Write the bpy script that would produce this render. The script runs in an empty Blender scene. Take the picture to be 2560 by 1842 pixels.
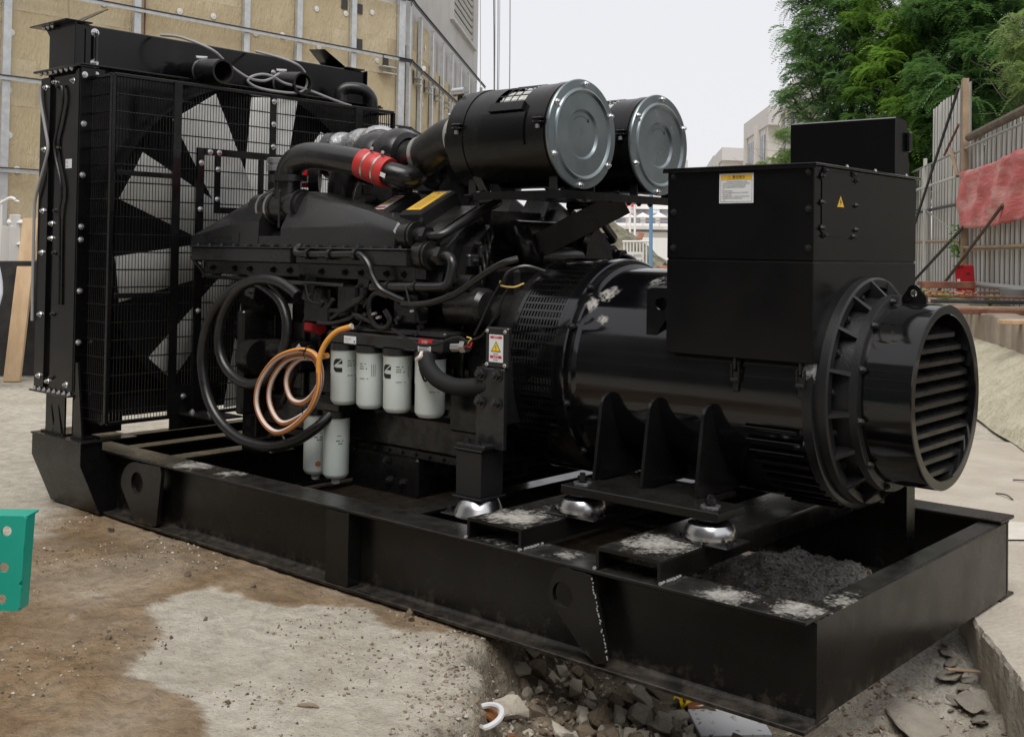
import bpy, bmesh, math, random
import numpy as np
from mathutils import Vector, Matrix, noise as mnoise
R = math.radians
rng = random.Random(7)
nrg = np.random.default_rng(11)
SC = bpy.context.scene
COL = SC.collection

# ------------------------------------------------------------------ camera, sky, sun, exposure
CAMPOS = Vector((1.5641, -3.2435, 1.4324))
YAW, PITCH, ROLL = 2.286886, 0.02343, 0.015564
FPX = 2834.24
_f = Vector((math.cos(PITCH) * math.cos(YAW), math.cos(PITCH) * math.sin(YAW), math.sin(PITCH)))
_r = _f.cross(Vector((0, 0, 1))).normalized()
_u = _r.cross(_f)
RV = _r * math.cos(ROLL) + _u * math.sin(ROLL)
UV = _u * math.cos(ROLL) - _r * math.sin(ROLL)
cam_data = bpy.data.cameras.new('camera')
cam_data.sensor_width = 36.0
cam_data.lens = FPX / 2560 * 36.0
cam_data.shift_y = -(921 - 561.03) / 2560
cam_data.clip_start = 0.05
cam_data.clip_end = 2000
cam = bpy.data.objects.new('camera', cam_data)
COL.objects.link(cam)
cam.matrix_world = Matrix(((RV.x, UV.x, -_f.x, CAMPOS.x), (RV.y, UV.y, -_f.y, CAMPOS.y), (RV.z, UV.z, -_f.z, CAMPOS.z), (0, 0, 0, 1)))
SC.camera = cam

SUN_EL, SUN_AZ = R(60), R(-58)      # azimuth measured from +x towards +y
world = bpy.data.worlds.new('World')
SC.world = world
world.use_nodes = True
wn = world.node_tree
wn.nodes.clear()
w_out = wn.nodes.new('ShaderNodeOutputWorld')
w_bg = wn.nodes.new('ShaderNodeBackground')
w_sky = wn.nodes.new('ShaderNodeTexSky')
w_sky.sky_type = 'NISHITA'
w_sky.sun_disc = False
w_sky.sun_elevation = SUN_EL
w_sky.sun_rotation = math.pi / 2 - SUN_AZ
w_sky.air_density = 1.0
w_sky.dust_density = 3.0
w_mix = wn.nodes.new('ShaderNodeMix')
w_mix.data_type = 'RGBA'
w_mix.inputs[0].default_value = 0.93      # closed cloud cover over the clear sky
w_mix.inputs[7].default_value = (5.2, 5.17, 5.32, 1)
wn.links.new(w_sky.outputs[0], w_mix.inputs[6])
wn.links.new(w_mix.outputs[2], w_bg.inputs[0])
w_bg.inputs[1].default_value = 0.1
wn.links.new(w_bg.outputs[0], w_out.inputs[0])

sun_data = bpy.data.lights.new('sun', 'SUN')
sun_data.energy = 1.5
sun_data.angle = R(40)
sun_data.color = (1.0, 0.97, 0.92)
sun = bpy.data.objects.new('sun', sun_data)
COL.objects.link(sun)
_sd = Vector((math.cos(SUN_EL) * math.cos(SUN_AZ), math.cos(SUN_EL) * math.sin(SUN_AZ), math.sin(SUN_EL)))
sun.rotation_euler = _sd.to_track_quat('Z', 'Y').to_euler()
SC.view_settings.view_transform = 'Standard'
SC.view_settings.look = 'None'
SC.view_settings.exposure = 0.76
SC.view_settings.gamma = 1.0
SC.view_settings.use_curve_mapping = False
SC.cycles.max_bounces = 8
SC.cycles.diffuse_bounces = 4
SC.cycles.glossy_bounces = 4

def ray_point(px, py, depth):
    """a place in the yard seen in a direction and standing `depth` metres in front of the camera"""
    return CAMPOS + depth * (_f + RV * (px - 1280) / FPX - UV * (py - 561.03) / FPX)

# ------------------------------------------------------------------ materials
MATS = {}
def _new(name):
    m = bpy.data.materials.new(name)
    m.use_nodes = True
    nt = m.node_tree
    b = nt.nodes['Principled BSDF']
    MATS[name] = m
    return m, nt, b
def _coord(nt, scale=(1, 1, 1)):
    tc = nt.nodes.new('ShaderNodeTexCoord')
    mp = nt.nodes.new('ShaderNodeMapping')
    mp.inputs['Scale'].default_value = scale
    nt.links.new(tc.outputs['Object'], mp.inputs[0])
    return mp.outputs[0]
def _noise(nt, vec, scale, detail=4, rough=0.6):
    n = nt.nodes.new('ShaderNodeTexNoise')
    n.inputs['Scale'].default_value = scale
    n.inputs['Detail'].default_value = detail
    n.inputs['Roughness'].default_value = rough
    nt.links.new(vec, n.inputs['Vector'])
    return n.outputs[0]
def _ramp(nt, fac, stops):
    r = nt.nodes.new('ShaderNodeValToRGB')
    e = r.color_ramp.elements
    while len(e) < len(stops): e.new(0.5)
    for i, (p, c) in enumerate(stops):
        e[i].position = p
        e[i].color = (c[0], c[1], c[2], 1) if isinstance(c, tuple) else (c, c, c, 1)
    nt.links.new(fac, r.inputs[0])
    return r.outputs[0]
def _mix(nt, fac, a, b, mode='MIX'):
    m = nt.nodes.new('ShaderNodeMix')
    m.data_type = 'RGBA'
    m.blend_type = mode
    for s, v in ((0, fac), (6, a), (7, b)):
        if isinstance(v, bpy.types.NodeSocket): nt.links.new(v, m.inputs[s])
        elif s == 0: m.inputs[0].default_value = v
        else: m.inputs[s].default_value = (*v, 1) if len(v) == 3 else v
    return m.outputs[2]
def _math(nt, op, a, b=None, clamp=False):
    m = nt.nodes.new('ShaderNodeMath')
    m.operation = op
    m.use_clamp = clamp
    for s, v in ((0, a), (1, b)):
        if v is None: continue
        if isinstance(v, bpy.types.NodeSocket): nt.links.new(v, m.inputs[s])
        else: m.inputs[s].default_value = v
    return m.outputs[0]
def _bump(nt, b, h, strength, dist=0.01):
    n = nt.nodes.new('ShaderNodeBump')
    n.inputs['Strength'].default_value = strength
    n.inputs['Distance'].default_value = dist
    nt.links.new(h, n.inputs['Height'])
    nt.links.new(n.outputs[0], b.inputs['Normal'])
def pbr(name, col, rough=0.5, metal=0.0, spec=0.5, col2=None, scale=4.0, thr=(0.4, 0.65), rvar=0.0, bump=0.0, bscale=40.0, bdist=0.004, stretch=(1, 1, 1), coat=0.0, film=0.0):
    m, nt, b = _new(name)
    b.inputs['Base Color'].default_value = (*col, 1)
    b.inputs['Roughness'].default_value = rough
    b.inputs['Metallic'].default_value = metal
    b.inputs['Specular IOR Level'].default_value = spec
    b.inputs['Coat Weight'].default_value = coat
    if col2 or rvar or bump:
        v = _coord(nt, stretch)
        lastc = None
        n = _noise(nt, v, scale, 6, 0.65)
        if col2:
            lastc = _ramp(nt, n, [(thr[0], tuple(col)), (thr[1], tuple(col2))])
            if film:      # settled dust, broken up by wiping; also paints tops lighter like sky reflection
                ge = nt.nodes.new('ShaderNodeNewGeometry')
                sx = nt.nodes.new('ShaderNodeSeparateXYZ')
                nt.links.new(ge.outputs['True Normal'], sx.inputs[0])
                up = _math(nt, 'POWER', _math(nt, 'MAXIMUM', sx.outputs[2], 0.0), 2.0)
                wipe = _ramp(nt, _noise(nt, v, 5.0, 5, 0.7), [(0.30, 0.25), (0.65, 1.0)])
                side = _ramp(nt, _noise(nt, v, 2.2, 4, 0.6), [(0.45, 0.0), (0.75, 0.25)])
                fm = _math(nt, 'MULTIPLY', _math(nt, 'ADD', _math(nt, 'MULTIPLY', up, wipe), side), film, True)
                lastc = _mix(nt, fm, lastc, (0.20, 0.185, 0.165))
            nt.links.new(lastc, b.inputs['Base Color'])
        if rvar:
            n2 = _noise(nt, v, scale * 2.3, 4)
            nt.links.new(_ramp(nt, n2, [(0.3, max(0.02, rough - rvar)), (0.7, min(1.0, rough + rvar))]), b.inputs['Roughness'])
        if bump:
            _bump(nt, b, _noise(nt, v, bscale, 5, 0.6), bump, bdist)
    return m
def dusty(name, col, rough, spots, dust=(0.5, 0.48, 0.44), spec=0.3, nscale=34.0, rvar=0.1, flat_only=False, splash=False):
    """paint with dried splashes and boot dust around given places (x, y, z, radius, amount)"""
    m, nt, b = _new(name)
    b.inputs['Specular IOR Level'].default_value = spec
    v = _coord(nt)
    n = _noise(nt, v, nscale, 5, 0.7)
    base = _ramp(nt, _noise(nt, v, 3.1, 5), [(0.35, tuple(col)), (0.75, tuple(c * 1.7 + 0.001 for c in col))])
    total = None
    for (x, y, z, r, amt) in spots:
        d = nt.nodes.new('ShaderNodeVectorMath')
        d.operation = 'DISTANCE'
        nt.links.new(v, d.inputs[0])
        d.inputs[1].default_value = (x, y, z)
        fall = nt.nodes.new('ShaderNodeMapRange')
        nt.links.new(d.outputs['Value'], fall.inputs[0])
        fall.inputs[1].default_value = 0
        fall.inputs[2].default_value = r
        fall.inputs[3].default_value = amt
        fall.inputs[4].default_value = 0
        total = fall.outputs[0] if total is None else _math(nt, 'MAXIMUM', total, fall.outputs[0])
    nl = _noise(nt, v, nscale * 0.28, 5, 0.75)
    k = _math(nt, 'ADD', _math(nt, 'ADD', _math(nt, 'MULTIPLY', n, 0.45), _math(nt, 'MULTIPLY', nl, 0.55)), total)
    msk = _ramp(nt, k, [(0.76, 0.0), (0.86, 0.55), (0.98, 0.95)])
    if flat_only:
        ge = nt.nodes.new('ShaderNodeNewGeometry')
        sx = nt.nodes.new('ShaderNodeSeparateXYZ')
        nt.links.new(ge.outputs['True Normal'], sx.inputs[0])
        msk = _math(nt, 'MULTIPLY', msk, _math(nt, 'GREATER_THAN', sx.outputs[2], 0.6))
    if splash:      # mud thrown up along the bottom of the rails, dust film on the flanges
        pz = nt.nodes.new('ShaderNodeSeparateXYZ')
        nt.links.new(v, pz.inputs[0])
        low = nt.nodes.new('ShaderNodeMapRange')
        nt.links.new(pz.outputs[2], low.inputs[0])
        low.inputs[1].default_value, low.inputs[2].default_value, low.inputs[3].default_value, low.inputs[4].default_value = 0.0, 0.12, 0.24, 0.0
        mm = _ramp(nt, _math(nt, 'ADD', _noise(nt, v, 16, 6, 0.75), low.outputs[0]), [(0.64, 0.0), (0.88, 0.40)])
        base = _mix(nt, mm, base, (0.12, 0.095, 0.07))
        base = _mix(nt, _math(nt, 'MULTIPLY', _math(nt, 'GREATER_THAN', sx.outputs[2], 0.6), _ramp(nt, nl, [(0.35, 0.02), (0.7, 0.14)])), base, (0.20, 0.185, 0.165))
    nt.links.new(_mix(nt, msk, base, dust), b.inputs['Base Color'])
    nt.links.new(_ramp(nt, _math(nt, 'ADD', msk, _noise(nt, v, 5.0, 3)), [(0.3, max(0.05, rough - rvar)), (0.8, rough + rvar), (1.0, 0.9)]), b.inputs['Roughness'])
    return m

pbr('black_paint', (0.0028, 0.0029, 0.0037), 0.19, spec=0.34, col2=(0.0048, 0.0047, 0.0046), scale=1.6, rvar=0.07, film=0.05, bump=0.03, bscale=8, bdist=0.004)
pbr('black_satin', (0.0036, 0.0037, 0.0042), 0.26, spec=0.36, film=0.06, col2=(0.006, 0.0059, 0.0058), scale=3.5, rvar=0.10, bump=0.04, bscale=90, bdist=0.001)
pbr('black_gloss', (0.0026, 0.0027, 0.0033), 0.11, spec=0.58, film=0.03, col2=(0.0065, 0.0063, 0.0062), scale=1.6, rvar=0.06, bump=0.05, bscale=5, bdist=0.004)
pbr('engine_grey', (0.0125, 0.0127, 0.0137), 0.26, spec=0.58, film=0.14, col2=(0.0175, 0.0175, 0.018), scale=2.5, rvar=0.06, bump=0.08, bscale=220, bdist=0.0006)
pbr('engine_dark', (0.005, 0.0051, 0.0057), 0.26, spec=0.5, film=0.12, col2=(0.008, 0.0079, 0.0078), scale=7, rvar=0.12, bump=0.2, bscale=120, bdist=0.001)
pbr('cast_rough', (0.011, 0.011, 0.012), 0.38, spec=0.45, rvar=0.12, bump=0.6, bscale=140, bdist=0.002)
pbr('rubber', (0.008, 0.008, 0.0085), 0.31, spec=0.5, film=0.08, col2=(0.013, 0.0128, 0.0125), scale=12, rvar=0.08)
pbr('rubber_matt', (0.012, 0.012, 0.0125), 0.72, spec=0.3)
pbr('zinc', (0.22, 0.26, 0.275), 0.34, metal=0.85, col2=(0.27, 0.305, 0.315), scale=3.2, rvar=0.10, bump=0.05, bscale=14)
pbr('galvanised', (0.52, 0.54, 0.55), 0.42, metal=0.55, col2=(0.64, 0.66, 0.67), scale=9, rvar=0.1)
pbr('chrome', (0.60, 0.60, 0.61), 0.24, metal=1.0, rvar=0.04, scale=6)
pbr('bolt_steel', (0.70, 0.70, 0.71), 0.24, metal=0.9, rvar=0.08, scale=20)
pbr('clamp_band', (0.55, 0.54, 0.50), 0.3, metal=0.9)
pbr('fan_white', (0.88, 0.89, 0.86), 0.5, col2=(0.84, 0.85, 0.82), scale=4)
pbr('filter_white', (0.66, 0.73, 0.71), 0.33, spec=0.5, col2=(0.69, 0.76, 0.735), scale=3)
pbr('print_black', (0.012, 0.012, 0.013), 0.5)
pbr('print_grey', (0.12, 0.12, 0.12), 0.5)
pbr('label_white', (0.72, 0.73, 0.74), 0.45)
pbr('label_yellow', (0.78, 0.47, 0.045), 0.45)
pbr('label_red', (0.55, 0.025, 0.03), 0.4)
pbr('label_blue', (0.05, 0.14, 0.35), 0.4)
pbr('silicone_red', (0.52, 0.035, 0.030), 0.42, col2=(0.44, 0.03, 0.026), scale=9, rvar=0.06)
pbr('bright_red', (0.80, 0.02, 0.03), 0.4)
pbr('foil', (0.62, 0.62, 0.63), 0.26, metal=0.85, bump=1.0, bscale=28, bdist=0.012, rvar=0.1)
pbr('hose_orange', (0.72, 0.32, 0.055), 0.42, col2=(0.64, 0.27, 0.05), scale=12)
pbr('hose_brown', (0.32, 0.11, 0.05), 0.45)
pbr('hose_white', (0.66, 0.58, 0.54), 0.5, col2=(0.58, 0.49, 0.44), scale=20)
pbr('cable_grey', (0.30, 0.30, 0.30), 0.5)
pbr('wire_yellow', (0.65, 0.45, 0.12), 0.5)
pbr('core_black', (0.005, 0.005, 0.0055), 0.7, spec=0.2)
dusty('frame_dusty', (0.0052, 0.0048, 0.0046), 0.30, [(-3.35, 0.02, 0.34, 0.30, 0.42), (-3.05, 0.03, 0.34, 0.20, 0.40), (-1.27, 0.06, 0.415, 0.30, 0.48), (-1.22, 0.30, 0.415, 0.20, 0.40), (-0.66, 0.12, 0.415, 0.32, 0.46), (-0.60, 0.02, 0.415, 0.14, 0.34), (-0.30, -0.02, 0.34, 0.22, 0.46), (-0.08, 0.02, 0.34, 0.22, 0.44), (-0.98, 0.0, 0.34, 0.18, 0.36), (-0.03, 0.25, 0.325, 0.25, 0.36)], dust=(0.40, 0.385, 0.35), flat_only=True, nscale=60, splash=True)
dusty('alternator_paint', (0.0026, 0.0027, 0.0034), 0.12, [(-1.24, 0.60, 1.26, 0.12, 0.40), (-1.20, 0.52, 1.15, 0.07, 0.38), (-1.05, 0.68, 1.32, 0.16, 0.32), (-1.29, 0.56, 1.22, 0.10, 0.38)], dust=(0.50, 0.48, 0.45), spec=0.6, nscale=44, rvar=0.06)
# the end flange of the alternator: paint flaked off the rim
dusty('flaked_paint', (0.007, 0.007, 0.008), 0.3, [(-0.25, 0.62, 1.28, 0.30, 0.46), (-0.25, 0.50, 1.05, 0.22, 0.40)], dust=(0.55, 0.56, 0.57), spec=0.45, nscale=48)
dusty('cover_zinc_scratched', (0.17, 0.195, 0.205), 0.34, [(-1.385, 1.16, 2.07, 0.08, 0.32), (-1.385, 1.30, 2.0, 0.07, 0.30), (-1.385, 1.05, 1.98, 0.06, 0.30)], dust=(0.7, 0.72, 0.72), spec=0.5, nscale=40)
MATS['cover_zinc_scratched'].node_tree.nodes['Principled BSDF'].inputs['Metallic'].default_value = 0.7

pbr('mineral_wool', (0.50, 0.41, 0.255), 0.95, spec=0.1, col2=(0.63, 0.535, 0.365), scale=2.2, thr=(0.25, 0.75), bump=0.9, bscale=22, bdist=0.035, stretch=(1.6, 1.6, 0.45))
pbr('mineral_wool_pale', (0.54, 0.45, 0.29), 0.95, spec=0.1, col2=(0.66, 0.575, 0.41), scale=2.0, thr=(0.25, 0.75), bump=0.9, bscale=22, bdist=0.035, stretch=(1.6, 1.6, 0.45))
pbr('wall_concrete', (0.50, 0.49, 0.475), 0.85, spec=0.2, col2=(0.58, 0.575, 0.56), scale=0.8, bump=0.2, bscale=20)
pbr('steel_dark', (0.045, 0.045, 0.05), 0.5, metal=0.3)
pbr('timber', (0.50, 0.34, 0.20), 0.7, col2=(0.60, 0.44, 0.28), scale=3, stretch=(4, 4, 0.5), bump=0.2, bscale=30)
pbr('timber_old', (0.27, 0.19, 0.125), 0.8, col2=(0.38, 0.28, 0.19), scale=3, stretch=(3, 3, 1), bump=0.4, bscale=30)
pbr('rust', (0.13, 0.045, 0.03), 0.75, col2=(0.22, 0.10, 0.06), scale=6, bump=0.4, bscale=40)
pbr('plywood_black', (0.020, 0.020, 0.022), 0.6, col2=(0.045, 0.043, 0.043), scale=5, rvar=0.1)
pbr('plastic_sheet', (0.62, 0.66, 0.72), 0.35, col2=(0.70, 0.73, 0.77), scale=3)
pbr('sheet_metal', (0.55, 0.55, 0.53), 0.55, metal=0.1, col2=(0.60, 0.60, 0.575), scale=1.3, thr=(0.35, 0.7), rvar=0.1, stretch=(1, 1, 0.35))
pbr('sheet_metal_stained', (0.56, 0.56, 0.54), 0.6, metal=0.1, col2=(0.38, 0.34, 0.29), scale=2.0, thr=(0.45, 0.75), rvar=0.1, stretch=(1.5, 1.5, 0.25))
pbr('seam_dark', (0.06, 0.058, 0.055), 0.8)
pbr('banner_red', (0.55, 0.10, 0.095), 0.6, col2=(0.70, 0.40, 0.37), scale=1.6, thr=(0.45, 0.72), stretch=(0.5, 0.5, 2.6), bump=0.6, bscale=6, bdist=0.05)
pbr('case_red', (0.42, 0.012, 0.02), 0.4)
pbr('retaining_concrete', (0.33, 0.28, 0.225), 0.9, spec=0.2, col2=(0.20, 0.165, 0.13), scale=1.6, thr=(0.45, 0.7), bump=0.4, bscale=14, bdist=0.02)
pbr('slope_cloth', (0.40, 0.37, 0.27), 0.95, spec=0.1, col2=(0.50, 0.46, 0.36), scale=3.5, thr=(0.35, 0.65), bump=1.0, bscale=9, bdist=0.06)
pbr('bark', (0.11, 0.085, 0.065), 0.9, col2=(0.17, 0.14, 0.11), scale=6, bump=0.5, bscale=20)
pbr('apartment_beige', (0.52, 0.495, 0.455), 0.8, spec=0.2, col2=(0.56, 0.535, 0.495), scale=0.3)
pbr('apartment_grey', (0.50, 0.48, 0.475), 0.8, spec=0.2)
pbr('glass_dark', (0.12, 0.125, 0.14), 0.25, spec=0.5, col2=(0.22, 0.22, 0.24), scale=0.8)
pbr('white_paint', (0.74, 0.73, 0.71), 0.6)
pbr('pole_blue', (0.14, 0.30, 0.50), 0.45)
pbr('canvas_white', (0.78, 0.72, 0.70), 0.8)
pbr('hill_soil', (0.13, 0.12, 0.085), 0.95, spec=0.1, col2=(0.27, 0.25, 0.19), scale=2.5, thr=(0.4, 0.6), bump=1.0, bscale=5, bdist=0.2)
pbr('green_paint', (0.0, 0.30, 0.215), 0.38, spec=0.5, rvar=0.06, col2=(0.01, 0.34, 0.25), scale=3)
pbr('brick_orange', (0.40, 0.16, 0.09), 0.85, col2=(0.48, 0.24, 0.15), scale=8)
pbr('stone_grey', (0.33, 0.30, 0.255), 0.92, spec=0.15, col2=(0.44, 0.405, 0.35), scale=7, thr=(0.35, 0.65), bump=0.6, bscale=38, bdist=0.012)
pbr('stone_pale', (0.46, 0.415, 0.34), 0.92, spec=0.15, col2=(0.55, 0.50, 0.42), scale=7, thr=(0.35, 0.65), bump=0.6, bscale=38, bdist=0.012)
pbr('stone_rust', (0.30, 0.105, 0.035), 0.9, spec=0.15, col2=(0.46, 0.24, 0.11), scale=13, bump=0.7, bscale=38, bdist=0.012)
pbr('stone_brown', (0.20, 0.155, 0.11), 0.95, spec=0.12, col2=(0.29, 0.235, 0.175), scale=9, bump=0.7, bscale=45, bdist=0.012)
pbr('clod_dark', (0.12, 0.095, 0.072), 0.95, spec=0.1)
pbr('board_white', (0.60, 0.61, 0.64), 0.6, col2=(0.14, 0.14, 0.14), scale=26, thr=(0.60, 0.68))
pbr('yellow_plastic', (0.80, 0.56, 0.02), 0.35)
pbr('orange_plastic', (0.75, 0.33, 0.06), 0.4)
pbr('brown_drink', (0.28, 0.11, 0.05), 0.2)
pbr('white_cloth', (0.62, 0.62, 0.63), 0.8)
pbr('ground_plastic', (0.62, 0.585, 0.53), 0.6, col2=(0.54, 0.49, 0.43), scale=3, bump=0.6, bscale=8, bdist=0.03)

def leaf_material(name, c1, c2):
    m, nt, b = _new(name)
    g = nt.nodes.new('ShaderNodeAttribute')
    g.attribute_name = 'tint'
    base = _ramp(nt, g.outputs['Fac'], [(0.0, c1), (1.0, c2)])
    nt.links.new(base, b.inputs['Base Color'])
    b.inputs['Roughness'].default_value = 0.5
    b.inputs['Specular IOR Level'].default_value = 0.3
    tr = nt.nodes.new('ShaderNodeBsdfTranslucent')
    nt.links.new(_mix(nt, 0.5, base, (0.20, 0.32, 0.05)), tr.inputs[0])
    mx = nt.nodes.new('ShaderNodeMixShader')
    mx.inputs[0].default_value = 0.45
    nt.links.new(b.outputs[0], mx.inputs[1])
    nt.links.new(tr.outputs[0], mx.inputs[2])
    nt.links.new(mx.outputs[0], nt.nodes['Material Output'].inputs[0])
leaf_material('leaf_bright', (0.045, 0.14, 0.035), (0.25, 0.44, 0.075))
leaf_material('leaf_dark', (0.035, 0.105, 0.05), (0.16, 0.33, 0.12))
leaf_material('leaf_pale', (0.14, 0.22, 0.08), (0.34, 0.43, 0.20))

def ground_material():
    m, nt, b = _new('ground')
    def attr(n):
        a = nt.nodes.new('ShaderNodeAttribute')
        a.attribute_name = n
        return a.outputs['Fac']
    v = _coord(nt)
    wet, mud, grav, damp_shade = attr('wet'), attr('mud'), attr('grav'), attr('damp_shade')
    n1 = _noise(nt, v, 1.7, 6, 0.62)
    n2 = _noise(nt, v, 14, 6, 0.7)
    n3 = _noise(nt, v, 70, 4, 0.7)
    pale = _ramp(nt, n1, [(0.30, (0.45, 0.41, 0.335)), (0.5, (0.57, 0.53, 0.445)), (0.72, (0.66, 0.62, 0.54))])
    pale = _mix(nt, _ramp(nt, n2, [(0.35, 0.55), (0.6, 0.0)]), pale, (0.30, 0.26, 0.21))
    brown = _ramp(nt, n1, [(0.28, (0.13, 0.083, 0.045)), (0.43, (0.22, 0.148, 0.082)), (0.56, (0.31, 0.215, 0.125)), (0.72, (0.40, 0.32, 0.225))])
    brown = _mix(nt, _ramp(nt, n2, [(0.33, 0.6), (0.56, 0.0)]), brown, (0.09, 0.06, 0.035))
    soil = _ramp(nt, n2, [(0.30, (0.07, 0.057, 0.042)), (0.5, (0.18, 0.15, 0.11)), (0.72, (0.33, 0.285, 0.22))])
    ash = _ramp(nt, n3, [(0.28, (0.13, 0.12, 0.105)), (0.46, (0.34, 0.325, 0.30)), (0.62, (0.58, 0.57, 0.545))])
    c = _mix(nt, mud, pale, brown)
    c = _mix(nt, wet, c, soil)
    c = _mix(nt, grav, c, ash)
    c = _mix(nt, _math(nt, 'MULTIPLY', damp_shade, 0.85), c, _ramp(nt, n2, [(0.35, (0.030, 0.022, 0.014)), (0.6, (0.075, 0.055, 0.035)), (0.78, (0.16, 0.125, 0.09))]))
    n4 = _noise(nt, v, 5.5, 6, 0.75)
    c = _mix(nt, _ramp(nt, n4, [(0.28, 0.45), (0.42, 0.0)]), c, (0.17, 0.14, 0.105))
    c = _mix(nt, _ramp(nt, n4, [(0.60, 0.0), (0.74, 0.35)]), c, (0.60, 0.56, 0.49))
    sp = _ramp(nt, n3, [(0.30, 1.0), (0.40, 0.0)])
    c = _mix(nt, _math(nt, 'MULTIPLY', sp, 0.6), c, (0.13, 0.105, 0.08))
    nt.links.new(c, b.inputs['Base Color'])
    b.inputs['Specular IOR Level'].default_value = 0.15
    nt.links.new(_ramp(nt, _math(nt, 'MULTIPLY', mud, n1), [(0.25, 0.95), (0.6, 0.55)]), b.inputs['Roughness'])
    h = _math(nt, 'ADD', _math(nt, 'MULTIPLY', n2, 1.0), _math(nt, 'MULTIPLY', n3, 0.5))
    _bump(nt, b, h, 1.0, 0.03)
ground_material()

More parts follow.
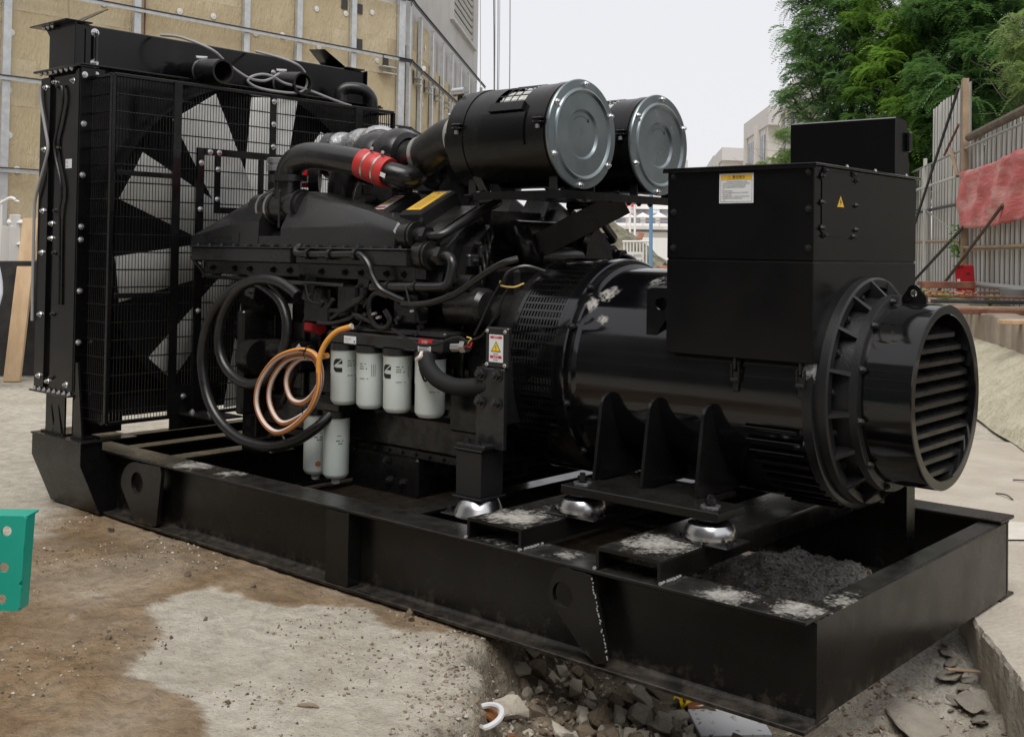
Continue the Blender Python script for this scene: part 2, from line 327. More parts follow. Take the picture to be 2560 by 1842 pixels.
# ------------------------------------------------------------------ mesh helpers
def _frame(d):
    d = Vector(d).normalized()
    a = Vector((0, 0, 1)) if abs(d.z) < 0.9 else Vector((1, 0, 0))
    u = d.cross(a).normalized()
    return u, d.cross(u).normalized(), d
class MB:
    def __init__(s):
        s.v, s.f, s.m = [], [], []
    def add(s, vs, fs, m=0):
        o = len(s.v)
        s.v += [tuple(p) for p in vs]
        s.f += [tuple(i + o for i in f) for f in fs]
        s.m += [m] * len(fs)
        return s
    def box(s, x0, x1, y0, y1, z0, z1, m=0, bev=0.0):
        c = Vector(((x0 + x1) / 2, (y0 + y1) / 2, (z0 + z1) / 2))
        return s.obox(c, (abs(x1 - x0), abs(y1 - y0), abs(z1 - z0)), Matrix.Identity(3), m, bev)
    def obox(s, c, size, rot, m=0, bev=0.0):
        h = [q / 2 for q in size]
        b = min(bev, min(h) * 0.9)
        rot = rot.to_matrix() if hasattr(rot, 'to_matrix') else rot
        c = Vector(c)
        if b <= 0:
            vs = [c + rot @ Vector((sx * h[0], sy * h[1], sz * h[2])) for sx in (-1, 1) for sy in (-1, 1) for sz in (-1, 1)]
            return s.add(vs, [(0, 1, 3, 2), (4, 6, 7, 5), (0, 4, 5, 1), (2, 3, 7, 6), (0, 2, 6, 4), (1, 5, 7, 3)], m)
        vs, idx = [], {}
        for sx in (-1, 1):
            for sy in (-1, 1):
                for sz in (-1, 1):
                    for ax in range(3):
                        q = [sx * (h[0] - (b if ax != 0 else 0)), sy * (h[1] - (b if ax != 1 else 0)), sz * (h[2] - (b if ax != 2 else 0))]
                        idx[(sx, sy, sz, ax)] = len(vs)
                        vs.append(c + rot @ Vector(q))
        fs = []
        for ax in range(3):
            o = [i for i in range(3) if i != ax]
            for sg in (-1, 1):
                def key(a, bb):
                    k = [0, 0, 0]
                    k[ax] = sg; k[o[0]] = a; k[o[1]] = bb
                    return idx[(*k, ax)]
                fs.append((key(-1, -1), key(1, -1), key(1, 1), key(-1, 1)))
        for ax in range(3):
            o = [i for i in range(3) if i != ax]
            for a in (-1, 1):
                for bb in (-1, 1):
                    def k2(t, which):
                        k = [0, 0, 0]
                        k[ax] = t; k[o[0]] = a; k[o[1]] = bb
                        return idx[(*k, o[which])]
                    fs.append((k2(-1, 0), k2(1, 0), k2(1, 1), k2(-1, 1)))
        for sx in (-1, 1):
            for sy in (-1, 1):
                for sz in (-1, 1):
                    fs.append(tuple(idx[(sx, sy, sz, a)] for a in range(3)))
        return s.add(vs, fs, m)
    def cyl(s, p0, p1, r0, r1=None, n=20, m=0, caps=True):
        r1 = r0 if r1 is None else r1
        p0, p1 = Vector(p0), Vector(p1)
        u, w, d = _frame(p1 - p0)
        vs = []
        for p, r in ((p0, r0), (p1, r1)):
            for i in range(n):
                a = 2 * math.pi * i / n
                vs.append(p + u * (r * math.cos(a)) + w * (r * math.sin(a)))
        fs = [(i, (i + 1) % n, n + (i + 1) % n, n + i) for i in range(n)]
        if caps: fs += [tuple(range(n))[::-1], tuple(range(n, 2 * n))]
        return s.add(vs, fs, m)
    def lathe(s, prof, o, axis=(1, 0, 0), n=48, m=0, a0=0.0, a1=2 * math.pi, closed=True):
        o = Vector(o)
        u, w, d = _frame(axis)
        full = abs(a1 - a0 - 2 * math.pi) < 1e-6
        k = n if full else n + 1
        vs, fs = [], []
        for (a, r) in prof:
            for i in range(k):
                t = a0 + (a1 - a0) * i / n
                vs.append(o + d * a + u * (r * math.cos(t)) + w * (r * math.sin(t)))
        for j in range(len(prof) - 1):
            for i in range(n):
                i2 = (i + 1) % k if full else i + 1
                fs.append((j * k + i, j * k + i2, (j + 1) * k + i2, (j + 1) * k + i))
        if closed and full:
            if prof[0][1] > 1e-6: fs.append(tuple(range(k))[::-1])
            if prof[-1][1] > 1e-6: fs.append(tuple(range((len(prof) - 1) * k, len(prof) * k)))
        return s.add(vs, fs, m)
    def tube(s, pts, r, n=10, m=0, sub=6, closed=False, caps=True, mfun=None):
        P = smooth_path(pts, sub, closed) if sub > 1 else [Vector(p) for p in pts]
        k = len(P)
        T = []
        for i in range(k):
            a = P[(i - 1) % k] if (closed or i > 0) else P[i]
            b = P[(i + 1) % k] if (closed or i < k - 1) else P[i]
            T.append((b - a).normalized())
        u, w, _ = _frame(T[0])
        vs = []
        for i in range(k):
            t = T[i]
            u = (u - t * u.dot(t)).normalized()
            w = t.cross(u)
            rr = r(i / (k - 1)) if callable(r) else r
            for j in range(n):
                a = 2 * math.pi * j / n
                vs.append(P[i] + u * (rr * math.cos(a)) + w * (rr * math.sin(a)))
        fs, ms = [], []
        for i in range(k if closed else k - 1):
            i2 = (i + 1) % k
            for j in range(n):
                fs.append((i * n + j, i * n + (j + 1) % n, i2 * n + (j + 1) % n, i2 * n + j))
                ms.append(mfun(i / k, j / n) if mfun else m)
        if caps and not closed:
            fs += [tuple(range(n))[::-1], tuple(range((k - 1) * n, k * n))]
            ms += [m, m]
        s.add(vs, fs, m)
        s.m[-len(fs):] = ms
        return s
    def prism(s, poly, d0, d1, plane='xz', m=0):
        """polygon in a coordinate plane, extruded along the third axis from d0 to d1"""
        def mk(p, d):
            return {'xz': (p[0], d, p[1]), 'yz': (d, p[0], p[1]), 'xy': (p[0], p[1], d)}[plane]
        n = len(poly)
        vs = [mk(p, d0) for p in poly] + [mk(p, d1) for p in poly]
        fs = [tuple(range(n))[::-1], tuple(range(n, 2 * n))] + [(i, (i + 1) % n, n + (i + 1) % n, n + i) for i in range(n)]
        return s.add(vs, fs, m)
    def holed(s, poly, hc, hr, d0, d1, plane='xz', m=0, n=40):
        """plate with a round hole: outline resampled by angle about the hole centre"""
        out = []
        for i in range(n):
            a = 2 * math.pi * i / n
            dx, dy = math.cos(a), math.sin(a)
            best = None
            for j in range(len(poly)):
                x1, y1 = poly[j][0] - hc[0], poly[j][1] - hc[1]
                x2, y2 = poly[(j + 1) % len(poly)][0] - hc[0], poly[(j + 1) % len(poly)][1] - hc[1]
                den = dx * (y2 - y1) - dy * (x2 - x1)
                if abs(den) < 1e-9: continue
                t = (x1 * (y2 - y1) - y1 * (x2 - x1)) / den
                q = (x1 * dy - y1 * dx) / den
                if t > 0 and -1e-6 <= q <= 1 + 1e-6 and (best is None or t < best): best = t
            best = best or hr * 1.5
            out.append((hc[0] + dx * best, hc[1] + dy * best))
        inn = [(hc[0] + hr * math.cos(2 * math.pi * i / n), hc[1] + hr * math.sin(2 * math.pi * i / n)) for i in range(n)]
        def mk(p, d):
            return {'xz': (p[0], d, p[1]), 'yz': (d, p[0], p[1]), 'xy': (p[0], p[1], d)}[plane]
        vs = [mk(p, d) for d in (d0, d1) for p in out + inn]
        fs = []
        for i in range(n):
            j = (i + 1) % n
            fs += [(i, j, n + j, n + i), (2 * n + i, 3 * n + i, 3 * n + j, 2 * n + j), (i, 2 * n + i, 2 * n + j, j), (n + i, n + j, 3 * n + j, 3 * n + i)]
        return s.add(vs, fs, m)
    def loft(s, secs, m=0, caps=True):
        n = len(secs[0])
        vs = [p for sec in secs for p in sec]
        fs = []
        for j in range(len(secs) - 1):
            for i in range(n):
                fs.append((j * n + i, j * n + (i + 1) % n, (j + 1) * n + (i + 1) % n, (j + 1) * n + i))
        if caps: fs += [tuple(range(n))[::-1], tuple(range((len(secs) - 1) * n, len(secs) * n))]
        return s.add(vs, fs, m)
    def quad(s, a, b, c, d, m=0):
        return s.add([a, b, c, d], [(0, 1, 2, 3)], m)
    def bolt(s, p, d, r=0.014, h=0.012, m=0, wash=True):
        p = Vector(p)
        d = Vector(d).normalized()
        if wash: s.cyl(p, p + d * (h * 0.25), r * 1.35, n=12, m=m)
        s.cyl(p + d * (h * 0.25), p + d * h, r, r * 0.92, n=6, m=m)
        s.cyl(p + d * h, p + d * (h * 1.5), r * 0.6, r * 0.5, n=8, m=m)
        return s
    def merge(s, o, f=lambda p: p, m=None):
        k = len(s.v)
        s.v += [tuple(f(p)) for p in o.v]
        s.f += [tuple(i + k for i in q) for q in o.f]
        s.m += o.m if m is None else [m] * len(o.f)
        return s
    def mesh(s, name, mats, smooth=True, angle=32, recalc=True):
        me = bpy.data.meshes.new(name)
        me.from_pydata(s.v, [], s.f)
        for mt in ([mats] if isinstance(mats, str) else mats): me.materials.append(MATS[mt])
        me.polygons.foreach_set('material_index', s.m)
        if recalc and len(s.f) < 60000:
            bm = bmesh.new()
            bm.from_mesh(me)
            bmesh.ops.recalc_face_normals(bm, faces=bm.faces)
            bm.to_mesh(me)
            bm.free()
        if smooth:
            me.polygons.foreach_set('use_smooth', [True] * len(me.polygons))
            me.set_sharp_from_angle(angle=R(angle))
        me.update()
        return me
    def build(s, name, mats, parent=None, **k):
        return link(name, s.mesh(name, mats, **k), parent)
def smooth_path(pts, sub=6, closed=False):
    P = [Vector(p) for p in pts]
    n = len(P)
    if n < 3: return P
    out = []
    for i in range(n if closed else n - 1):
        p1, p2 = P[i], P[(i + 1) % n]
        p0 = P[(i - 1) % n] if (closed or i > 0) else p1 * 2 - p2
        p3 = P[(i + 2) % n] if (closed or i + 2 < n) else p2 * 2 - p1
        for k in range(sub):
            t = k / sub
            out.append(0.5 * ((2 * p1) + (p2 - p0) * t + (2 * p0 - 5 * p1 + 4 * p2 - p3) * t * t + (3 * p1 - p0 - 3 * p2 + p3) * t ** 3))
    if not closed: out.append(P[-1])
    return out
def link(name, data, parent=None, loc=None, rot=None, scale=None):
    o = bpy.data.objects.new(name, data)
    COL.objects.link(o)
    if loc is not None: o.location = loc
    if rot is not None: o.rotation_euler = rot
    if scale is not None: o.scale = scale
    if parent is not None:
        o.parent = parent
        o.matrix_parent_inverse = PINV.get(parent.name, Matrix.Identity(4))
    return o
PINV = {}
def tag(o, label, cat, group=None):
    o['label'] = label
    o['category'] = cat
    if group: o['group'] = group
    return o
def thing(name, loc, label, cat, group=None):
    o = bpy.data.objects.new(name, None)
    o.empty_display_size = 0.2
    COL.objects.link(o)
    o.location = loc
    PINV[o.name] = Matrix.Translation(-Vector(loc))
    return tag(o, label, cat, group)
def structure(o):
    o['kind'] = 'structure'
    return o
def stuff(o):
    o['kind'] = 'stuff'
    return o
def text_into(mb, txt, origin, right, up, size, m=0, align='LEFT', squeeze=1.0):
    """flat lettering as mesh, laid on a plane given by right and up vectors"""
    cu = bpy.data.curves.new('lettering', 'FONT')
    cu.body = txt
    cu.size = size
    cu.align_x = align
    cu.resolution_u = 2
    ob = bpy.data.objects.new('lettering', cu)
    COL.objects.link(ob)
    dg = bpy.context.evaluated_depsgraph_get()
    dg.update()
    me = bpy.data.meshes.new_from_object(ob.evaluated_get(dg))
    right, up, origin = Vector(right).normalized(), Vector(up).normalized(), Vector(origin)
    mb.add([origin + right * (v.co.x * squeeze) + up * v.co.y for v in me.vertices], [tuple(p.vertices) for p in me.polygons], m)
    bpy.data.objects.remove(ob)
    bpy.data.curves.remove(cu)
    bpy.data.meshes.remove(me)
    return mb
def rot_from(xd, yd):
    x = Vector(xd).normalized()
    y = Vector(yd)
    y = (y - x * y.dot(x)).normalized()
    z = x.cross(y)
    return Matrix((x, y, z)).transposed()
def nz(x, y, z=0.0, s=1.0):
    return mnoise.noise(Vector((x * s, y * s, z * s)))

# ------------------------------------------------------------------ ground
PALE = [(-2.5, -0.74), (-2.23, -0.87), (-2.07, -1.01), (-1.91, -1.16), (-1.64, -1.16), (-1.43, -1.22), (-1.25, -1.35), (-0.79, -1.0), (-0.85, -0.63), (-1.0, -0.38), (-1.25, -0.10), (-1.42, -0.17), (-1.61, -0.28), (-1.75, -0.22), (-1.83, -0.12), (-1.91, -0.15), (-2.16, -0.4), (-2.31, -0.44), (-2.41, -0.38), (-2.55, -0.4), (-2.59, -0.56)]
BROWN = [(-3.91, -0.49), (-4.42, -0.15), (-4.2, 0.6), (-3.6, 2.0), (-1.2, 2.2), (-1.25, -0.1), (-0.66, -0.7), (-1.89, -2.6), (-3.6, -2.4)]
TRENCH_L = [(-2.6, 6.0), (-1.75, 2.6), (-1.55, 1.2), (-1.42, 0.4), (-1.29, -0.10), (-1.03, -0.43), (-0.80, -0.82), (-0.55, -1.4), (-0.2, -2.6), (0.4, -5.0)]
SLAB_EDGE = [(2.8, -1.88), (0.87, 1.1), (0.49, 1.72), (-0.13, 2.72), (-2.3, 6.3)]
TRENCH = TRENCH_L[::-1] + SLAB_EDGE[::-1][1:]
def sd_poly(px, py, poly):
    """signed distance to a polygon (negative inside), for arrays"""
    d = np.full(px.shape, 1e9)
    ins = np.zeros(px.shape, bool)
    n = len(poly)
    for i in range(n):
        x1, y1 = poly[i]
        x2, y2 = poly[(i + 1) % n]
        ex, ey = x2 - x1, y2 - y1
        t = np.clip(((px - x1) * ex + (py - y1) * ey) / (ex * ex + ey * ey + 1e-12), 0, 1)
        d = np.minimum(d, np.hypot(px - x1 - t * ex, py - y1 - t * ey))
        c = ((y1 > py) != (y2 > py)) & (px < (x2 - x1) * (py - y1) / (y2 - y1 + 1e-12) + x1)
        ins ^= c
    return np.where(ins, -d, d)
def vnoise(x, y, s, seed=0):
    """smooth value noise on arrays"""
    x = x * s + 31.7 * seed + 1000
    y = y * s + 17.3 * seed + 1000
    xi, yi = np.floor(x).astype(np.int64), np.floor(y).astype(np.int64)
    fx, fy = x - xi, y - yi
    fx, fy = fx * fx * (3 - 2 * fx), fy * fy * (3 - 2 * fy)
    def hsh(a, b):
        h = (a * 374761393 + b * 668265263 + seed * 974711) & 0xffffffff
        h = ((h ^ (h >> 13)) * 1274126177) & 0xffffffff
        return ((h ^ (h >> 16)) & 0xffff) / 65535.0
    a, b, c, d = hsh(xi, yi), hsh(xi + 1, yi), hsh(xi, yi + 1), hsh(xi + 1, yi + 1)
    return (a * (1 - fx) + b * fx) * (1 - fy) + (c * (1 - fx) + d * fx) * fy
def fbm(x, y, s, oct=4, seed=0):
    t, amp, tot = 0, 1.0, 0
    for o in range(oct):
        t = t + amp * vnoise(x, y, s * 2 ** o, seed + o)
        tot += amp
        amp *= 0.55
    return t / tot
def smooth01(a, lo, hi):
    t = np.clip((a - lo) / (hi - lo), 0, 1)
    return t * t * (3 - 2 * t)
def ground_height(x, y):
    x, y = np.asarray(x, float), np.asarray(y, float)
    jag = (fbm(x, y, 5, 4, 3) - 0.5) * 0.30
    st = sd_poly(x, y, TRENCH) + jag * 0.6
    inside = smooth01(-st, -0.01, 0.09) * 0.75 + smooth01(-st, 0.08, 0.4) * 0.25
    depth = 0.26 + (fbm(x, y, 3.0, 4, 9) - 0.5) * 0.16
    z = -depth * inside
    z = z + inside * (fbm(x, y, 16, 3, 5) - 0.5) * 0.07
    # a heap of gritty soil between the cross members
    z = z + 0.34 * np.exp(-(((x + 0.75) / 0.75) ** 2 + ((y - 1.45) / 0.62) ** 2)) * inside
    flat = 1 - inside
    z = z + flat * ((fbm(x, y, 1.3, 3, 21) - 0.5) * 0.022 + (fbm(x, y, 14, 4, 33) - 0.5) * 0.016)
    mudz = smooth01(-(sd_poly(x, y, PALE) + (fbm(x, y, 4, 4, 50) - 0.5) * 0.132), -0.02, 0.02)
    z = z + flat * (1 - mudz) * smooth01(-sd_poly(x, y, BROWN), -0.1, 0.1) * (0.003 + 0.013 * smooth01(fbm(x, y, 9, 4, 91), 0.45, 0.75)) * smooth01(-y, 0.06, 0.30)
    near = smooth01(np.hypot(x + 2, y), 9, 4)
    return z * (0.3 + 0.7 * near) - 0.012
def axis_steps(lo, hi, step, far):
    a = list(np.arange(lo, hi + 1e-6, step))
    k, p, s = [], hi, step
    while p < far:
        s *= 1.22
        p += s
        k.append(p)
    a += k
    k, p, s = [], lo, step
    while p > -far:
        s *= 1.22
        p -= s
        k.append(p)
    return np.array(k[::-1] + a)
def make_ground():
    xs, ys = axis_steps(-5.2, 1.6, 0.022, 700), axis_steps(-2.3, 2.4, 0.022, 700)
    X, Y = np.meshgrid(xs, ys)
    Z = ground_height(X, Y)
    # below the paving slab the sheet runs deeper, it is covered there
    nx, ny = len(xs), len(ys)
    co = np.stack([X, Y, Z], -1).reshape(-1, 3)
    i = np.arange(nx * ny).reshape(ny, nx)
    q = np.stack([i[:-1, :-1], i[:-1, 1:], i[1:, 1:], i[1:, :-1]], -1).reshape(-1, 4)
    me = bpy.data.meshes.new('ground')
    me.vertices.add(len(co))
    me.vertices.foreach_set('co', co.ravel())
    me.loops.add(q.size)
    me.loops.foreach_set('vertex_index', q.ravel().astype(np.int32))
    me.polygons.add(len(q))
    me.polygons.foreach_set('loop_start', np.arange(0, q.size, 4, dtype=np.int32))
    me.polygons.foreach_set('loop_total', np.full(len(q), 4, np.int32))
    me.polygons.foreach_set('use_smooth', np.ones(len(q), bool))
    me.update(calc_edges=True)
    x, y = co[:, 0], co[:, 1]
    warp = (fbm(x, y, 4, 4, 50) - 0.5) * 0.22
    pale = smooth01(-(sd_poly(x, y, PALE) + warp * 0.6 + (fbm(x, y, 22, 3, 55) - 0.5) * 0.05), -0.012, 0.016)
    brown = smooth01(-(sd_poly(x, y, BROWN) + warp * 1.5), -0.12, 0.12)
    strip = fbm(x, y, 2.0, 3, 70)
    mud = brown * (1 - pale * 0.94) * (0.9 + 0.7 * (strip - 0.5))
    mud = mud + smooth01(fbm(x, y, 0.8, 4, 80), 0.56, 0.72) * 0.25 * (1 - brown)
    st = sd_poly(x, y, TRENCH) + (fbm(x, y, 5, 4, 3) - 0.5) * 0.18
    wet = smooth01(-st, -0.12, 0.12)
    damp_shade = smooth01(x, -4.4, -3.6) * smooth01(-x, 0.9, 1.3) * smooth01(y, 0.0, 0.25) * smooth01(-y, -1.9, -1.6)   # damp earth, its colour darkened further for the shade inside the frame
    damp_shade = np.clip(damp_shade, 0, 1)
    beyond = smooth01(x * 0.62 + y * 0.2, -0.15, 0.05)      # trampled dust past the end of the frame
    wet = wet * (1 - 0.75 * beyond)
    grav = smooth01(-st, -0.05, 0.1) * np.exp(-(((x + 0.75) / 0.8) ** 2 + ((y - 1.45) / 0.65) ** 2))
    for n, a in (('wet', wet), ('mud', np.clip(mud + 0.5 * beyond * wet, 0, 1)), ('grav', np.clip(grav * 1.3, 0, 1)), ('damp_shade', damp_shade)):
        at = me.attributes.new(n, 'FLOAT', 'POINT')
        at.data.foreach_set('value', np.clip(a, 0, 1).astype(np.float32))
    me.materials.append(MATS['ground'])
    return structure(link('ground', me))
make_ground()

# thick paving slab on the right, its broken edge facing the dug strip
def make_slab():
    edge = []
    pts = [(2.2, -2.18), (0.358, 0.796), (-0.03, 1.42), (-0.65, 2.42), (-2.3, 5.45)]
    for k in range(len(pts) - 1):
        a, b = Vector(pts[k]), Vector(pts[k + 1])
        n = int((b - a).length / 0.025)
        for i in range(n):
            p = a.lerp(b, i / n)
            nn = Vector((b - a)).normalized()
            o = nz(p.x, p.y, 0, 5) * 0.010 + nz(p.x, p.y, 3, 24) * 0.007
            edge.append((p.x + nn.y * o, p.y - nn.x * o))
    mb = MB()
    n = len(edge)
    rows = []
    for dz, out, jit in ((0.004, 0.06, 0.0), (0.004, 0.010, 0.004), (-0.010, 0.0, 0.006), (-0.07, -0.004, 0.016), (-0.14, 0.0, 0.018), (-0.34, 0.006, 0.02)):
        rows.append([(x + out * 0.86 + nz(x, y, dz * 9, 14) * jit, y + out * 0.5 + nz(y, x, dz * 9, 14) * jit, dz + nz(x, y, 5, 9) * 0.006 * (dz < 0)) for x, y in edge])
    back = [[(x + 0.06 * 0.86 + t * 0.86, y + 0.03 + t * 0.5, 0.004 + nz(x + t, y + t, 0, 3) * 0.004) for x, y in edge] for t in (14.0, 6.0, 2.5, 1.0, 0.4, 0.15)]
    allr = back + rows
    vs = [p for r in allr for p in r]
    fs = [(j * n + i, j * n + i + 1, (j + 1) * n + i + 1, (j + 1) * n + i) for j in range(len(allr) - 1) for i in range(n - 1)]
    mb.add(vs, fs)
    pbr('slab_concrete', (0.40, 0.355, 0.295), 0.92, spec=0.15, col2=(0.52, 0.475, 0.405), scale=2.2, thr=(0.3, 0.7), bump=0.9, bscale=34, bdist=0.02)
    return structure(mb.build('paving_slab', 'slab_concrete', angle=28))
make_slab()

# ------------------------------------------------------------------ unfinished building on the left
def make_building():
    WX = -12.5
    CY = 9.95
    D2 = Vector((-0.579, 0.815, 0))
    N2 = Vector((0.815, 0.579, 0))
    b = thing('unfinished_building', (WX, 5, 0), 'unfinished building with yellow insulation boards and galvanised studs behind the radiator', 'building')
    def f1(y, z, o=0.0): return Vector((WX + o, y, z))
    def f2(t, z, o=0.0): return Vector((WX, CY, 0)) + D2 * t + N2 * o + Vector((0, 0, z))
    w = MB()
    w.box(WX - 0.4, WX, -14, CY + 0.12, -0.5, 11)
    a, c, d, e = f2(0, 0, 0), f2(10.1, 0, 0), f2(10.1, 0, -4), f2(0, 0, -4)
    w.prism([(a.x, a.y), (c.x, c.y), (d.x, d.y), (e.x, e.y)], -0.5, 11, 'xy')
    w.build('wall', 'wall_concrete', b)
    # insulation boards, one mesh per size, each a part of its own
    def board_mesh(wd, ht, seed, mat):
        mb = MB()
        nx, nzz = 6, 4
        vs, fs = [], []
        for j in range(nzz + 1):
            for i in range(nx + 1):
                x, z = wd * (i / nx - 0.5), ht * (j / nzz - 0.5)
                edge = i in (0, nx) or j in (0, nzz)
                vs.append((x, 0.070 + nz(x, z, seed, 3) * 0.008, z))
        for j in range(nzz):
            for i in range(nx):
                k = j * (nx + 1) + i
                fs.append((k, k + 1, k + nx + 2, k + nx + 1))
        o = len(vs)
        for (x, z) in ((-wd / 2, -ht / 2), (wd / 2, -ht / 2), (wd / 2, ht / 2), (-wd / 2, ht / 2)): vs.append((x, 0.002, z))
        cs = [0, nx, (nx + 1) * (nzz + 1) - 1, (nx + 1) * nzz]
        for k in range(4): fs.append((o + k, o + (k + 1) % 4, cs[(k + 1) % 4], cs[k]))
        mb.add(vs, fs)
        return mb.mesh('insulation_board', mat, recalc=False)
    bm = [board_mesh(1.1995, 0.5997, k * 3.1, 'mineral_wool' if k % 2 else 'mineral_wool_pale') for k in range(4)]
    wash = MB()
    wash.lathe([(0.0, 0.046), (0.006, 0.046), (0.009, 0.036), (0.006, 0.022), (0.012, 0.012), (0.012, 0.0)], (0, 0, 0), (0, 1, 0), n=14)
    washer = wash.mesh('washer', 'white_paint')
    r1 = (0, 0, -math.pi / 2)                       # board normal (local +y) to +x
    ang2 = math.atan2(N2.y, N2.x) - math.pi / 2
    rl = random.Random(5)
    for row in range(11):
        z = 0.45 + row * 0.6
        off = 0.6 if row % 2 else 0.0
        for c in range(-1, 7):
            y = 2.4 + off + c * 1.2
            wd = min(1.0, (CY + 0.02 - (y - 0.6)) / 1.2)
            if wd < 0.15: continue
            if z > 5.3 and y > 8.3: continue
            link('insulation_board', bm[rl.randrange(4)], b, f1(y - 0.6 * (1 - wd), z, rl.uniform(-0.0015, 0.0015)), r1, (wd, 1, 1))
            for s in (-0.33, 0.30):
                if rl.random() < 0.8:
                    link('washer', washer, b, f1(y + s + rl.uniform(-0.08, 0.08), z + rl.uniform(-0.12, 0.12), 0.078), r1)
        for c in range(0, 8):
            t = 0.62 + off * 0.5 + c * 1.2
            if t > 9.6 or z > 5.0 + (0.3 if c % 2 else 0) - 0.05 * c: continue
            link('insulation_board', bm[rl.randrange(4)], b, f2(t, z, 0.0), (0, 0, ang2))
            if rl.random() < 0.7:
                link('washer', washer, b, f2(t + rl.uniform(-0.3, 0.3), z + rl.uniform(-0.1, 0.1), 0.078), (0, 0, ang2))
    # studs: open steel channels
    def stud(p, along, out, z0, z1, wd=0.10):
        mb = MB()
        rm = rot_from(along, out)
        c = Vector(p)
        zc, hh = (z0 + z1) / 2, z1 - z0
        mb.obox((c.x + out.x * 0.145, c.y + out.y * 0.145, zc), (wd, 0.006, hh), rm)
        for s in (-1, 1):
            q = c + Vector(along) * (s * (wd / 2 - 0.004)) + Vector(out) * 0.115
            mb.obox((q.x, q.y, zc), (0.007, 0.056, hh), rm)
        mb.build('stud', 'galvanised', b)
    Y1, X1 = Vector((0, 1, 0)), Vector((1, 0, 0))
    for y in (-0.5, 1.3, 3.18, 4.95, 6.73, 7.70, 8.80): stud(f1(y, 0), Y1, X1, 0.2, 9.0)
    stud(f1(9.86, 0), Y1, X1, 0.2, 9.0, 0.14)
    stud(f2(0.18, 0), D2, N2, 0.2, 9.0, 0.14)
    for t in (1.25, 2.5, 3.75, 5.0, 6.3, 7.6, 8.9, 10.0): stud(f2(t, 0), D2, N2, 0.2, 5.62, 0.13)
    # rails: angle iron running round the corner
    for z in (1.2, 2.336, 3.475, 4.62, 5.66):
        pts = [f1(-6, z, 0.185), f1(9.4, z, 0.185), f1(9.75, z, 0.185), f2(0.0, z, 0.185) + Vector((0.02, 0, 0)), f2(0.35, z, 0.185), f2(10.3, z, 0.185)]
        mb = MB()
        for k in range(len(pts) - 1):
            p, q = pts[k], pts[k + 1]
            dd = (q - p).normalized()
            mb.obox((p + q) / 2 + Vector((0, 0, 0.022)), ((q - p).length + 0.02, 0.05, 0.012), rot_from(dd, Vector((0, 0, 1)).cross(dd)), 1)
            mb.obox((p + q) / 2 + Vector((0, 0, -0.010)), ((q - p).length + 0.02, 0.012, 0.042), rot_from(dd, Vector((0, 0, 1)).cross(dd)), 0 if k < 2 else 1)
        mb.build('rail', ['galvanised', 'steel_dark'], b)
    br = MB()
    br.box(-0.15, 0.15, 0.0, 0.2, -0.06, -0.045)
    br.box(-0.15, 0.15, 0.0, 0.2, 0.045, 0.06)
    br.box(-0.15, 0.15, 0.0, 0.02, -0.06, 0.06)
    brm = br.mesh('bracket', 'galvanised')
    for t in (1.0, 2.1, 3.2, 4.25, 5.3): link('bracket', brm, b, f2(t, 4.42, 0.0), (0, 0, ang2))
    link('bracket', brm, b, f1(9.55, 4.40, 0.0), r1)
    # dark openings cut in the boards round the brackets
    hole = MB()
    hole.box(-0.09, 0.09, 0.079, 0.086, -0.10, 0.10)
    hm = hole.mesh('cut_opening', 'seam_dark')
    for y, z in ((8.96, 5.33), (8.64, 5.35), (8.97, 4.76), (9.55, 4.55)): link('cut_opening', hm, b, f1(y, z), r1, (0.7, 1, 0.8))
    for t in (0.85, 1.95, 3.05, 4.1): link('cut_opening', hm, b, f2(t, 4.48), (0, 0, ang2), (0.6, 1, 1.2))
    # louvre high on the side wall
    lv = MB()
    for (t0, t1, z0, z1) in ((5.4, 9.4, 6.45, 6.53), (5.4, 9.4, 9.2, 9.4), (5.4, 5.48, 6.53, 9.2), (8.7, 9.4, 6.53, 9.2)):
        lv.obox(f2((t0 + t1) / 2, (z0 + z1) / 2, 0.03), (t1 - t0, 0.10, z1 - z0), rot_from(D2, N2))
    lv.build('louvre_frame', 'wall_concrete', b)
    sl = MB()
    sl.obox((0, 0, 0), (3.2, 0.010, 0.075), Matrix.Rotation(R(35), 3, 'X'))
    slm = sl.mesh('louvre_slat', 'galvanised')
    for k in range(16): link('louvre_slat', slm, b, f2(7.09, 6.63 + 0.165 * k, 0.045), (0, 0, math.atan2(D2.y, D2.x)))
    bk = MB()
    bk.obox(f2(7.09, 7.86, 0.012), (3.22, 0.01, 2.7), rot_from(D2, N2))
    bk.build('louvre_shadow_box', 'seam_dark', b)
    # a hanging cord and a red-brown pipe
    cb = MB()
    cb.tube([f1(3.85, 7.0, 0.3), f1(3.88, 4.6, 0.3), f1(3.95, 3.4, 0.3), f1(3.86, 2.3, 0.3), f1(3.68, 1.9, 0.3)], 0.006, n=5)
    cb.build('hanging_cord', 'timber_old', b)
    rp = MB()
    rp.tube([f1(5.07, 8.0, 0.12), f1(5.07, 4.2, 0.12)], 0.012, n=8, sub=1)
    rp.build('conduit', 'rust', b)
make_building()

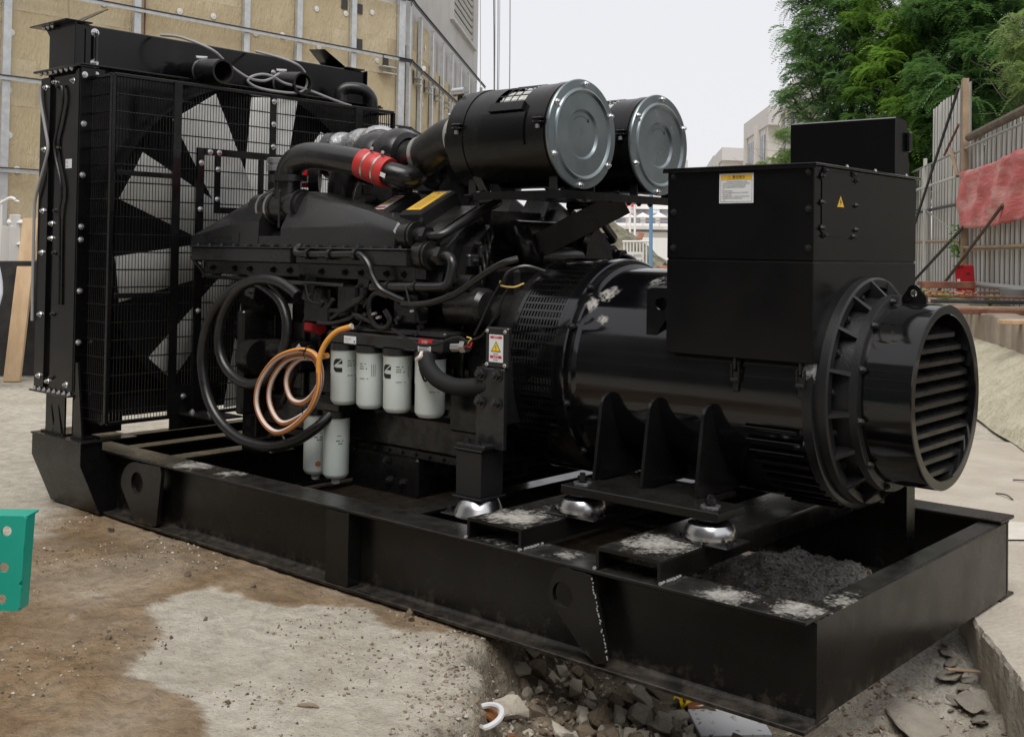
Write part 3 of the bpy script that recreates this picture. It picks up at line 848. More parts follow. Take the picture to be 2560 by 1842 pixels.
# things leaning and lying in front of the building
def left_clutter():
    p = ray_point(0, 930, 12.2)
    b = MB()
    b.obox((-10.62, 2.30, 0.62), (1.7, 0.03, 1.25), rot_from(RV, Vector((0.1, -0.1, 1)).cross(RV)), bev=0.004)
    o = b.build('plywood_sheet', 'plywood_black')
    tag(o, 'black plywood sheet standing on edge behind the leaning plank at far left', 'plywood')
    b = MB()
    top, bot = Vector((-10.38, 2.58, 1.70)), Vector((-10.10, 2.28, -0.01))
    d = (top - bot).normalized()
    b.obox((top + bot) / 2, ((top - bot).length, 0.17, 0.05), rot_from(d, RV), bev=0.004)
    tag(b.build('plank', 'timber'), 'pale timber plank leaning beside the radiator at far left', 'plank')
    b = MB()
    PB = ray_point(-45, 660, 11.0)
    n, k = 16, 26
    vs = []
    for j in range(k):
        t = j / (k - 1)
        for i in range(n):
            s = i / (n - 1)
            q = Vector((PB.x, PB.y, 0.0)) + RV * (s * (0.62 - 0.35 * abs(t - 0.35) ** 1.2) - 0.45)
            z = 0.45 + 1.35 * t
            q += Vector((0.5, -0.5, 0)) * (0.10 * math.sin(s * 9 + t * 4) + 0.12 * nz(s * 3, t * 5, 1, 1.3) - 0.2 * t)
            vs.append((q.x, q.y, z + 0.15 * nz(s * 2, t * 3, 4, 1.0)))
    fs = [(j * n + i, j * n + i + 1, (j + 1) * n + i + 1, (j + 1) * n + i) for j in range(k - 1) for i in range(n - 1)]
    b.add(vs, fs)
    o = b.build('plastic_cover', 'plastic_sheet')
    sm = o.modifiers.new('thickness', 'SOLIDIFY')
    sm.thickness = 0.004
    tag(o, 'crumpled translucent white plastic cover hanging at the far left edge', 'plastic sheet')
    b = MB()
    for (px, z0, z1, w) in ((22, 1.25, 1.62, 0.10), (36, 1.1, 1.75, 0.05)):
        q = ray_point(px, 600, 12.6)
        b.box(q.x - w, q.x + w, q.y - 0.04, q.y + 0.04, 0.0, z1, bev=0.004)
    q, q2 = ray_point(20, 560, 12.6), ray_point(78, 560, 12.6)
    for z in (1.42, 1.66): b.tube([(q.x, q.y, z), (q2.x, q2.y, z)], 0.035, n=4, sub=1)
    tag(b.build('scaffold_rack', 'white_paint'), 'white rack standing between the plywood and the insulated wall', 'frame')
    b = MB()
    q = ray_point(16, 500, 12.4)
    b.tube([q + RV * -0.10 + Vector((0, 0, -0.06)), q + Vector((0, 0, 0.0)), q + RV * 0.05 + Vector((0, 0, 0.02)), q + RV * 0.10], 0.02, n=8)
    b.cyl(q + RV * 0.08 + Vector((0, 0, -0.005)), q + RV * 0.14 + Vector((0, 0, -0.02)), 0.014, n=8)
    b.cyl(q + RV * -0.05, Vector((q.x - 0.04, q.y - 0.04, 0)), 0.014, n=8)
    tag(b.build('scaffold_clamp', 'white_paint'), 'small white clamp on a post above the plastic cover', 'clamp')
left_clutter()

# ropes hanging from a hoist outside the frame
def ropes():
    for k, (px, x2, r, mt) in enumerate(((1196, 1198, 0.006, 'cable_grey'), (1228, 1234, 0.010, 'seam_dark'), (1234, 1233, 0.007, 'cable_grey'), (1243, 1239, 0.010, 'cable_grey'), (1250, 1240, 0.006, 'cable_grey'), (1273, 1269, 0.010, 'cable_grey'))):
        b = MB()
        q, q2 = ray_point(px, -420, 21), ray_point(x2, 560, 21)
        mid = (q + q2) / 2 + RV * 0.03
        b.tube([q, mid, q2], r, n=6, sub=8)
        o = b.build('hoist_rope', mt)
        tag(o, ['thin hoist rope hanging closest to the building edge', 'darkest hoist rope, second from the building edge', 'slim grey hoist rope hanging right against the darkest rope', 'thick pale rope in the middle of the hanging bundle', 'thin rope on the right side of the hanging bundle', 'lone grey rope hanging furthest right, apart from the bundle'][k], 'rope', 'ropes hanging from a hoist')
ropes()

# ------------------------------------------------------------------ far buildings
def apartment(name, corner, left_end, right_end, top, floors, label, cornice=0.9):
    """block given by the plan of its near corner and the far ends of its two visible walls"""
    a, l, r = [Vector((p.x, p.y, 0)) for p in (corner, left_end, right_end)]
    b = thing(name, (a.x, a.y, 0), label, 'building')
    back = l + r - a
    w = MB()
    w.prism([(a.x, a.y), (r.x, r.y), (back.x, back.y), (l.x, l.y)], -2, top, 'xy')
    w.build('wall', 'apartment_beige', b)
    cx = (a + back) / 2
    def grow(p, k): 
        d = (p - cx)
        return p + d.normalized() * k
    c = MB()
    q = [grow(p, 0.9) for p in (a, r, back, l)]
    c.prism([(p.x, p.y) for p in q], top - 1.1, top + 0.35, 'xy')
    c.build('cornice', 'apartment_grey', b)
    dl = (l - a)
    L = dl.length
    dl.normalize()
    nl = Vector((-dl.y, dl.x, 0))
    if nl.dot(CAMPOS - a) < 0: nl = -nl
    rm = rot_from(dl, nl)
    def wall_piece(nm, mt, t0, t1, z0, z1, out, dep):
        m = MB()
        p = a + dl * ((t0 + t1) / 2) + nl * (out - dep / 2)
        m.obox((p.x, p.y, (z0 + z1) / 2), (t1 - t0, dep, z1 - z0), rm)
        return m.build(nm, mt, b)
    fh = 3.1
    for (t0, t1) in ((0.08 * L, 0.30 * L), (0.52 * L, 0.90 * L)):
        wall_piece('recess', 'apartment_grey', t0, t1, top - 1.2 - floors * fh, top - 1.25, 0.05, 0.1)
        for k in range(floors):
            z = top - 1.6 - k * fh
            n = 2 if t1 - t0 < 0.3 * L else 4
            for i in range(n):
                u0 = t0 + (t1 - t0) * (i + 0.10) / n
                u1 = t0 + (t1 - t0) * (i + 0.90) / n
                wall_piece('window', 'glass_dark', u0, u1, z - 2.2, z - 0.1, 0.12, 0.1)
            wall_piece('balcony', 'white_paint', t0, t1, z - 2.95, z - 2.55, 0.3, 0.5)
    wall_piece('pier', 'apartment_beige', 0.34 * L, 0.48 * L, -2, top - 0.6, 0.30, 0.6)
    wall_piece('pier', 'apartment_beige', 0.94 * L, 1.0 * L, -2, top - 0.6, 0.30, 0.6)
    dr = (r - a)
    Lr = dr.length
    dr.normalize()
    nr = Vector((-dr.y, dr.x, 0))
    if nr.dot(CAMPOS - a) < 0: nr = -nr
    rr = rot_from(dr, nr)
    for k in range(floors):
        z = top - 2.2 - k * fh
        p = a + dr * (0.80 * Lr) + nr * 0.03
        m = MB()
        m.obox((p.x, p.y, z - 0.8), (0.9, 0.12, 1.5), rr)
        m.build('window', 'glass_dark', b)
    return b
apartment('apartment_block', ray_point(1921, 271, 90), ray_point(1868, 316, 101), ray_point(1976, 271, 91), ray_point(1921, 280, 90).z, 6, 'tall beige apartment block with balconies just left of the tree')
apartment('apartment_block', ray_point(1808, 371, 130), ray_point(1789, 380, 142), ray_point(1870, 371, 131), ray_point(1808, 378, 130).z, 5, 'lower beige apartment block, middle one of the receding row')
apartment('apartment_block', ray_point(1784, 390, 170), ray_point(1768, 400, 190), ray_point(1810, 388, 171), ray_point(1784, 396, 170).z, 5, 'smallest and furthest apartment block beside the right air filter')
apartment('apartment_block', ray_point(1990, 235, 70), ray_point(1962, 238, 76), ray_point(2060, 235, 71), ray_point(1990, 215, 70).z, 7, 'grey apartment block half hidden behind the tree foliage')

def terrace():
    D = 150.0
    P = lambda px, py, d=D: ray_point(px, py, d)
    b = thing('terrace_building', (P(1600, 640).x, P(1600, 640).y, 0), 'white terraced building seen between the air filters and the terminal box', 'building')
    fwd = Vector((_f.x, _f.y, 0)).normalized()
    rt = Vector((RV.x, RV.y, 0)).normalized()
    rm = rot_from(rt, fwd)
    def blk(nm, mt, x0, x1, y0, y1, d, dep):
        p, q = P(x0, y1, d), P(x1, y0, d)
        m = MB()
        c = (p + q) / 2 + fwd * (dep / 2)
        m.obox(c, ((q - p).dot(rt), dep, q.z - p.z), rm)
        return m.build(nm, mt, b)
    blk('wall', 'white_paint', 1440, 1720, 560, 690, D, 8)
    blk('upper_storey', 'apartment_grey', 1440, 1720, 400, 562, D + 6, 8)
    blk('terrace_edge', 'white_paint', 1440, 1720, 566, 571, D - 1.2, 2)
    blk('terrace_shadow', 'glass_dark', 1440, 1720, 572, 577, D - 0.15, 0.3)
    blk('band', 'white_paint', 1440, 1720, 510, 520, D + 5.6, 0.5)
    blk('band', 'apartment_beige', 1440, 1720, 470, 490, D + 5.6, 0.5)
    for k in range(12): blk('window', 'glass_dark' if k % 3 else 'plastic_sheet', 1452 + k * 20, 1469 + k * 20, 523, 533, D + 5.7, 0.3)
    for k in range(7): blk('door', 'glass_dark', 1460 + k * 37 + 6, 1460 + k * 37 + 30, 546, 563, D + 5.7, 0.3)
    blk('shop_sign', 'bright_red', 1550, 1570, 506, 516, D + 5.0, 0.3)
    blk('shop_sign', 'bright_red', 1578, 1588, 506, 518, D + 5.0, 0.3)
    blk('balcony_rail', 'cable_grey', 1590, 1720, 552, 553, D - 1, 0.1)
    for k in range(3):
        px = (1567, 1607, 1648)[k]
        u = thing('parasol', P(px, 565), ['white pyramid parasol on the terrace nearest the brown bracket', 'white pyramid parasol in the middle of the terrace', 'white pyramid parasol on the terrace beside the terminal box'][k], 'parasol', 'white parasols on the terrace')
        q = P(px, 543, D - 3)
        m = MB()
        h = 0.95
        m.add([q + rt * sx * h + fwd * sy * h for sx, sy in ((-1, -1), (1, -1), (1, 1), (-1, 1))] + [q + Vector((0, 0, 0.60))], [(0, 1, 4), (1, 2, 4), (2, 3, 4), (3, 0, 4), (3, 2, 1, 0)])
        m.build('canopy', 'canvas_white', u, smooth=False)
        m = MB()
        m.cyl(q + Vector((0, 0, 0.4)), P(px, 566, D - 3), 0.05, n=6)
        m.build('pole', 'white_paint', u)
    for px in (1575, 1587):
        m = MB()
        m.cyl(P(px, 700, 100), P(px, 470, 100), 0.10, n=8)
        tag(m.build('flag_pole', 'white_paint'), 'pale mast in front of the terrace, ' + ('left' if px < 1580 else 'right') + ' one of the pair', 'mast', 'pair of pale masts')
    m = MB()
    m.cyl(P(1626, 720, 32), P(1629, 380, 32), 0.052, n=12)
    tag(m.build('blue_post', 'pole_blue'), 'tall blue steel post between the air filters and the terminal box', 'post')
    # picket fence with a small sign
    fb = thing('picket_fence', P(1600, 690, 33), 'white picket railing behind the engine, left of the blue post', 'fence')
    d = 33.0
    for k in range(9):
        m = MB()
        p, q = P(1560 + 8 * k, 690, d), P(1560 + 8 * k, 602, d)
        m.cyl(p, q, 0.022, n=6)
        m.build('picket', 'white_paint', fb)
    for yy in (604, 680):
        m = MB()
        m.cyl(P(1556, yy, d), P(1626, yy, d), 0.035, n=6)
        m.build('rail', 'white_paint', fb)
    sg = MB()
    p, q = P(1558, 648, d - 0.3), P(1606, 630, d - 0.3)
    sg.obox((p + q) / 2, ((q - p).dot(rt), 0.03, q.z - p.z), rm)
    up = Vector((0, 0, 1))
    text_into(sg, '上海西玛', P(1575, 642, d - 0.33), rt, up, 0.085, 1)
    sg.cyl(P(1567, 639, d - 0.33), P(1567, 639, d - 0.36), 0.036, n=12, m=2)
    tag(sg.build('notice_board', ['white_paint', 'print_grey', 'label_blue'], recalc=False), 'small white notice board with blue emblem hung on the picket railing', 'sign')
    wl = MB()
    p, q = P(1600, 700, 70), P(1720, 596, 70)
    for k in range(40):
        c = p + rt * ((q - p).dot(rt) * k / 40)
        wl.obox((c.x, c.y, (p.z + q.z) / 2), (0.055, 0.05, q.z - p.z), rm)
    wl.obox(((p + q) / 2) + fwd * 0.05, ((q - p).dot(rt), 0.02, q.z - p.z), rm)
    tag(wl.build('panel_fence', 'white_paint'), 'grey-white ribbed site hoarding in the distance, right of the blue post', 'fence')
    # soil mounds
    for k, (c, rx, rz, lab) in enumerate(((P(1486, 640, 40), 2.0, 3.1, 'large heap of grey-brown soil behind the engine, below the bracket'), (P(1662, 700, 37), 0.75, 1.3, 'smaller soil heap between the blue post and the terminal box'))):
        m = MB()
        n, kk = 40, 24
        vs = []
        for j in range(kk):
            t = j / (kk - 1)
            for i in range(n):
                a = 2 * math.pi * i / n
                r = rx * 2.0 * (1 - t ** 0.9) * (1 + 0.22 * nz(math.cos(a) * 2, math.sin(a) * 2, t * 3 + k * 9, 1.6))
                vs.append((c.x + r * math.cos(a), c.y + r * math.sin(a), -0.2 + (rz + 0.2 if k == 0 else rz) * t ** 0.85 * (1 + 0.1 * nz(a * 3, t * 6, k, 1)) ))
        fs = [(j * n + i, j * n + (i + 1) % n, (j + 1) * n + (i + 1) % n, (j + 1) * n + i) for j in range(kk - 1) for i in range(n)]
        m.add(vs, fs)
        tag(m.build('soil_heap', 'hill_soil'), lab, 'soil heap')
    m = MB()
    c = P(1601, 590, 36)
    m.obox(c, (0.17, 0.2, 0.22), rot_from(rt + Vector((0, 0, -0.35)), fwd), bev=0.01)
    tag(m.build('loose_brick', 'brick_orange'), 'single reddish brick on the edge of the large soil heap', 'brick')
    m = MB()
    c = P(1660, 690, 20)
    m.obox((c.x, c.y, c.z - 0.3), (0.20, 0.4, 0.95), rm, bev=0.01)
    tag(m.build('brick_pier', 'brick_orange'), 'short orange brick pier just left of the terminal box', 'brick pier')
terrace()

# ------------------------------------------------------------------ right hand side: bank, wall, hoarding
FD = Vector((-0.505, 0.863, 0)).normalized()      # direction of wall and hoarding
FN = Vector((-FD.y, FD.x, 0))                     # towards the yard
def right_side():
    base = Vector((-2.0, 8.78, 0))
    # raised bank behind the wall
    a, b = base - FD * 30, base + FD * 60
    m = MB()
    n = 60
    back = -FN
    vs = []
    for j in range(5):
        for i in range(n + 1):
            p = a.lerp(b, i / n) + back * (0.05, 2, 8, 25, 120)[j]
            vs.append((p.x, p.y, 0.70 + 0.03 * nz(p.x, p.y, 0, 0.7)))
    m.add(vs, [(j * (n + 1) + i, j * (n + 1) + i + 1, (j + 1) * (n + 1) + i + 1, (j + 1) * (n + 1) + i) for j in range(4) for i in range(n)])
    structure(m.build('bank', 'hill_soil'))
    m = MB()
    n = 160
    vs = []
    prof = ((-0.34, -0.1), (-0.34, 0.765), (-0.32, 0.785), (0.0, 0.79), (0.02, 0.775), (0.02, -0.1))
    a2, b2 = base - FD * 8, base + FD * 14
    for i in range(n + 1):
        p = a2.lerp(b2, i / n)
        for (o, z) in prof:
            q = p + FN * (o + 0.012 * nz(p.x, p.y, z * 3, 3))
            vs.append((q.x, q.y, z + (0.02 * nz(p.x, p.y, o * 9, 2.5) if z > 0 else 0)))
    k = len(prof)
    m.add(vs, [(i * k + j, i * k + j + 1, (i + 1) * k + j + 1, (i + 1) * k + j) for i in range(n) for j in range(k - 1)])
    tag(m.build('retaining_wall', 'retaining_concrete', angle=50), 'stained low concrete retaining wall along the right side of the yard', 'wall')
    # earth bank under cloth, from the wall down to the ground
    m = MB()
    n, kk = 150, 26
    vs = []
    a2, b2 = base - FD * 7, base + FD * 12
    for i in range(n + 1):
        p = a2.lerp(b2, i / n)
        for j in range(kk):
            t = j / (kk - 1)
            o = 0.02 + 0.80 * t + 0.05 * nz(p.x, p.y, 2, 1.2) * t
            q = p + FN * o
            fold = 0.035 * nz(q.x * 2.2, q.y * 2.2, 0, 2) + 0.02 * nz(q.x, q.y, 4, 9)
            z = 0.46 * (1 - t) ** 0.85 + fold * min(1, 4 * (1 - t)) * min(1, 3 * t + 0.3) + 0.012
            vs.append((q.x, q.y, z))
    m.add(vs, [(i * kk + j, i * kk + j + 1, (i + 1) * kk + j + 1, (i + 1) * kk + j) for i in range(n) for j in range(kk - 1)])
    tag(m.build('covered_slope', 'slope_cloth', angle=80), 'rumpled beige cloth covering the slope below the retaining wall', 'cloth')

    # hoarding of ribbed metal sheets
    f0 = Vector((-5.70, 17.92, 0))
    hb = thing('site_hoarding', (f0.x, f0.y, 0.7), 'weathered hoarding of ribbed grey metal sheets along the right', 'fence')
    def sheet_mesh(w, h, mt='sheet_metal'):
        mb = MB()
        pr = []
        x = 0.0
        pitch = w / 3
        for r in range(3):
            x0 = r * pitch
            pr += [(x0, 0), (x0 + pitch * 0.80, 0.0), (x0 + pitch * 0.84, 0.03), (x0 + pitch * 0.94, 0.03), (x0 + pitch * 0.98, 0.0)]
        pr.append((w, 0))
        vs = [(px, py, z) for z in (0, h) for px, py in pr]
        k = len(pr)
        mb.add(vs, [(i, i + 1, k + i + 1, k + i) for i in range(k - 1)])
        for r in range(3):
            x0 = r * pitch + pitch * 0.89
            mb.box(x0 - 0.062, x0 - 0.022, 0.001, 0.005, 0, h, 1)
        return mb.mesh('sheet', [mt, 'seam_dark'], recalc=False)
    W = 1.02
    sh, sh_t, sh_s = sheet_mesh(W - 0.004, 2.92), sheet_mesh(W - 0.004, 4.02), sheet_mesh(W - 0.004, 2.92, 'sheet_metal_stained')
    rot = math.atan2(FD.y, FD.x)
    rl = random.Random(3)
    for k in range(-16, 17):
        p = f0 + FD * (k * W)
        tall = 0 <= k <= 3
        if tall: pz = 0.66
        else: pz = 0.68 + rl.uniform(-0.02, 0.03) - (0.12 if k > 3 else 0)
        o = link('sheet', sh_t if tall else (sh, sh_s)[k % 3 == 1], hb, (p.x, p.y, pz), (rl.uniform(-0.012, 0.012), rl.uniform(-0.006, 0.006), rot + rl.uniform(-0.012, 0.012)))
    def rail(t0, t1, z0, z1, r, nm='rail', mt='timber_old', out=0.10):
        m = MB()
        p, q = f0 + FD * t0 + FN * out, f0 + FD * t1 + FN * out
        m.tube([(p.x, p.y, z0), ((p.x + q.x) / 2, (p.y + q.y) / 2, (z0 + z1) / 2 + 0.02), (q.x, q.y, z1)], r, n=8, sub=4)
        m.build(nm, mt, hb)
    rail(-15, -0.2, 3.62, 3.62, 0.075, mt='bark')
    rail(-15, 16, 3.42, 3.40, 0.022, mt='cable_grey', out=0.14)
    rail(-15, 16, 2.95, 2.95, 0.03, mt='sheet_metal', out=0.14)
    rail(0.5, 8, 2.45, 2.42, 0.03, mt='steel_dark')
    rail(0.5, 16, 1.75, 1.8, 0.03, mt='timber_old')
    rail(-14, 0, 1.62, 1.60, 0.035, mt='timber')
    rail(-14, 0, 1.55, 1.62, 0.03, mt='timber_old', out=0.14)
    rail(-14, -0.5, 0.98, 0.98, 0.05, mt='cable_grey', out=0.2)
    for t, z1, w, mt in ((0.0, 4.72, 0.11, 'timber_old'), (-6.6, 3.75, 0.07, 'sheet_metal'), (4.2, 3.6, 0.07, 'sheet_metal'), (-12, 3.75, 0.07, 'sheet_metal')):
        m = MB()
        p = f0 + FD * t + FN * 0.13
        m.obox((p.x, p.y, (0.65 + z1) / 2), (w * 1.5, w, z1 - 0.65), rot_from(FD, FN), bev=0.006)
        m.build('post', mt, hb)
    def brace(t0, z0, o0, t1, z1, o1, r, mt):
        m = MB()
        p, q = f0 + FD * t0 + FN * o0, f0 + FD * t1 + FN * o1
        m.tube([(p.x, p.y, z0), (q.x, q.y, z1)], r, n=6, sub=1)
        m.build('brace', mt, hb)
    brace(0.2, 4.6, 0.2, 4.6, 2.1, 0.3, 0.03, 'steel_dark')
    brace(0.2, 3.9, 0.2, 1.6, 3.45, 0.2, 0.025, 'rust')
    brace(0.9, 3.5, 0.2, 0.3, 2.95, 0.2, 0.04, 'timber_old')
    brace(-0.3, 2.0, 0.2, 3.0, 0.75, 0.7, 0.03, 'steel_dark')
    brace(-3.6, 2.25, 0.28, -0.6, 0.74, 0.75, 0.028, 'bark')
    brace(4.0, 2.5, 0.2, 0.4, 1.9, 0.2, 0.012, 'cable_grey')
    # red banner
    m = MB()
    n, kk = 90, 22
    vs = []
    for i in range(n + 1):
        t = -0.1 - 9.5 * i / n
        for j in range(kk):
            s = j / (kk - 1)
            o = 0.24 + 0.05 * nz(t * 1.3, s * 3, 0, 1.2) + 0.03 * math.sin(t * 5 + s * 6 + 2 * nz(t, s, 1, 1.5)) * (1 - abs(s - 0.5))
            p = f0 + FD * t + FN * o
            vs.append((p.x, p.y, 1.98 + 0.04 * math.sin(t * 0.8) + 1.02 * s + 0.02 * nz(t * 3, s, 5, 1)))
    m.add(vs, [(i * kk + j, i * kk + j + 1, (i + 1) * kk + j + 1, (i + 1) * kk + j) for i in range(n) for j in range(kk - 1)])
    o = m.build('banner', 'banner_red', angle=80)
    sm = o.modifiers.new('thickness', 'SOLIDIFY')
    sm.thickness = 0.006
    tag(o, 'faded red cloth banner tied along the metal hoarding', 'banner')
    # red extinguisher case
    c = ray_point(2414, 700, 19.5)
    e = thing('extinguisher_case', (c.x, c.y, 0.72), 'red metal fire extinguisher case standing askew against the hoarding', 'case')
    rm = rot_from(Vector((RV.x, RV.y, 0.06)), Vector((_f.x, _f.y, 0)))
    m = MB()
    cc = Vector((c.x, c.y, 1.03))
    m.obox(cc, (0.24, 0.20, 0.56), rm, bev=0.012)
    m.build('body', 'case_red', e)
    m = MB()
    m.obox(cc + rm @ Vector((0.01, -0.104, 0.14)), (0.07, 0.006, 0.025), rm)
    m.build('handle', 'steel_dark', e)
    m = MB()
    m.obox(cc + rm @ Vector((-0.16, -0.08, 0.02)), (0.09, 0.012, 0.50), rm, bev=0.004)
    m.obox(cc + rm @ Vector((-0.13, -0.05, 0.28)), (0.14, 0.14, 0.02), rm)
    m.build('door', 'case_red', e)
    m = MB()
    m.obox(cc + rm @ Vector((-0.155, -0.092, -0.03)), (0.05, 0.008, 0.16), rm)
    m.build('notice', 'label_white', e)
    # boards, rusty strips and a beam piled on the bank and the wall
    rt = Vector((RV.x, RV.y, 0)).normalized()
    fw = Vector((_f.x, _f.y, 0)).normalized()
    spec = [(2300, 2430, 712, 17.5, 0.26, 'rust', 'broad rusty steel channel lying behind the alternator', 'steel channel', 0.10),
            (2300, 2520, 731, 16.2, 0.16, 'rust', 'narrow rusty steel strip lying below the red case', 'steel strip', 0.03),
            (2300, 2560, 742, 15.4, 0.18, 'rust', 'long rusty plate covered with dead leaves', 'steel plate', 0.03),
            (2330, 2610, 755, 14.6, 0.12, 'plywood_black', 'dark steel section at the back of the plank pile', 'steel section', 0.05),
            (2340, 2620, 772, 13.9, 0.16, 'timber_old', 'long weathered plank with pale top edge lying on the wall', 'plank', 0.05),
            (2380, 2640, 780, 13.5, 0.10, 'rust', 'rusty beam lying under the long plank', 'steel beam', 0.06),
            (2500, 2680, 806, 11.6, 0.13, 'timber', 'short orange-brown plank lying on top of the retaining wall at right', 'plank', 0.045)]
    for (x0, x1, yy, d, w, mt, lab, cat, th) in spec:
        p, q = ray_point(x0, yy, d), ray_point(x1, yy, d)
        c = (p + q) / 2
        ax = Vector(((q - p).x, (q - p).y, rl.uniform(-0.01, 0.01)))
        m = MB()
        m.obox(c, (ax.length, w, th), rot_from(ax, fw), bev=0.005)
        tag(m.build(cat.replace(' ', '_'), mt), lab, cat)
    # fallen leaves on the plate
    m = MB()
    for k in range(420):
        p = ray_point(rl.uniform(2310, 2440), 735, rl.uniform(15.0, 16.4))
        s = rl.uniform(0.015, 0.04)
        rr = Matrix.Rotation(rl.uniform(0, 6), 3, 'Z') @ Matrix.Rotation(rl.uniform(-0.7, 0.7), 3, 'X')
        z = ray_point(2380, 738, 15.6).z + 0.02 + rl.uniform(0, 0.03)
        m.add([Vector((p.x, p.y, z)) + rr @ Vector(v) * s for v in ((-1, 0, 0), (0, -0.5, 0.1), (1, 0, 0), (0, 0.5, 0.1))], [(0, 1, 2, 3)], k % 2)
    o = m.build('dead_leaves', ['stone_brown', 'stone_rust'], recalc=False)
    stuff(o)
    tag(o, 'dry brown leaves scattered over the rusty plates', 'leaves')
    # bucket
    c = ray_point(2538, 742, 15.8)
    m = MB()
    m.lathe([(0, 0.17), (0.0, 0.17), (0.12, 0.20), (0.135, 0.205), (0.135, 0.19), (0.03, 0.16), (0.03, 0.0)], (c.x, c.y, c.z - 0.03), (0, 0, 1), n=24, closed=False)
    tag(m.build('basin', 'cable_grey'), 'grey plastic basin on the bank at the right edge', 'basin')
    # broad-leaved weeds
    for k, (px, py, d, nl, mt, lab) in enumerate(((2320, 712, 18.5, 9, 'leaf_bright', 'bright green broad-leaved weed beside the terminal box'), (2358, 706, 18.8, 8, 'leaf_bright', 'bright green weed growing left of the red case'), (2300, 706, 18.4, 7, 'leaf_pale', 'grey-green weed half hidden behind the terminal box'), (2475, 725, 17.5, 10, 'leaf_pale', 'thin pale weed at the foot of the leaning brace'))):
        c = ray_point(px, py, d)
        pl = thing('weed', (c.x, c.y, 0.7), lab, 'plant', 'weeds along the hoarding')
        m = MB()
        tint = []
        for q in range(nl):
            a = rl.uniform(0, 6.28)
            el = rl.uniform(0.5, 1.2)
            L = rl.uniform(0.22, 0.42)
            w = L * (0.22 if k < 2 else 0.14)
            dirv = Vector((math.cos(a), math.sin(a), 0))
            side = Vector((-dirv.y, dirv.x, 0))
            base0 = Vector((c.x, c.y, 0.70))
            vs = []
            for j in range(6):
                t = j / 5
                p = base0 + dirv * (L * t * math.cos(el)) + Vector((0, 0, L * (t * math.sin(el) - 0.35 * t * t)))
                ww = w * math.sin(math.pi * min(1, t * 0.92 + 0.06))
                vs += [p - side * ww, p + Vector((0, 0, -0.15 * ww)), p + side * ww]
            m.add(vs, [(3 * j + i, 3 * j + i + 1, 3 * j + i + 4, 3 * j + i + 3) for j in range(5) for i in range(2)])
            tint += [rl.random()] * 18
        o = m.build('leaves', mt, pl, recalc=False, angle=80)
        o.data.attributes.new('tint', 'FLOAT', 'POINT').data.foreach_set('value', tint)
        m = MB()
        m.cyl((c.x, c.y, 0.66), (c.x, c.y, 0.78), 0.012, n=6)
        m.build('stem', 'leaf_stem', pl)
    # hanging creeper on the hoarding post
    p = f0 + FD * 0.2 + FN * 0.2
    m = MB()
    tint = []
    for k in range(150):
        c = Vector((p.x, p.y, 0)) + FN * rl.uniform(-0.05, 0.12) + FD * rl.gauss(0, 0.10) + Vector((0, 0, rl.uniform(1.45, 2.05)))
        rr = Matrix.Rotation(rl.uniform(0, 6), 3, 'Z') @ Matrix.Rotation(rl.uniform(-1.2, 1.2), 3, 'X')
        s = rl.uniform(0.03, 0.06)
        m.add([c + rr @ Vector(v) * s for v in ((-1, 0, 0), (0, -0.45, 0), (1, 0, 0), (0, 0.45, 0))], [(0, 1, 2, 3)])
        tint += [rl.random()] * 4
    cr = thing('creeper', (p.x, p.y, 1.4), 'small green creeper hanging on the hoarding below the banner', 'plant')
    o = m.build('leaves', 'leaf_bright', cr, recalc=False)
    o.data.attributes.new('tint', 'FLOAT', 'POINT').data.foreach_set('value', tint)
    m = MB()
    m.tube([(p.x, p.y, 2.05), (p.x + 0.03, p.y, 1.75), (p.x, p.y, 1.45)], 0.008, n=5)
    m.build('vine', 'bark', cr)
pbr('leaf_stem', (0.08, 0.15, 0.04), 0.6)
right_side()

# ------------------------------------------------------------------ trees behind the hoarding
def frond_template(seed, nf=7, npair=11, L=0.55):
    """a spray of feathery compound leaves; returns vertex array and quads"""
    r = random.Random(seed)
    vs, fs = [], []
    for f in range(nf):
        az = 2 * math.pi * f / nf + r.uniform(-0.3, 0.3)
        el = r.uniform(-0.45, 0.65)
        ln = L * r.uniform(0.7, 1.15)
        d = Vector((math.cos(az) * math.cos(el), math.sin(az) * math.cos(el), math.sin(el)))
        side = d.cross(Vector((0, 0, 1))).normalized()
        up = side.cross(d)
        for k in range(npair):
            t = (k + 1) / npair
            p = d * (ln * t) + Vector((0, 0, -0.75 * ln * t * t))
            wl = ln * 0.34 * math.sin(math.pi * (0.12 + 0.80 * t)) + 0.02
            for s in (-1, 1):
                q = (side * s * 0.86 + d * 0.5 + up * r.uniform(-0.22, 0.10)).normalized()
                w = d * (ln / npair * 0.52)
                o = len(vs)
                vs += [p - w * 0.4, p + q * wl * 0.5 - w * 0.9, p + q * wl - w * 0.1 + Vector((0, 0, -0.02)), p + q * wl * 0.5 + w * 0.7]
                fs.append((o, o + 1, o + 2, o + 3))
    return np.array([tuple(v) for v in vs]), np.array(fs)
FRONDS = [frond_template(k) for k in range(5)]
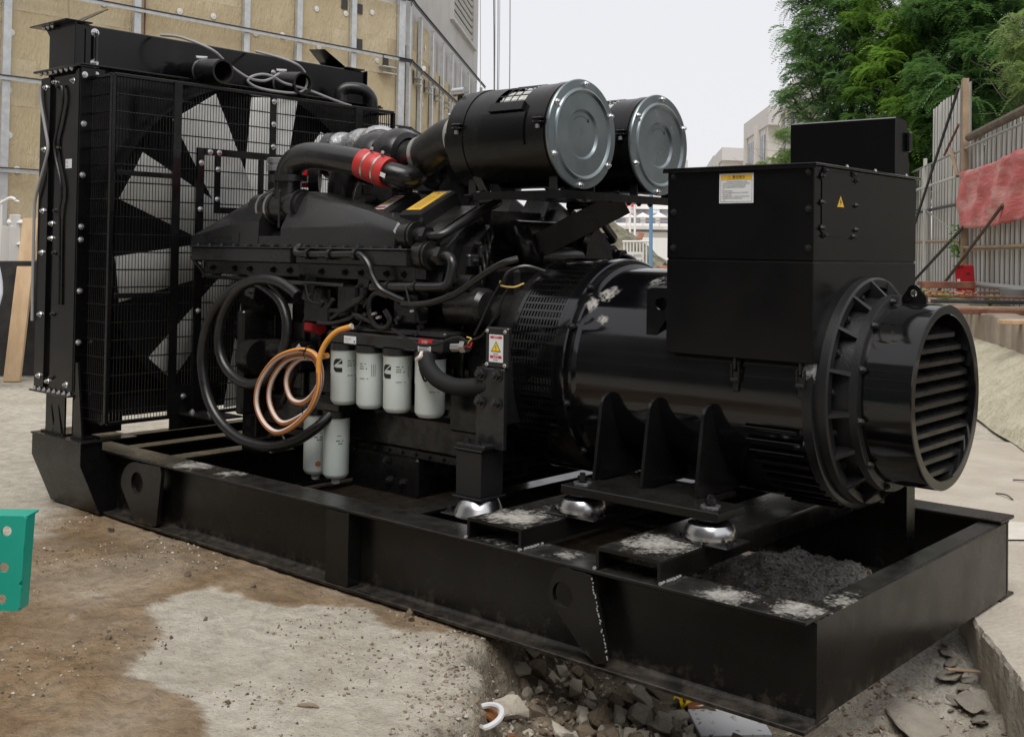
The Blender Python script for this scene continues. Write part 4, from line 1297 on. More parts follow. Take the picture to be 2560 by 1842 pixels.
def tree(label, base, lobes, mat, nspray, seed, trunk_r=0.16, size=1.0, group='trees behind the hoarding'):
    r = np.random.default_rng(seed)
    rr = random.Random(seed)
    b = thing('feathery_tree', base, label, 'tree', group)
    V, F, T = [], [], []
    off = 0
    tot = sum(l[1] ** 2 for l in lobes)
    ends = []
    for (c, rad, sq) in lobes:
        n = int(nspray * rad * rad / tot)
        c = Vector(c)
        ends.append(c)
        for i in range(n):
            d = r.normal(size=3)
            d /= np.linalg.norm(d)
            u = r.random() ** 0.22
            p = np.array(c) + d * rad * u * np.array([1, 1, sq])
            lump = nz(p[0], p[1], p[2], 0.9)
            if lump < -0.10 and u > 0.35 and r.random() < 0.8: continue
            vt, ft = FRONDS[r.integers(5)]
            a = r.random() * 6.283
            s = size * (0.75 + 0.5 * r.random())
            ca, sa = math.cos(a), math.sin(a)
            tl = (r.random() - 0.5) * 0.9
            ct, stt = math.cos(tl), math.sin(tl)
            M = np.array([[ca, -sa, 0], [sa, ca, 0], [0, 0, 1]]) @ np.array([[1, 0, 0], [0, ct, -stt], [0, stt, ct]])
            V.append(vt @ M.T * s + p)
            F.append(ft + off)
            off += len(vt)
            tint = np.clip(0.42 + 1.3 * lump + 0.16 * r.normal(), 0, 1)
            T.append(np.full(len(vt), tint))
    V, F, T = np.concatenate(V), np.concatenate(F), np.concatenate(T)
    me = bpy.data.meshes.new('crown')
    me.vertices.add(len(V))
    me.vertices.foreach_set('co', V.ravel())
    me.loops.add(F.size)
    me.loops.foreach_set('vertex_index', F.ravel().astype(np.int32))
    me.polygons.add(len(F))
    me.polygons.foreach_set('loop_start', np.arange(0, F.size, 4, dtype=np.int32))
    me.polygons.foreach_set('loop_total', np.full(len(F), 4, np.int32))
    me.update(calc_edges=True)
    me.attributes.new('tint', 'FLOAT', 'POINT').data.foreach_set('value', T.astype(np.float32))
    me.materials.append(MATS[mat])
    link('crown', me, b)
    m = MB()
    base = Vector(base)
    top = sum((Vector(l[0]) for l in lobes), Vector()) / len(lobes)
    fork = base.lerp(top, 0.5)
    m.tube([base + Vector((0, 0, -0.3)), base.lerp(fork, 0.5) + Vector((0.1, 0.08, 0)), fork], lambda t: trunk_r * (1 - 0.45 * t), n=10)
    for e in ends:
        mid = fork.lerp(e, 0.5) + Vector((rr.uniform(-0.2, 0.2), rr.uniform(-0.2, 0.2), 0.2))
        m.tube([fork, mid, e], lambda t: trunk_r * 0.5 * (1 - 0.8 * t), n=7)
        for k in range(5):
            q = mid.lerp(e, rr.uniform(0.1, 1))
            m.tube([q, q + Vector((rr.uniform(-0.5, 0.5), rr.uniform(-0.5, 0.5), rr.uniform(0, 0.4))), q + Vector((rr.uniform(-1, 1), rr.uniform(-1, 1), rr.uniform(0.1, 0.9)))], lambda t: trunk_r * 0.16 * (1 - 0.7 * t), n=5)
    m.build('trunk', 'bark', b)
    return b
def L_(px, py, d, r, sq=1.0): return (tuple(ray_point(px, py, d)), r, sq)
def base_(px, d): 
    p = ray_point(px, 640, d)
    return (p.x, p.y, 0.7)
tree('dark green feathery tree reaching furthest left into the sky', base_(2110, 30), [L_(2090, 60, 30, 1.35), L_(2075, 220, 29.5, 1.2), L_(2070, 350, 29, 0.85), L_(2130, -120, 30.5, 1.7), L_(2160, 180, 30.5, 1.5), L_(2150, 420, 30, 1.4), L_(1985, 255, 29.5, 0.45, 0.7), L_(2110, 500, 29, 0.8)], 'leaf_dark', 1500, 21, size=0.80)
tree('bright green feathery tree in the middle behind the panel box', base_(2300, 29), [L_(2270, 30, 28.5, 1.45), L_(2250, 190, 28, 1.3), L_(2240, 330, 27.5, 1.2), L_(2350, 150, 29, 1.6), L_(2330, -80, 29.5, 1.7), L_(2300, 420, 28, 1.1), L_(2230, 470, 27.5, 0.9)], 'leaf_bright', 1500, 22, size=0.80)
tree('deep green tree filling the upper right behind the tall panel', base_(2480, 27), [L_(2440, 20, 26.5, 1.5), L_(2420, 200, 26, 1.25), L_(2540, 60, 27, 1.7), L_(2500, 230, 26.5, 1.3), L_(2470, -120, 27, 1.6), L_(2380, 300, 26.5, 0.9), L_(2590, 260, 26, 1.1)], 'leaf_dark', 1500, 23, size=0.80)
tree('low bright green tree hanging over the hoarding beside the panel box', base_(2290, 28.5), [L_(2295, 380, 27.5, 0.55), L_(2318, 345, 28, 0.45), L_(2285, 440, 27.5, 0.45), L_(2310, 300, 28.5, 0.55)], 'leaf_bright', 190, 24, trunk_r=0.08, size=0.70)
tree('pale olive tree at the right edge above the hoarding', base_(2590, 19), [L_(2575, 90, 18.5, 0.42), L_(2550, 200, 18, 0.30), L_(2590, 260, 18, 0.42), L_(2600, 150, 18.5, 0.5)], 'leaf_pale', 150, 25, trunk_r=0.07, size=0.55)
tree('small yellow-green tree top showing above the terminal box', base_(1950, 40), [L_(1925, 412, 40, 0.38, 0.5), L_(1965, 345, 39, 0.32), L_(1960, 395, 39, 0.42, 0.8), L_(1900, 420, 40, 0.28, 0.5)], 'leaf_pale', 90, 26, trunk_r=0.06, size=0.6)

# ------------------------------------------------------------------ unseen building and hoarding added behind the camera to darken near faces
def light_blockers():
    b = thing('unseen_shell_blocker', (-4, -13, 0), 'unseen dark concrete building added behind the viewer to block sky light', 'building')
    w = MB()
    w.box(-30, 16, -13.6, -13.0, -0.3, 13)
    w.build('wall', 'blocker_concrete', b)
    win = MB()
    win.box(-0.9, 0.9, 0.0, 0.03, 0, 1.7)
    wm = win.mesh('window_opening', 'glass_dark')
    for k in range(14):
        for f in range(4): link('window_opening', wm, b, (-28.5 + 3.2 * k, -13.0, 1.0 + 3.1 * f))
    for f in range(4):
        m = MB()
        m.box(-30, 16, -12.999, -12.7, 3.0 + 3.1 * f, 3.2 + 3.1 * f)
        m.build('floor_slab_edge', 'wall_concrete', b)
    h = thing('unseen_hoarding_blocker', (11, -2, 0), 'unseen ribbed metal hoarding added on the viewer side, right, to cut sky light', 'fence')  # added out of view to dim the near faces and fill reflections
    sm = MB()
    for k in range(6): sm.box(-0.02 if k % 2 else 0.0, 0.02, k * 0.25 + 0.002, k * 0.25 + 0.248, 0, 3.2)
    shm = sm.mesh('sheet', 'sheet_metal')
    for k in range(12): link('sheet', shm, h, (10.5, -13 + 1.5 * k, -0.02))
pbr('blocker_concrete', (0.16, 0.155, 0.15), 0.9, spec=0.2, col2=(0.22, 0.215, 0.21), scale=0.5)
light_blockers()

# ------------------------------------------------------------------ the generator set
AY, AZ = 0.885, 0.93          # shaft axis
GS = thing('generator_set', (-2.3, AY, 0.0), 'large black diesel generator set on a steel skid frame in the middle of the yard', 'generator')
def mir(p): return (p[0], 2 * AY - p[1], p[2])
BOLT = MB().bolt((0, 0, 0), (0, -1, 0), 0.0125, 0.014).mesh('bolt', 'bolt_steel')
BOLT_S = MB().bolt((0, 0, 0), (0, -1, 0), 0.011, 0.012).mesh('bolt', 'bolt_steel')
BOLT_B = MB().bolt((0, 0, 0), (0, -1, 0), 0.013, 0.013).mesh('bolt', 'engine_grey')
FACE = {'-y': (0, 0, 0), '+x': (0, 0, math.pi / 2), '+y': (0, 0, math.pi), '+z': (-math.pi / 2, 0, 0), '-z': (math.pi / 2, 0, 0), '-x': (0, 0, -math.pi / 2)}
def bolts(parent, pts, face, data=None, s=1.0):
    for p in pts: link('bolt', data or BOLT, parent, p, FACE[face], (s, s, s))

# ---- skid frame
def skid():
    f = MB()
    H, FL = 0.34, 0.084
    x0, x1 = -4.56, 0.0
    for yc in (0.0, 1.77):
        f.box(x0, x1, yc - 0.006, yc + 0.006, 0.014, H - 0.014)
        f.box(x0, x1, yc - FL, yc + FL, 0.0, 0.015, bev=0.003)
        f.box(x0, x1, yc - FL, yc + FL, H - 0.015, H, bev=0.003)
        for s in (-1, 1):      # rolled fillets
            for (za, zb) in ((0.015, 0.030), (H - 0.015, H - 0.030)):
                f.prism([(yc + s * 0.005, za), (yc + s * 0.022, za), (yc + s * 0.010, (za + zb) / 2), (yc + s * 0.005, zb)], x0 + 0.001, x1 - 0.001, 'yz')
    fr = f.build('skid_frame', 'frame_dusty', GS)
    e = MB()
    e.box(-0.012, -0.002, 0.008, 1.762, 0.017, 0.322, bev=0.002)
    e.box(-0.095, -0.0125, 0.008, 1.762, 0.306, 0.323, bev=0.002)
    e.box(-0.095, -0.0125, 0.008, 1.762, 0.017, 0.032)
    e.build('end_beam', 'frame_dusty', fr)
    e = MB()
    e.box(-4.558, -4.548, 0.008, 1.762, 0.017, 0.322)
    e.box(-4.547, -4.46, 0.008, 1.762, 0.306, 0.323)
    e.build('end_beam', 'frame_dusty', fr)
    for (xa, xb) in ((-4.23, -4.12), (-3.80, -3.68), (-2.0, -1.90)):
        c = MB()
        c.box(xa, xb, 0.008, 1.762, 0.296, 0.312, bev=0.002)
        c.box((xa + xb) / 2 - 0.005, (xa + xb) / 2 + 0.005, 0.008, 1.762, 0.06, 0.296)
        c.box(xa, xb, 0.008, 1.762, 0.045, 0.06)
        c.build('cross_member', 'frame_dusty', fr)
    for (xa, xb) in ((-1.40, -1.13), (-0.79, -0.525)):
        c = MB()
        # inverted channel with rounded shoulders
        o, i = [], []
        def arc(cx, cz, r, a0, a1): return [(cx + r * math.cos(R(a)), cz + r * math.sin(R(a))) for a in range(a0, a1 + 1, 22)]
        zt = 0.418
        poly = [(xa, 0.341)] + arc(xa + 0.008, zt - 0.008, 0.008, 90, 180)[::-1] + arc(xb - 0.008, zt - 0.008, 0.008, 0, 90)[::-1] + [(xb, 0.341), (xb - 0.012, 0.341)] + arc(xb - 0.020, zt - 0.020, 0.008, 0, 90) + arc(xa + 0.020, zt - 0.020, 0.008, 90, 180) + [(xa + 0.012, 0.341)]
        c.prism(poly, -0.07, 1.84, 'xz')
        c.build('cross_channel', 'frame_dusty', fr)
    # weld beads
    w = MB()
    for x in (-1.40, -1.13, -0.79, -0.525):
        for k in range(7):
            p = Vector((x + rng.uniform(-0.004, 0.004), -0.07 + 0.02 * k + rng.uniform(-0.003, 0.003), 0.344))
            w.cyl(p - Vector((0, 0.007, 0)), p + Vector((0, 0.007, 0)), 0.007, 0.005, n=6)
    for k in range(44):
        t = k / 43
        p = Vector((-0.795 + 0.075 * t, -0.089, 0.318 - 0.265 * t))
        p += Vector((rng.uniform(-0.003, 0.003), 0, rng.uniform(-0.003, 0.003)))
        if rng.random() < 0.72: w.cyl(p, p + Vector((0.0025, -0.001, -0.004 - 0.005 * rng.random())), 0.0022 + 0.0016 * rng.random(), 0.0016, n=6)
    stuff(w.build('weld_beads', 'cable_grey', fr))
    # stiffener boxes on both rails
    for yf in (-1, 1):
        s = MB()
        ya, yb = (-0.083, -0.0065) if yf < 0 else (1.7765, 1.853)
        s.box(-2.215, -2.07, ya, yb, 0.0155, H - 0.0155, bev=0.004)
        s.build('stiffener', 'black_satin', fr)
    # lifting lugs
    def lug(poly, hc, hr, mat='frame_dusty'):
        m = MB()
        m.holed(poly, hc, hr, -0.086, -0.066, 'xz')
        m.build('lifting_lug', mat, fr)
        m = MB()
        m.holed([(x, z) for x, z in poly], hc, hr, 1.77 + 0.066, 1.77 + 0.094, 'xz')
        m.build('lifting_lug', mat, fr)
    def rounded(l, t, r_):
        pass
    left = [(-3.475, 0.324), (-3.60, 0.322)] + [(-3.705 + 0.155 * math.cos(R(a)), 0.195 + 0.125 * math.sin(R(a))) for a in range(80, 200, 12)] + [(-3.72, 0.017), (-3.52, 0.017)]
    lug(left, (-3.705, 0.215), 0.055)
    right = [(-0.80, 0.324), (-0.865, 0.323)] + [(-0.905 + 0.080 * math.cos(R(a)), 0.222 + 0.105 * math.sin(R(a))) for a in range(70, 200, 12)] + [(-0.79, 0.017), (-0.716, 0.045)]
    lug(right, (-0.922, 0.228), 0.045)
    # outriggers carrying the radiator
    for sgn in (-1, 1):
        o = MB()
        g = (lambda y: y) if sgn < 0 else (lambda y: 2 * AY - y)
        prof = [(-0.0065, 0.018), (-0.105, 0.002), (-0.222, 0.272), (-0.222, 0.386), (-0.10, 0.386), (-0.10, 0.345), (-0.0065, 0.3245)]
        n = len(prof)
        vs = [(x, g(y), z) for x in (-4.56, -4.03) for y, z in prof]
        o.add(vs, [tuple(range(n)), tuple(range(2 * n - 1, n - 1, -1))] + [(i, (i + 1) % n, n + (i + 1) % n, n + i) for i in range(n)])
        o.box(-4.565, -4.015, g(-0.23), g(0.10), 0.386, 0.396, bev=0.002)
        o.build('outrigger', 'black_satin', fr)
        # trestle feet under the radiator
        t = MB()
        t.box(-4.20, -4.085, g(-0.19), g(-0.08), 0.3965, 0.406)
        t.add([(-4.195, g(-0.185), 0.406), (-4.09, g(-0.185), 0.406), (-4.15, g(-0.185), 0.80), (-4.19, g(-0.185), 0.80), (-4.195, g(-0.173), 0.406), (-4.09, g(-0.173), 0.406), (-4.15, g(-0.173), 0.80), (-4.19, g(-0.173), 0.80)], [(0, 1, 2, 3), (4, 7, 6, 5), (0, 4, 5, 1), (1, 5, 6, 2), (2, 6, 7, 3), (3, 7, 4, 0)])
        t.box(-4.196, -4.186, g(-0.185), g(0.10), 0.406, 0.70)
        t.box(-4.53, -4.28, g(-0.19), g(-0.06), 0.3965, 0.406)
        t.box(-4.50, -4.29, g(-0.178), g(-0.168), 0.406, 0.62)
        for xc in (-4.44, -4.36):
            t.add([(xc - 0.05, g(-0.186), 0.406), (xc + 0.05, g(-0.186), 0.406), (xc, g(-0.181), 0.56), (xc - 0.05, g(-0.178), 0.406), (xc + 0.05, g(-0.178), 0.406)], [(0, 1, 2), (3, 2, 4), (0, 2, 3), (1, 4, 2), (0, 3, 4, 1)])
        t.build('radiator_foot', 'black_satin', fr)
    # vibration mounts: pressed chrome cups
    for (x, y, z0, r) in ((-1.62, 0.235, 0.341, 0.105), (-1.62, 1.535, 0.341, 0.105), (-1.115, 0.275, 0.4185, 0.092), (-1.115, 1.495, 0.4185, 0.092), (-0.545, 0.275, 0.4185, 0.092), (-0.545, 1.495, 0.4185, 0.092), (-3.45, 0.56, 0.341, 0.09), (-3.45, 1.21, 0.341, 0.09)):
        c = MB()
        hgt = 0.075 if z0 < 0.4 else 0.070
        if z0 < 0.4: prof = [(0.0, r * 1.03), (0.005, r * 1.03), (0.012, r), (hgt * 0.5, r * 0.90), (hgt * 0.88, r * 0.78), (hgt, r * 0.66), (hgt, 0.0)]
        else: prof = [(0.0, r * 0.90), (0.006, r * 0.92), (0.016, r), (0.030, r), (0.050, r * 0.95), (0.064, r * 0.86), (0.070, r * 0.70), (0.070, 0.0)]
        c.lathe(prof, (x, y, z0), (0, 0, 1), n=36)
        c.build('mount_cup', 'chrome', fr)
        p = MB()
        p.box(x - r * 1.25, x + r * 1.25, y - r * 0.9, y + r * 0.9, z0 + 0.0005, z0 + 0.006, bev=0.002)
        for s in (-1, 1): p.bolt((x + s * r * 1.12, y - r * 0.5, z0 + 0.006), (0, 0, 1), 0.012, 0.014)
        p.build('mount_plate', 'engine_dark', fr)
    return fr
SKID = skid()

# ---- radiator with fan and guard
def radiator():
    y0, y1 = -0.19, 1.96
    b = MB()
    b.box(-4.60, -4.22, y0 + 0.03, y1 - 0.03, 0.62, 2.38)
    rad = b.build('radiator', 'core_black', GS)
    for g, nm in ((lambda y: y, 'side_panel'), (lambda y: 2 * AY - y, 'side_panel')):
        s = MB()
        s.box(-4.61, -4.19, g(y0 + 0.029), g(y0 + 0.012), 0.63, 2.36, bev=0.003)
        s.box(-4.625, -4.515, g(y0 + 0.0125), g(y0), 0.63, 2.36, bev=0.003)
        s.box(-4.515, -4.505, g(y0 + 0.0125), g(y0 - 0.006), 0.64, 2.35)
        s.box(-4.23, -4.188, g(y0 + 0.0125), g(y0 - 0.004), 0.64, 2.38, bev=0.003)
        s.box(-4.1885, -4.178, g(y0), g(y0 + 0.085), 0.60, 2.385, bev=0.002)
        s.box(-4.1885, -4.183, g(y0 + 0.086), g(y0 + 0.14), 0.60, 2.385)
        s.build(nm, 'black_paint', rad)
        p = MB()
        p.box(-4.66, -4.17, g(y0 - 0.03), g(y0 + 0.10), 2.386, 2.396, bev=0.002)
        p.build('end_flange', 'black_paint', rad)
        p = MB()
        p.box(-4.64, -4.20, g(y0 - 0.02), g(y0 + 0.10), 0.612, 0.622, bev=0.002)
        p.build('end_flange', 'black_paint', rad)
    # front shroud plate with the fan opening
    m = MB()
    ring, cz, fr_ = 64, 1.42, 0.965
    sq = []
    for i in range(ring):
        a = 2 * math.pi * i / ring
        dx, dz = math.cos(a), math.sin(a)
        tx = (AY - (y0 + 0.09)) / abs(dx) if abs(dx) > 1e-6 else 9
        tz = ((2.36 - cz) if dz > 0 else (cz - 0.60)) / abs(dz) if abs(dz) > 1e-6 else 9
        sq.append((AY + dx * min(tx, tz), cz + dz * min(tx, tz)))
    inn = []
    for i in range(ring):
        a = 2 * math.pi * i / ring
        rr = min(fr_, 0.99 * math.hypot(sq[i][0] - AY, sq[i][1] - cz))
        inn.append((AY + rr * math.cos(a), cz + rr * math.sin(a)))
    vs = [(-4.184, y, z) for y, z in sq] + [(-4.184, y, z) for y, z in inn] + [(-4.10, y, z) for y, z in inn]
    fs = []
    for i in range(ring):
        j = (i + 1) % ring
        fs += [(i, j, ring + j, ring + i), (ring + i, ring + j, 2 * ring + j, 2 * ring + i)]
    m.add(vs, fs)
    m.build('fan_shroud', 'black_paint', rad)
    cm = MB()
    cm.box(-4.205, -4.19, y0 + 0.09, y1 - 0.09, 0.485, 0.632)
    cm.box(-4.21, -4.205, y0 + 0.09, y1 - 0.09, 0.63, 2.36)
    for k in range(60):
        y = y0 + 0.1 + k * (y1 - y0 - 0.2) / 59
        cm.box(-4.205, -4.198, y - 0.004, y + 0.004, 0.64, 2.35)
    stuff(cm.build('core_fins', 'core_black', rad))
    # top tank
    t = MB()
    t.box(-4.62, -4.36, -0.135, 1.985, 2.397, 2.655, bev=0.006)
    t.box(-4.63, -4.34, -0.145, -0.1355, 2.397, 2.66, bev=0.002)
    t.box(-4.63, -4.34, 1.9855, 1.995, 2.397, 2.66, bev=0.002)
    tk = t.build('top_tank', 'black_paint', rad)
    fl = MB()
    fl.box(-4.70, -4.165, y0 - 0.01, y1 + 0.01, 2.3965, 2.405, bev=0.002)
    fl.build('tank_flange', 'black_satin', rad)
    sgt = MB()
    sgt.box(-4.3595, -4.352, -0.075, -0.045, 2.43, 2.63)
    sgt.tube([(-4.335, -0.02, 2.44), (-4.335, -0.02, 2.62)], 0.009, n=8, sub=1, m=1)
    sgt.bolt((-4.36, -0.02, 2.445), (1, 0, 0), 0.018, 0.022, m=2)
    sgt.bolt((-4.36, -0.02, 2.615), (1, 0, 0), 0.018, 0.022, m=2)
    sgt.build('sight_glass', ['black_paint', 'rubber', 'bolt_steel'], rad)
    # lifting ears
    for g in (lambda y: y, lambda y: 2 * AY - y):
        e = MB()
        e.box(-4.76, -4.34, g(-0.20), g(-0.04), 2.660, 2.668, bev=0.002)
        e.add([(-4.62, g(-0.09), 2.668), (-4.40, g(-0.09), 2.668), (-4.42, g(0.09), 2.775), (-4.56, g(0.11), 2.785), (-4.62, g(-0.082), 2.668), (-4.40, g(-0.082), 2.668), (-4.42, g(0.098), 2.775), (-4.56, g(0.118), 2.785)], [(0, 1, 2, 3), (7, 6, 5, 4), (0, 4, 5, 1), (1, 5, 6, 2), (2, 6, 7, 3), (3, 7, 4, 0)])
        e.add([(-4.70, g(-0.135), 2.66), (-4.40, g(-0.135), 2.66), (-4.47, g(-0.135), 2.58), (-4.62, g(-0.135), 2.58)], [(0, 1, 2, 3)])
        e.build('lifting_ear', 'black_paint', rad)
    bolts(rad, [(-4.66 + 0.05 * k, -0.165, 2.659) for k in range(3)], '-z', BOLT_S)
    # hose stubs with clamps
    for yc in (0.57, 1.15):
        h = MB()
        h.cyl((-4.36, yc + 0.02, 2.475), (-4.16, yc + 0.01, 2.462), 0.062, n=28)
        h.lathe([(0, 0.072), (0.20, 0.070), (0.20, 0.058), (0.02, 0.058), (0.02, 0.0)], (-4.17, yc, 2.458), (1, -0.03, -0.09), n=32, m=1, closed=False)
        h.lathe([(0, 0.066), (0, 0.070), (0.025, 0.070), (0.025, 0.066)], (-4.20, yc + 0.006, 2.465), (1, -0.03, -0.09), n=28, m=2, closed=False)
        h.cyl((-4.20, yc - 0.04, 2.54), (-4.19, yc + 0.03, 2.545), 0.008, n=8, m=2)
        h.build('hose_stub', ['black_paint', 'rubber', 'bolt_steel'], rad)
    v = MB()
    v.tube([(-4.25, 1.68, 2.40), (-4.25, 1.68, 2.47), (-4.22, 1.72, 2.50), (-4.16, 1.80, 2.49), (-4.14, 1.85, 2.44), (-4.14, 1.86, 2.38)], 0.040, n=14)
    v.build('vent_elbow', 'rubber', rad)
    # cables
    c = MB()
    c.tube([(-4.30, 0.36, 2.655), (-4.15, 0.40, 2.63), (-4.0, 0.50, 2.56), (-4.0, 0.60, 2.50), (-4.0, 0.70, 2.45), (-4.0, 0.78, 2.425), (-4.0, 0.87, 2.425), (-4.0, 0.93, 2.45), (-4.0, 0.97, 2.475), (-4.05, 1.02, 2.49)], 0.008, n=8)
    c.build('sensor_cable', 'cable_grey', rad)
    c = MB()
    c.tube([(-4.30, 1.03, 2.655), (-4.10, 1.06, 2.60), (-4.0, 1.10, 2.56), (-4.0, 1.16, 2.53), (-4.0, 1.195, 2.479), (-4.0, 1.182, 2.417), (-4.0, 1.115, 2.381), (-4.0, 0.969, 2.372), (-4.0, 0.827, 2.379), (-4.0, 0.757, 2.407), (-4.0, 0.783, 2.439), (-4.0, 0.86, 2.463), (-4.0, 0.94, 2.458), (-4.0, 1.02, 2.43), (-4.0, 1.2, 2.41), (-4.0, 1.42, 2.368), (-4.05, 1.6, 2.355)], 0.008, n=8)
    c.build('sensor_cable', 'cable_grey', rad)
    c = MB()
    c.tube([(-4.607, -0.205, 2.316), (-4.594, -0.205, 2.226), (-4.541, -0.205, 2.091), (-4.497, -0.205, 1.966), (-4.53, -0.205, 1.872), (-4.587, -0.207, 1.76), (-4.632, -0.205, 1.655), (-4.64, -0.203, 1.479), (-4.645, -0.20, 1.2), (-4.64, -0.20, 1.0)], 0.0085, n=8)
    c.build('side_cable', ['cable_grey', 'rubber'], rad)
    c = MB()
    c.tube([(-4.39, -0.19, 2.30), (-4.374, -0.195, 2.288), (-4.362, -0.195, 2.218), (-4.399, -0.195, 2.1), (-4.438, -0.195, 1.998), (-4.425, -0.195, 1.911), (-4.366, -0.195, 1.78), (-4.353, -0.195, 1.693), (-4.372, -0.195, 1.617), (-4.37, -0.19, 1.5), (-4.36, -0.19, 1.1)], 0.008, n=8, m=1)
    c.build('side_cable', ['cable_grey', 'rubber'], rad)
    st = MB()
    st.quad((-4.346, -0.179, 1.895), (-4.277, -0.179, 1.895), (-4.277, -0.179, 1.845), (-4.346, -0.179, 1.845))
    text_into(st, 'CE', (-4.342, -0.1795, 1.872), (1, 0, 0), (0, 0, 1), 0.018, 1)
    text_into(st, '2L53', (-4.342, -0.1795, 1.852), (1, 0, 0), (0, 0, 1), 0.014, 1)
    st.build('maker_sticker', ['label_white', 'print_black'], rad, recalc=False)
    # bolts on the side and on the front corner
    bolts(rad, [(-4.562, y0, z) for z in (2.304, 1.958, 1.615, 1.383, 1.04, 0.70)] + [(-4.482, y0 + 0.012, z) for z in (2.328, 1.544, 1.462, 0.675)] + [(-4.278, y0 + 0.012, z) for z in (2.32, 0.673)], '-y')
    bolts(rad, [(-4.438, y0 + 0.012, z) for z in (2.30, 1.958, 1.615, 1.383, 1.047, 0.70)], '-y', BOLT_B)
    bolts(rad, [(-4.178, -0.170, z) for z in (2.345, 2.08, 1.805, 1.527, 1.457, 1.182, 0.907, 0.636)], '+x')
    bolts(rad, [(-4.183, -0.10, z) for z in (2.355, 0.906, 0.632)], '+x', BOLT_S)
    bolts(rad, [(-4.60 + 0.058 * k, -0.205, 2.386) for k in range(7)], '-z', BOLT_S)
    bolts(rad, [(-4.60 + 0.055 * k, -0.195, 0.622) for k in range(8)], '+z', BOLT_S)
    # fan
    hub = MB()
    hub.cyl((-4.17, AY, 1.42), (-4.0, AY, 1.42), 0.20, n=32)
    hub.cyl((-4.0, AY, 1.42), (-3.90, AY, 1.42), 0.09, n=24)
    hub.build('fan_hub', 'engine_dark', rad)
    bl = MB()
    secs = []
    for k in range(9):
        t = k / 8
        r_ = 0.18 + 0.745 * t
        w = 0.108 + 0.034 * t
        tw = R(30 - 8 * t)
        cs, sn = math.cos(tw), math.sin(tw)
        sec = []
        for (u, th) in ((-1, 0.0), (-0.5, 0.012), (0.0, 0.016), (0.5, 0.012), (1, 0.0), (0.5, 0.006), (0, 0.009), (-0.5, 0.006)):
            a, hgt = u * w, th
            # local: x along the axle, tangential t, radial r
            rr_ = r_ + (0.02 * u if k == 8 else 0)
            sec.append((hgt * cs + a * sn, a * cs - hgt * sn, rr_))
        secs.append(sec)
    bl.loft(secs)
    blade = bl.mesh('fan_blade', 'fan_white', angle=50)
    for k in range(10):
        link('fan_blade', blade, rad, (-4.06, AY, 1.42), (R(83 + 36 * k - 90), 0, 0))
    # guard cage round the fan
    ca, cb, cz0, cz1, cx = -0.12, 1.893, 0.49, 2.335, -3.966
    g = MB()
    T = 0.0045
    def bar(p, q, r=T): g.tube([p, q], r, n=4, sub=1, caps=False)
    n = int((cb - ca) / 0.0188)
    for k in range(n + 1):
        y = ca + (cb - ca) * k / n
        bar((cx, y, cz0), (cx, y, cz1), 0.0022)
    zs = [cz1 - 0.10 - 0.0935 * k for k in range(19)]
    for z in zs: bar((cx - 0.006, ca, z), (cx - 0.006, cb, z), 0.0036)
    for yy in (ca, cb):
        m_ = 11
        for k in range(m_ + 1):
            x = cx - 0.005 - (0.215) * k / m_
            bar((x, yy, cz0), (x, yy, cz1), 0.0032)
        for z in zs: bar((cx - 0.22, yy, z), (cx, yy, z), 0.0060)
    stuff(g.build('fan_guard_wires', 'black_satin', rad, recalc=False))
    g = MB()
    for yy in (ca, cb): g.box(cx - 0.012, cx + 0.012, yy - 0.012, yy + 0.012, cz0, cz1, bev=0.003)
    for z in (cz0, cz1):
        g.box(cx - 0.012, cx + 0.012, ca, cb, z - 0.010, z + 0.010, bev=0.003)
        for yy in (ca, cb): g.box(cx - 0.22, cx - 0.012, yy - 0.010, yy + 0.010, z - 0.010, z + 0.010, bev=0.003)
    g.box(cx + 0.0125, cx + 0.020, 0.235, 0.285, cz0, cz1)
    g.box(cx + 0.0125, cx + 0.020, 0.885, 0.930, 1.95, cz1)
    g.box(cx + 0.0125, cx + 0.020, 1.55, 1.61, 0.6, cz1)
    g.box(cx + 0.0125, cx + 0.030, 0.385, 0.43, cz0, 1.985)
    g.box(cx + 0.0205, cx + 0.036, 0.43, 1.30, 1.945, 1.985)
    g.box(cx + 0.022, cx + 0.034, 0.50, 0.535, 1.62, 1.944)
    g.box(cx + 0.022, cx + 0.034, 0.535, 0.80, 1.62, 1.655)
    g.box(cx + 0.022, cx + 0.034, 0.80, 0.835, 1.62, 1.944)
    for z in (1.815, 1.163): g.box(cx + 0.0125, cx + 0.022, ca + 0.02, 0.234, z - 0.014, z + 0.014, bev=0.002)
    g.build('fan_guard_frame', 'black_satin', rad)
    bolts(rad, [(cx + 0.020, 0.907, z) for z in (2.30, 2.165, 2.03)] + [(cx + 0.030, 0.408, z) for z in (1.90, 1.64, 1.33, 1.07)] + [(cx + 0.036, 0.46, 1.965), (cx + 0.036, 0.52, 1.965), (cx + 0.034, 0.516, 1.87), (cx + 0.034, 0.516, 1.70), (cx + 0.036, 0.98, 1.965)], '+x')
    bolts(rad, [(-4.352, 1.20, 2.55), (-4.352, 1.29, 2.43), (-4.352, 0.78, 2.44)], '+x')
    # bracket plate low on the guard with bolts
    p = MB()
    p.box(-3.96, -3.62, 0.30, 0.50, 0.50, 0.508)
    p.box(-3.955, -3.945, 0.25, 0.55, 0.42, 0.66)
    p.build('guard_bracket', 'black_satin', rad)
    bolts(rad, [(-3.90, 0.36, 0.508), (-3.82, 0.42, 0.508)], '+z')
    bolts(rad, [(-3.945, 0.33, 0.60)], '+x')
    return rad
RAD = radiator()

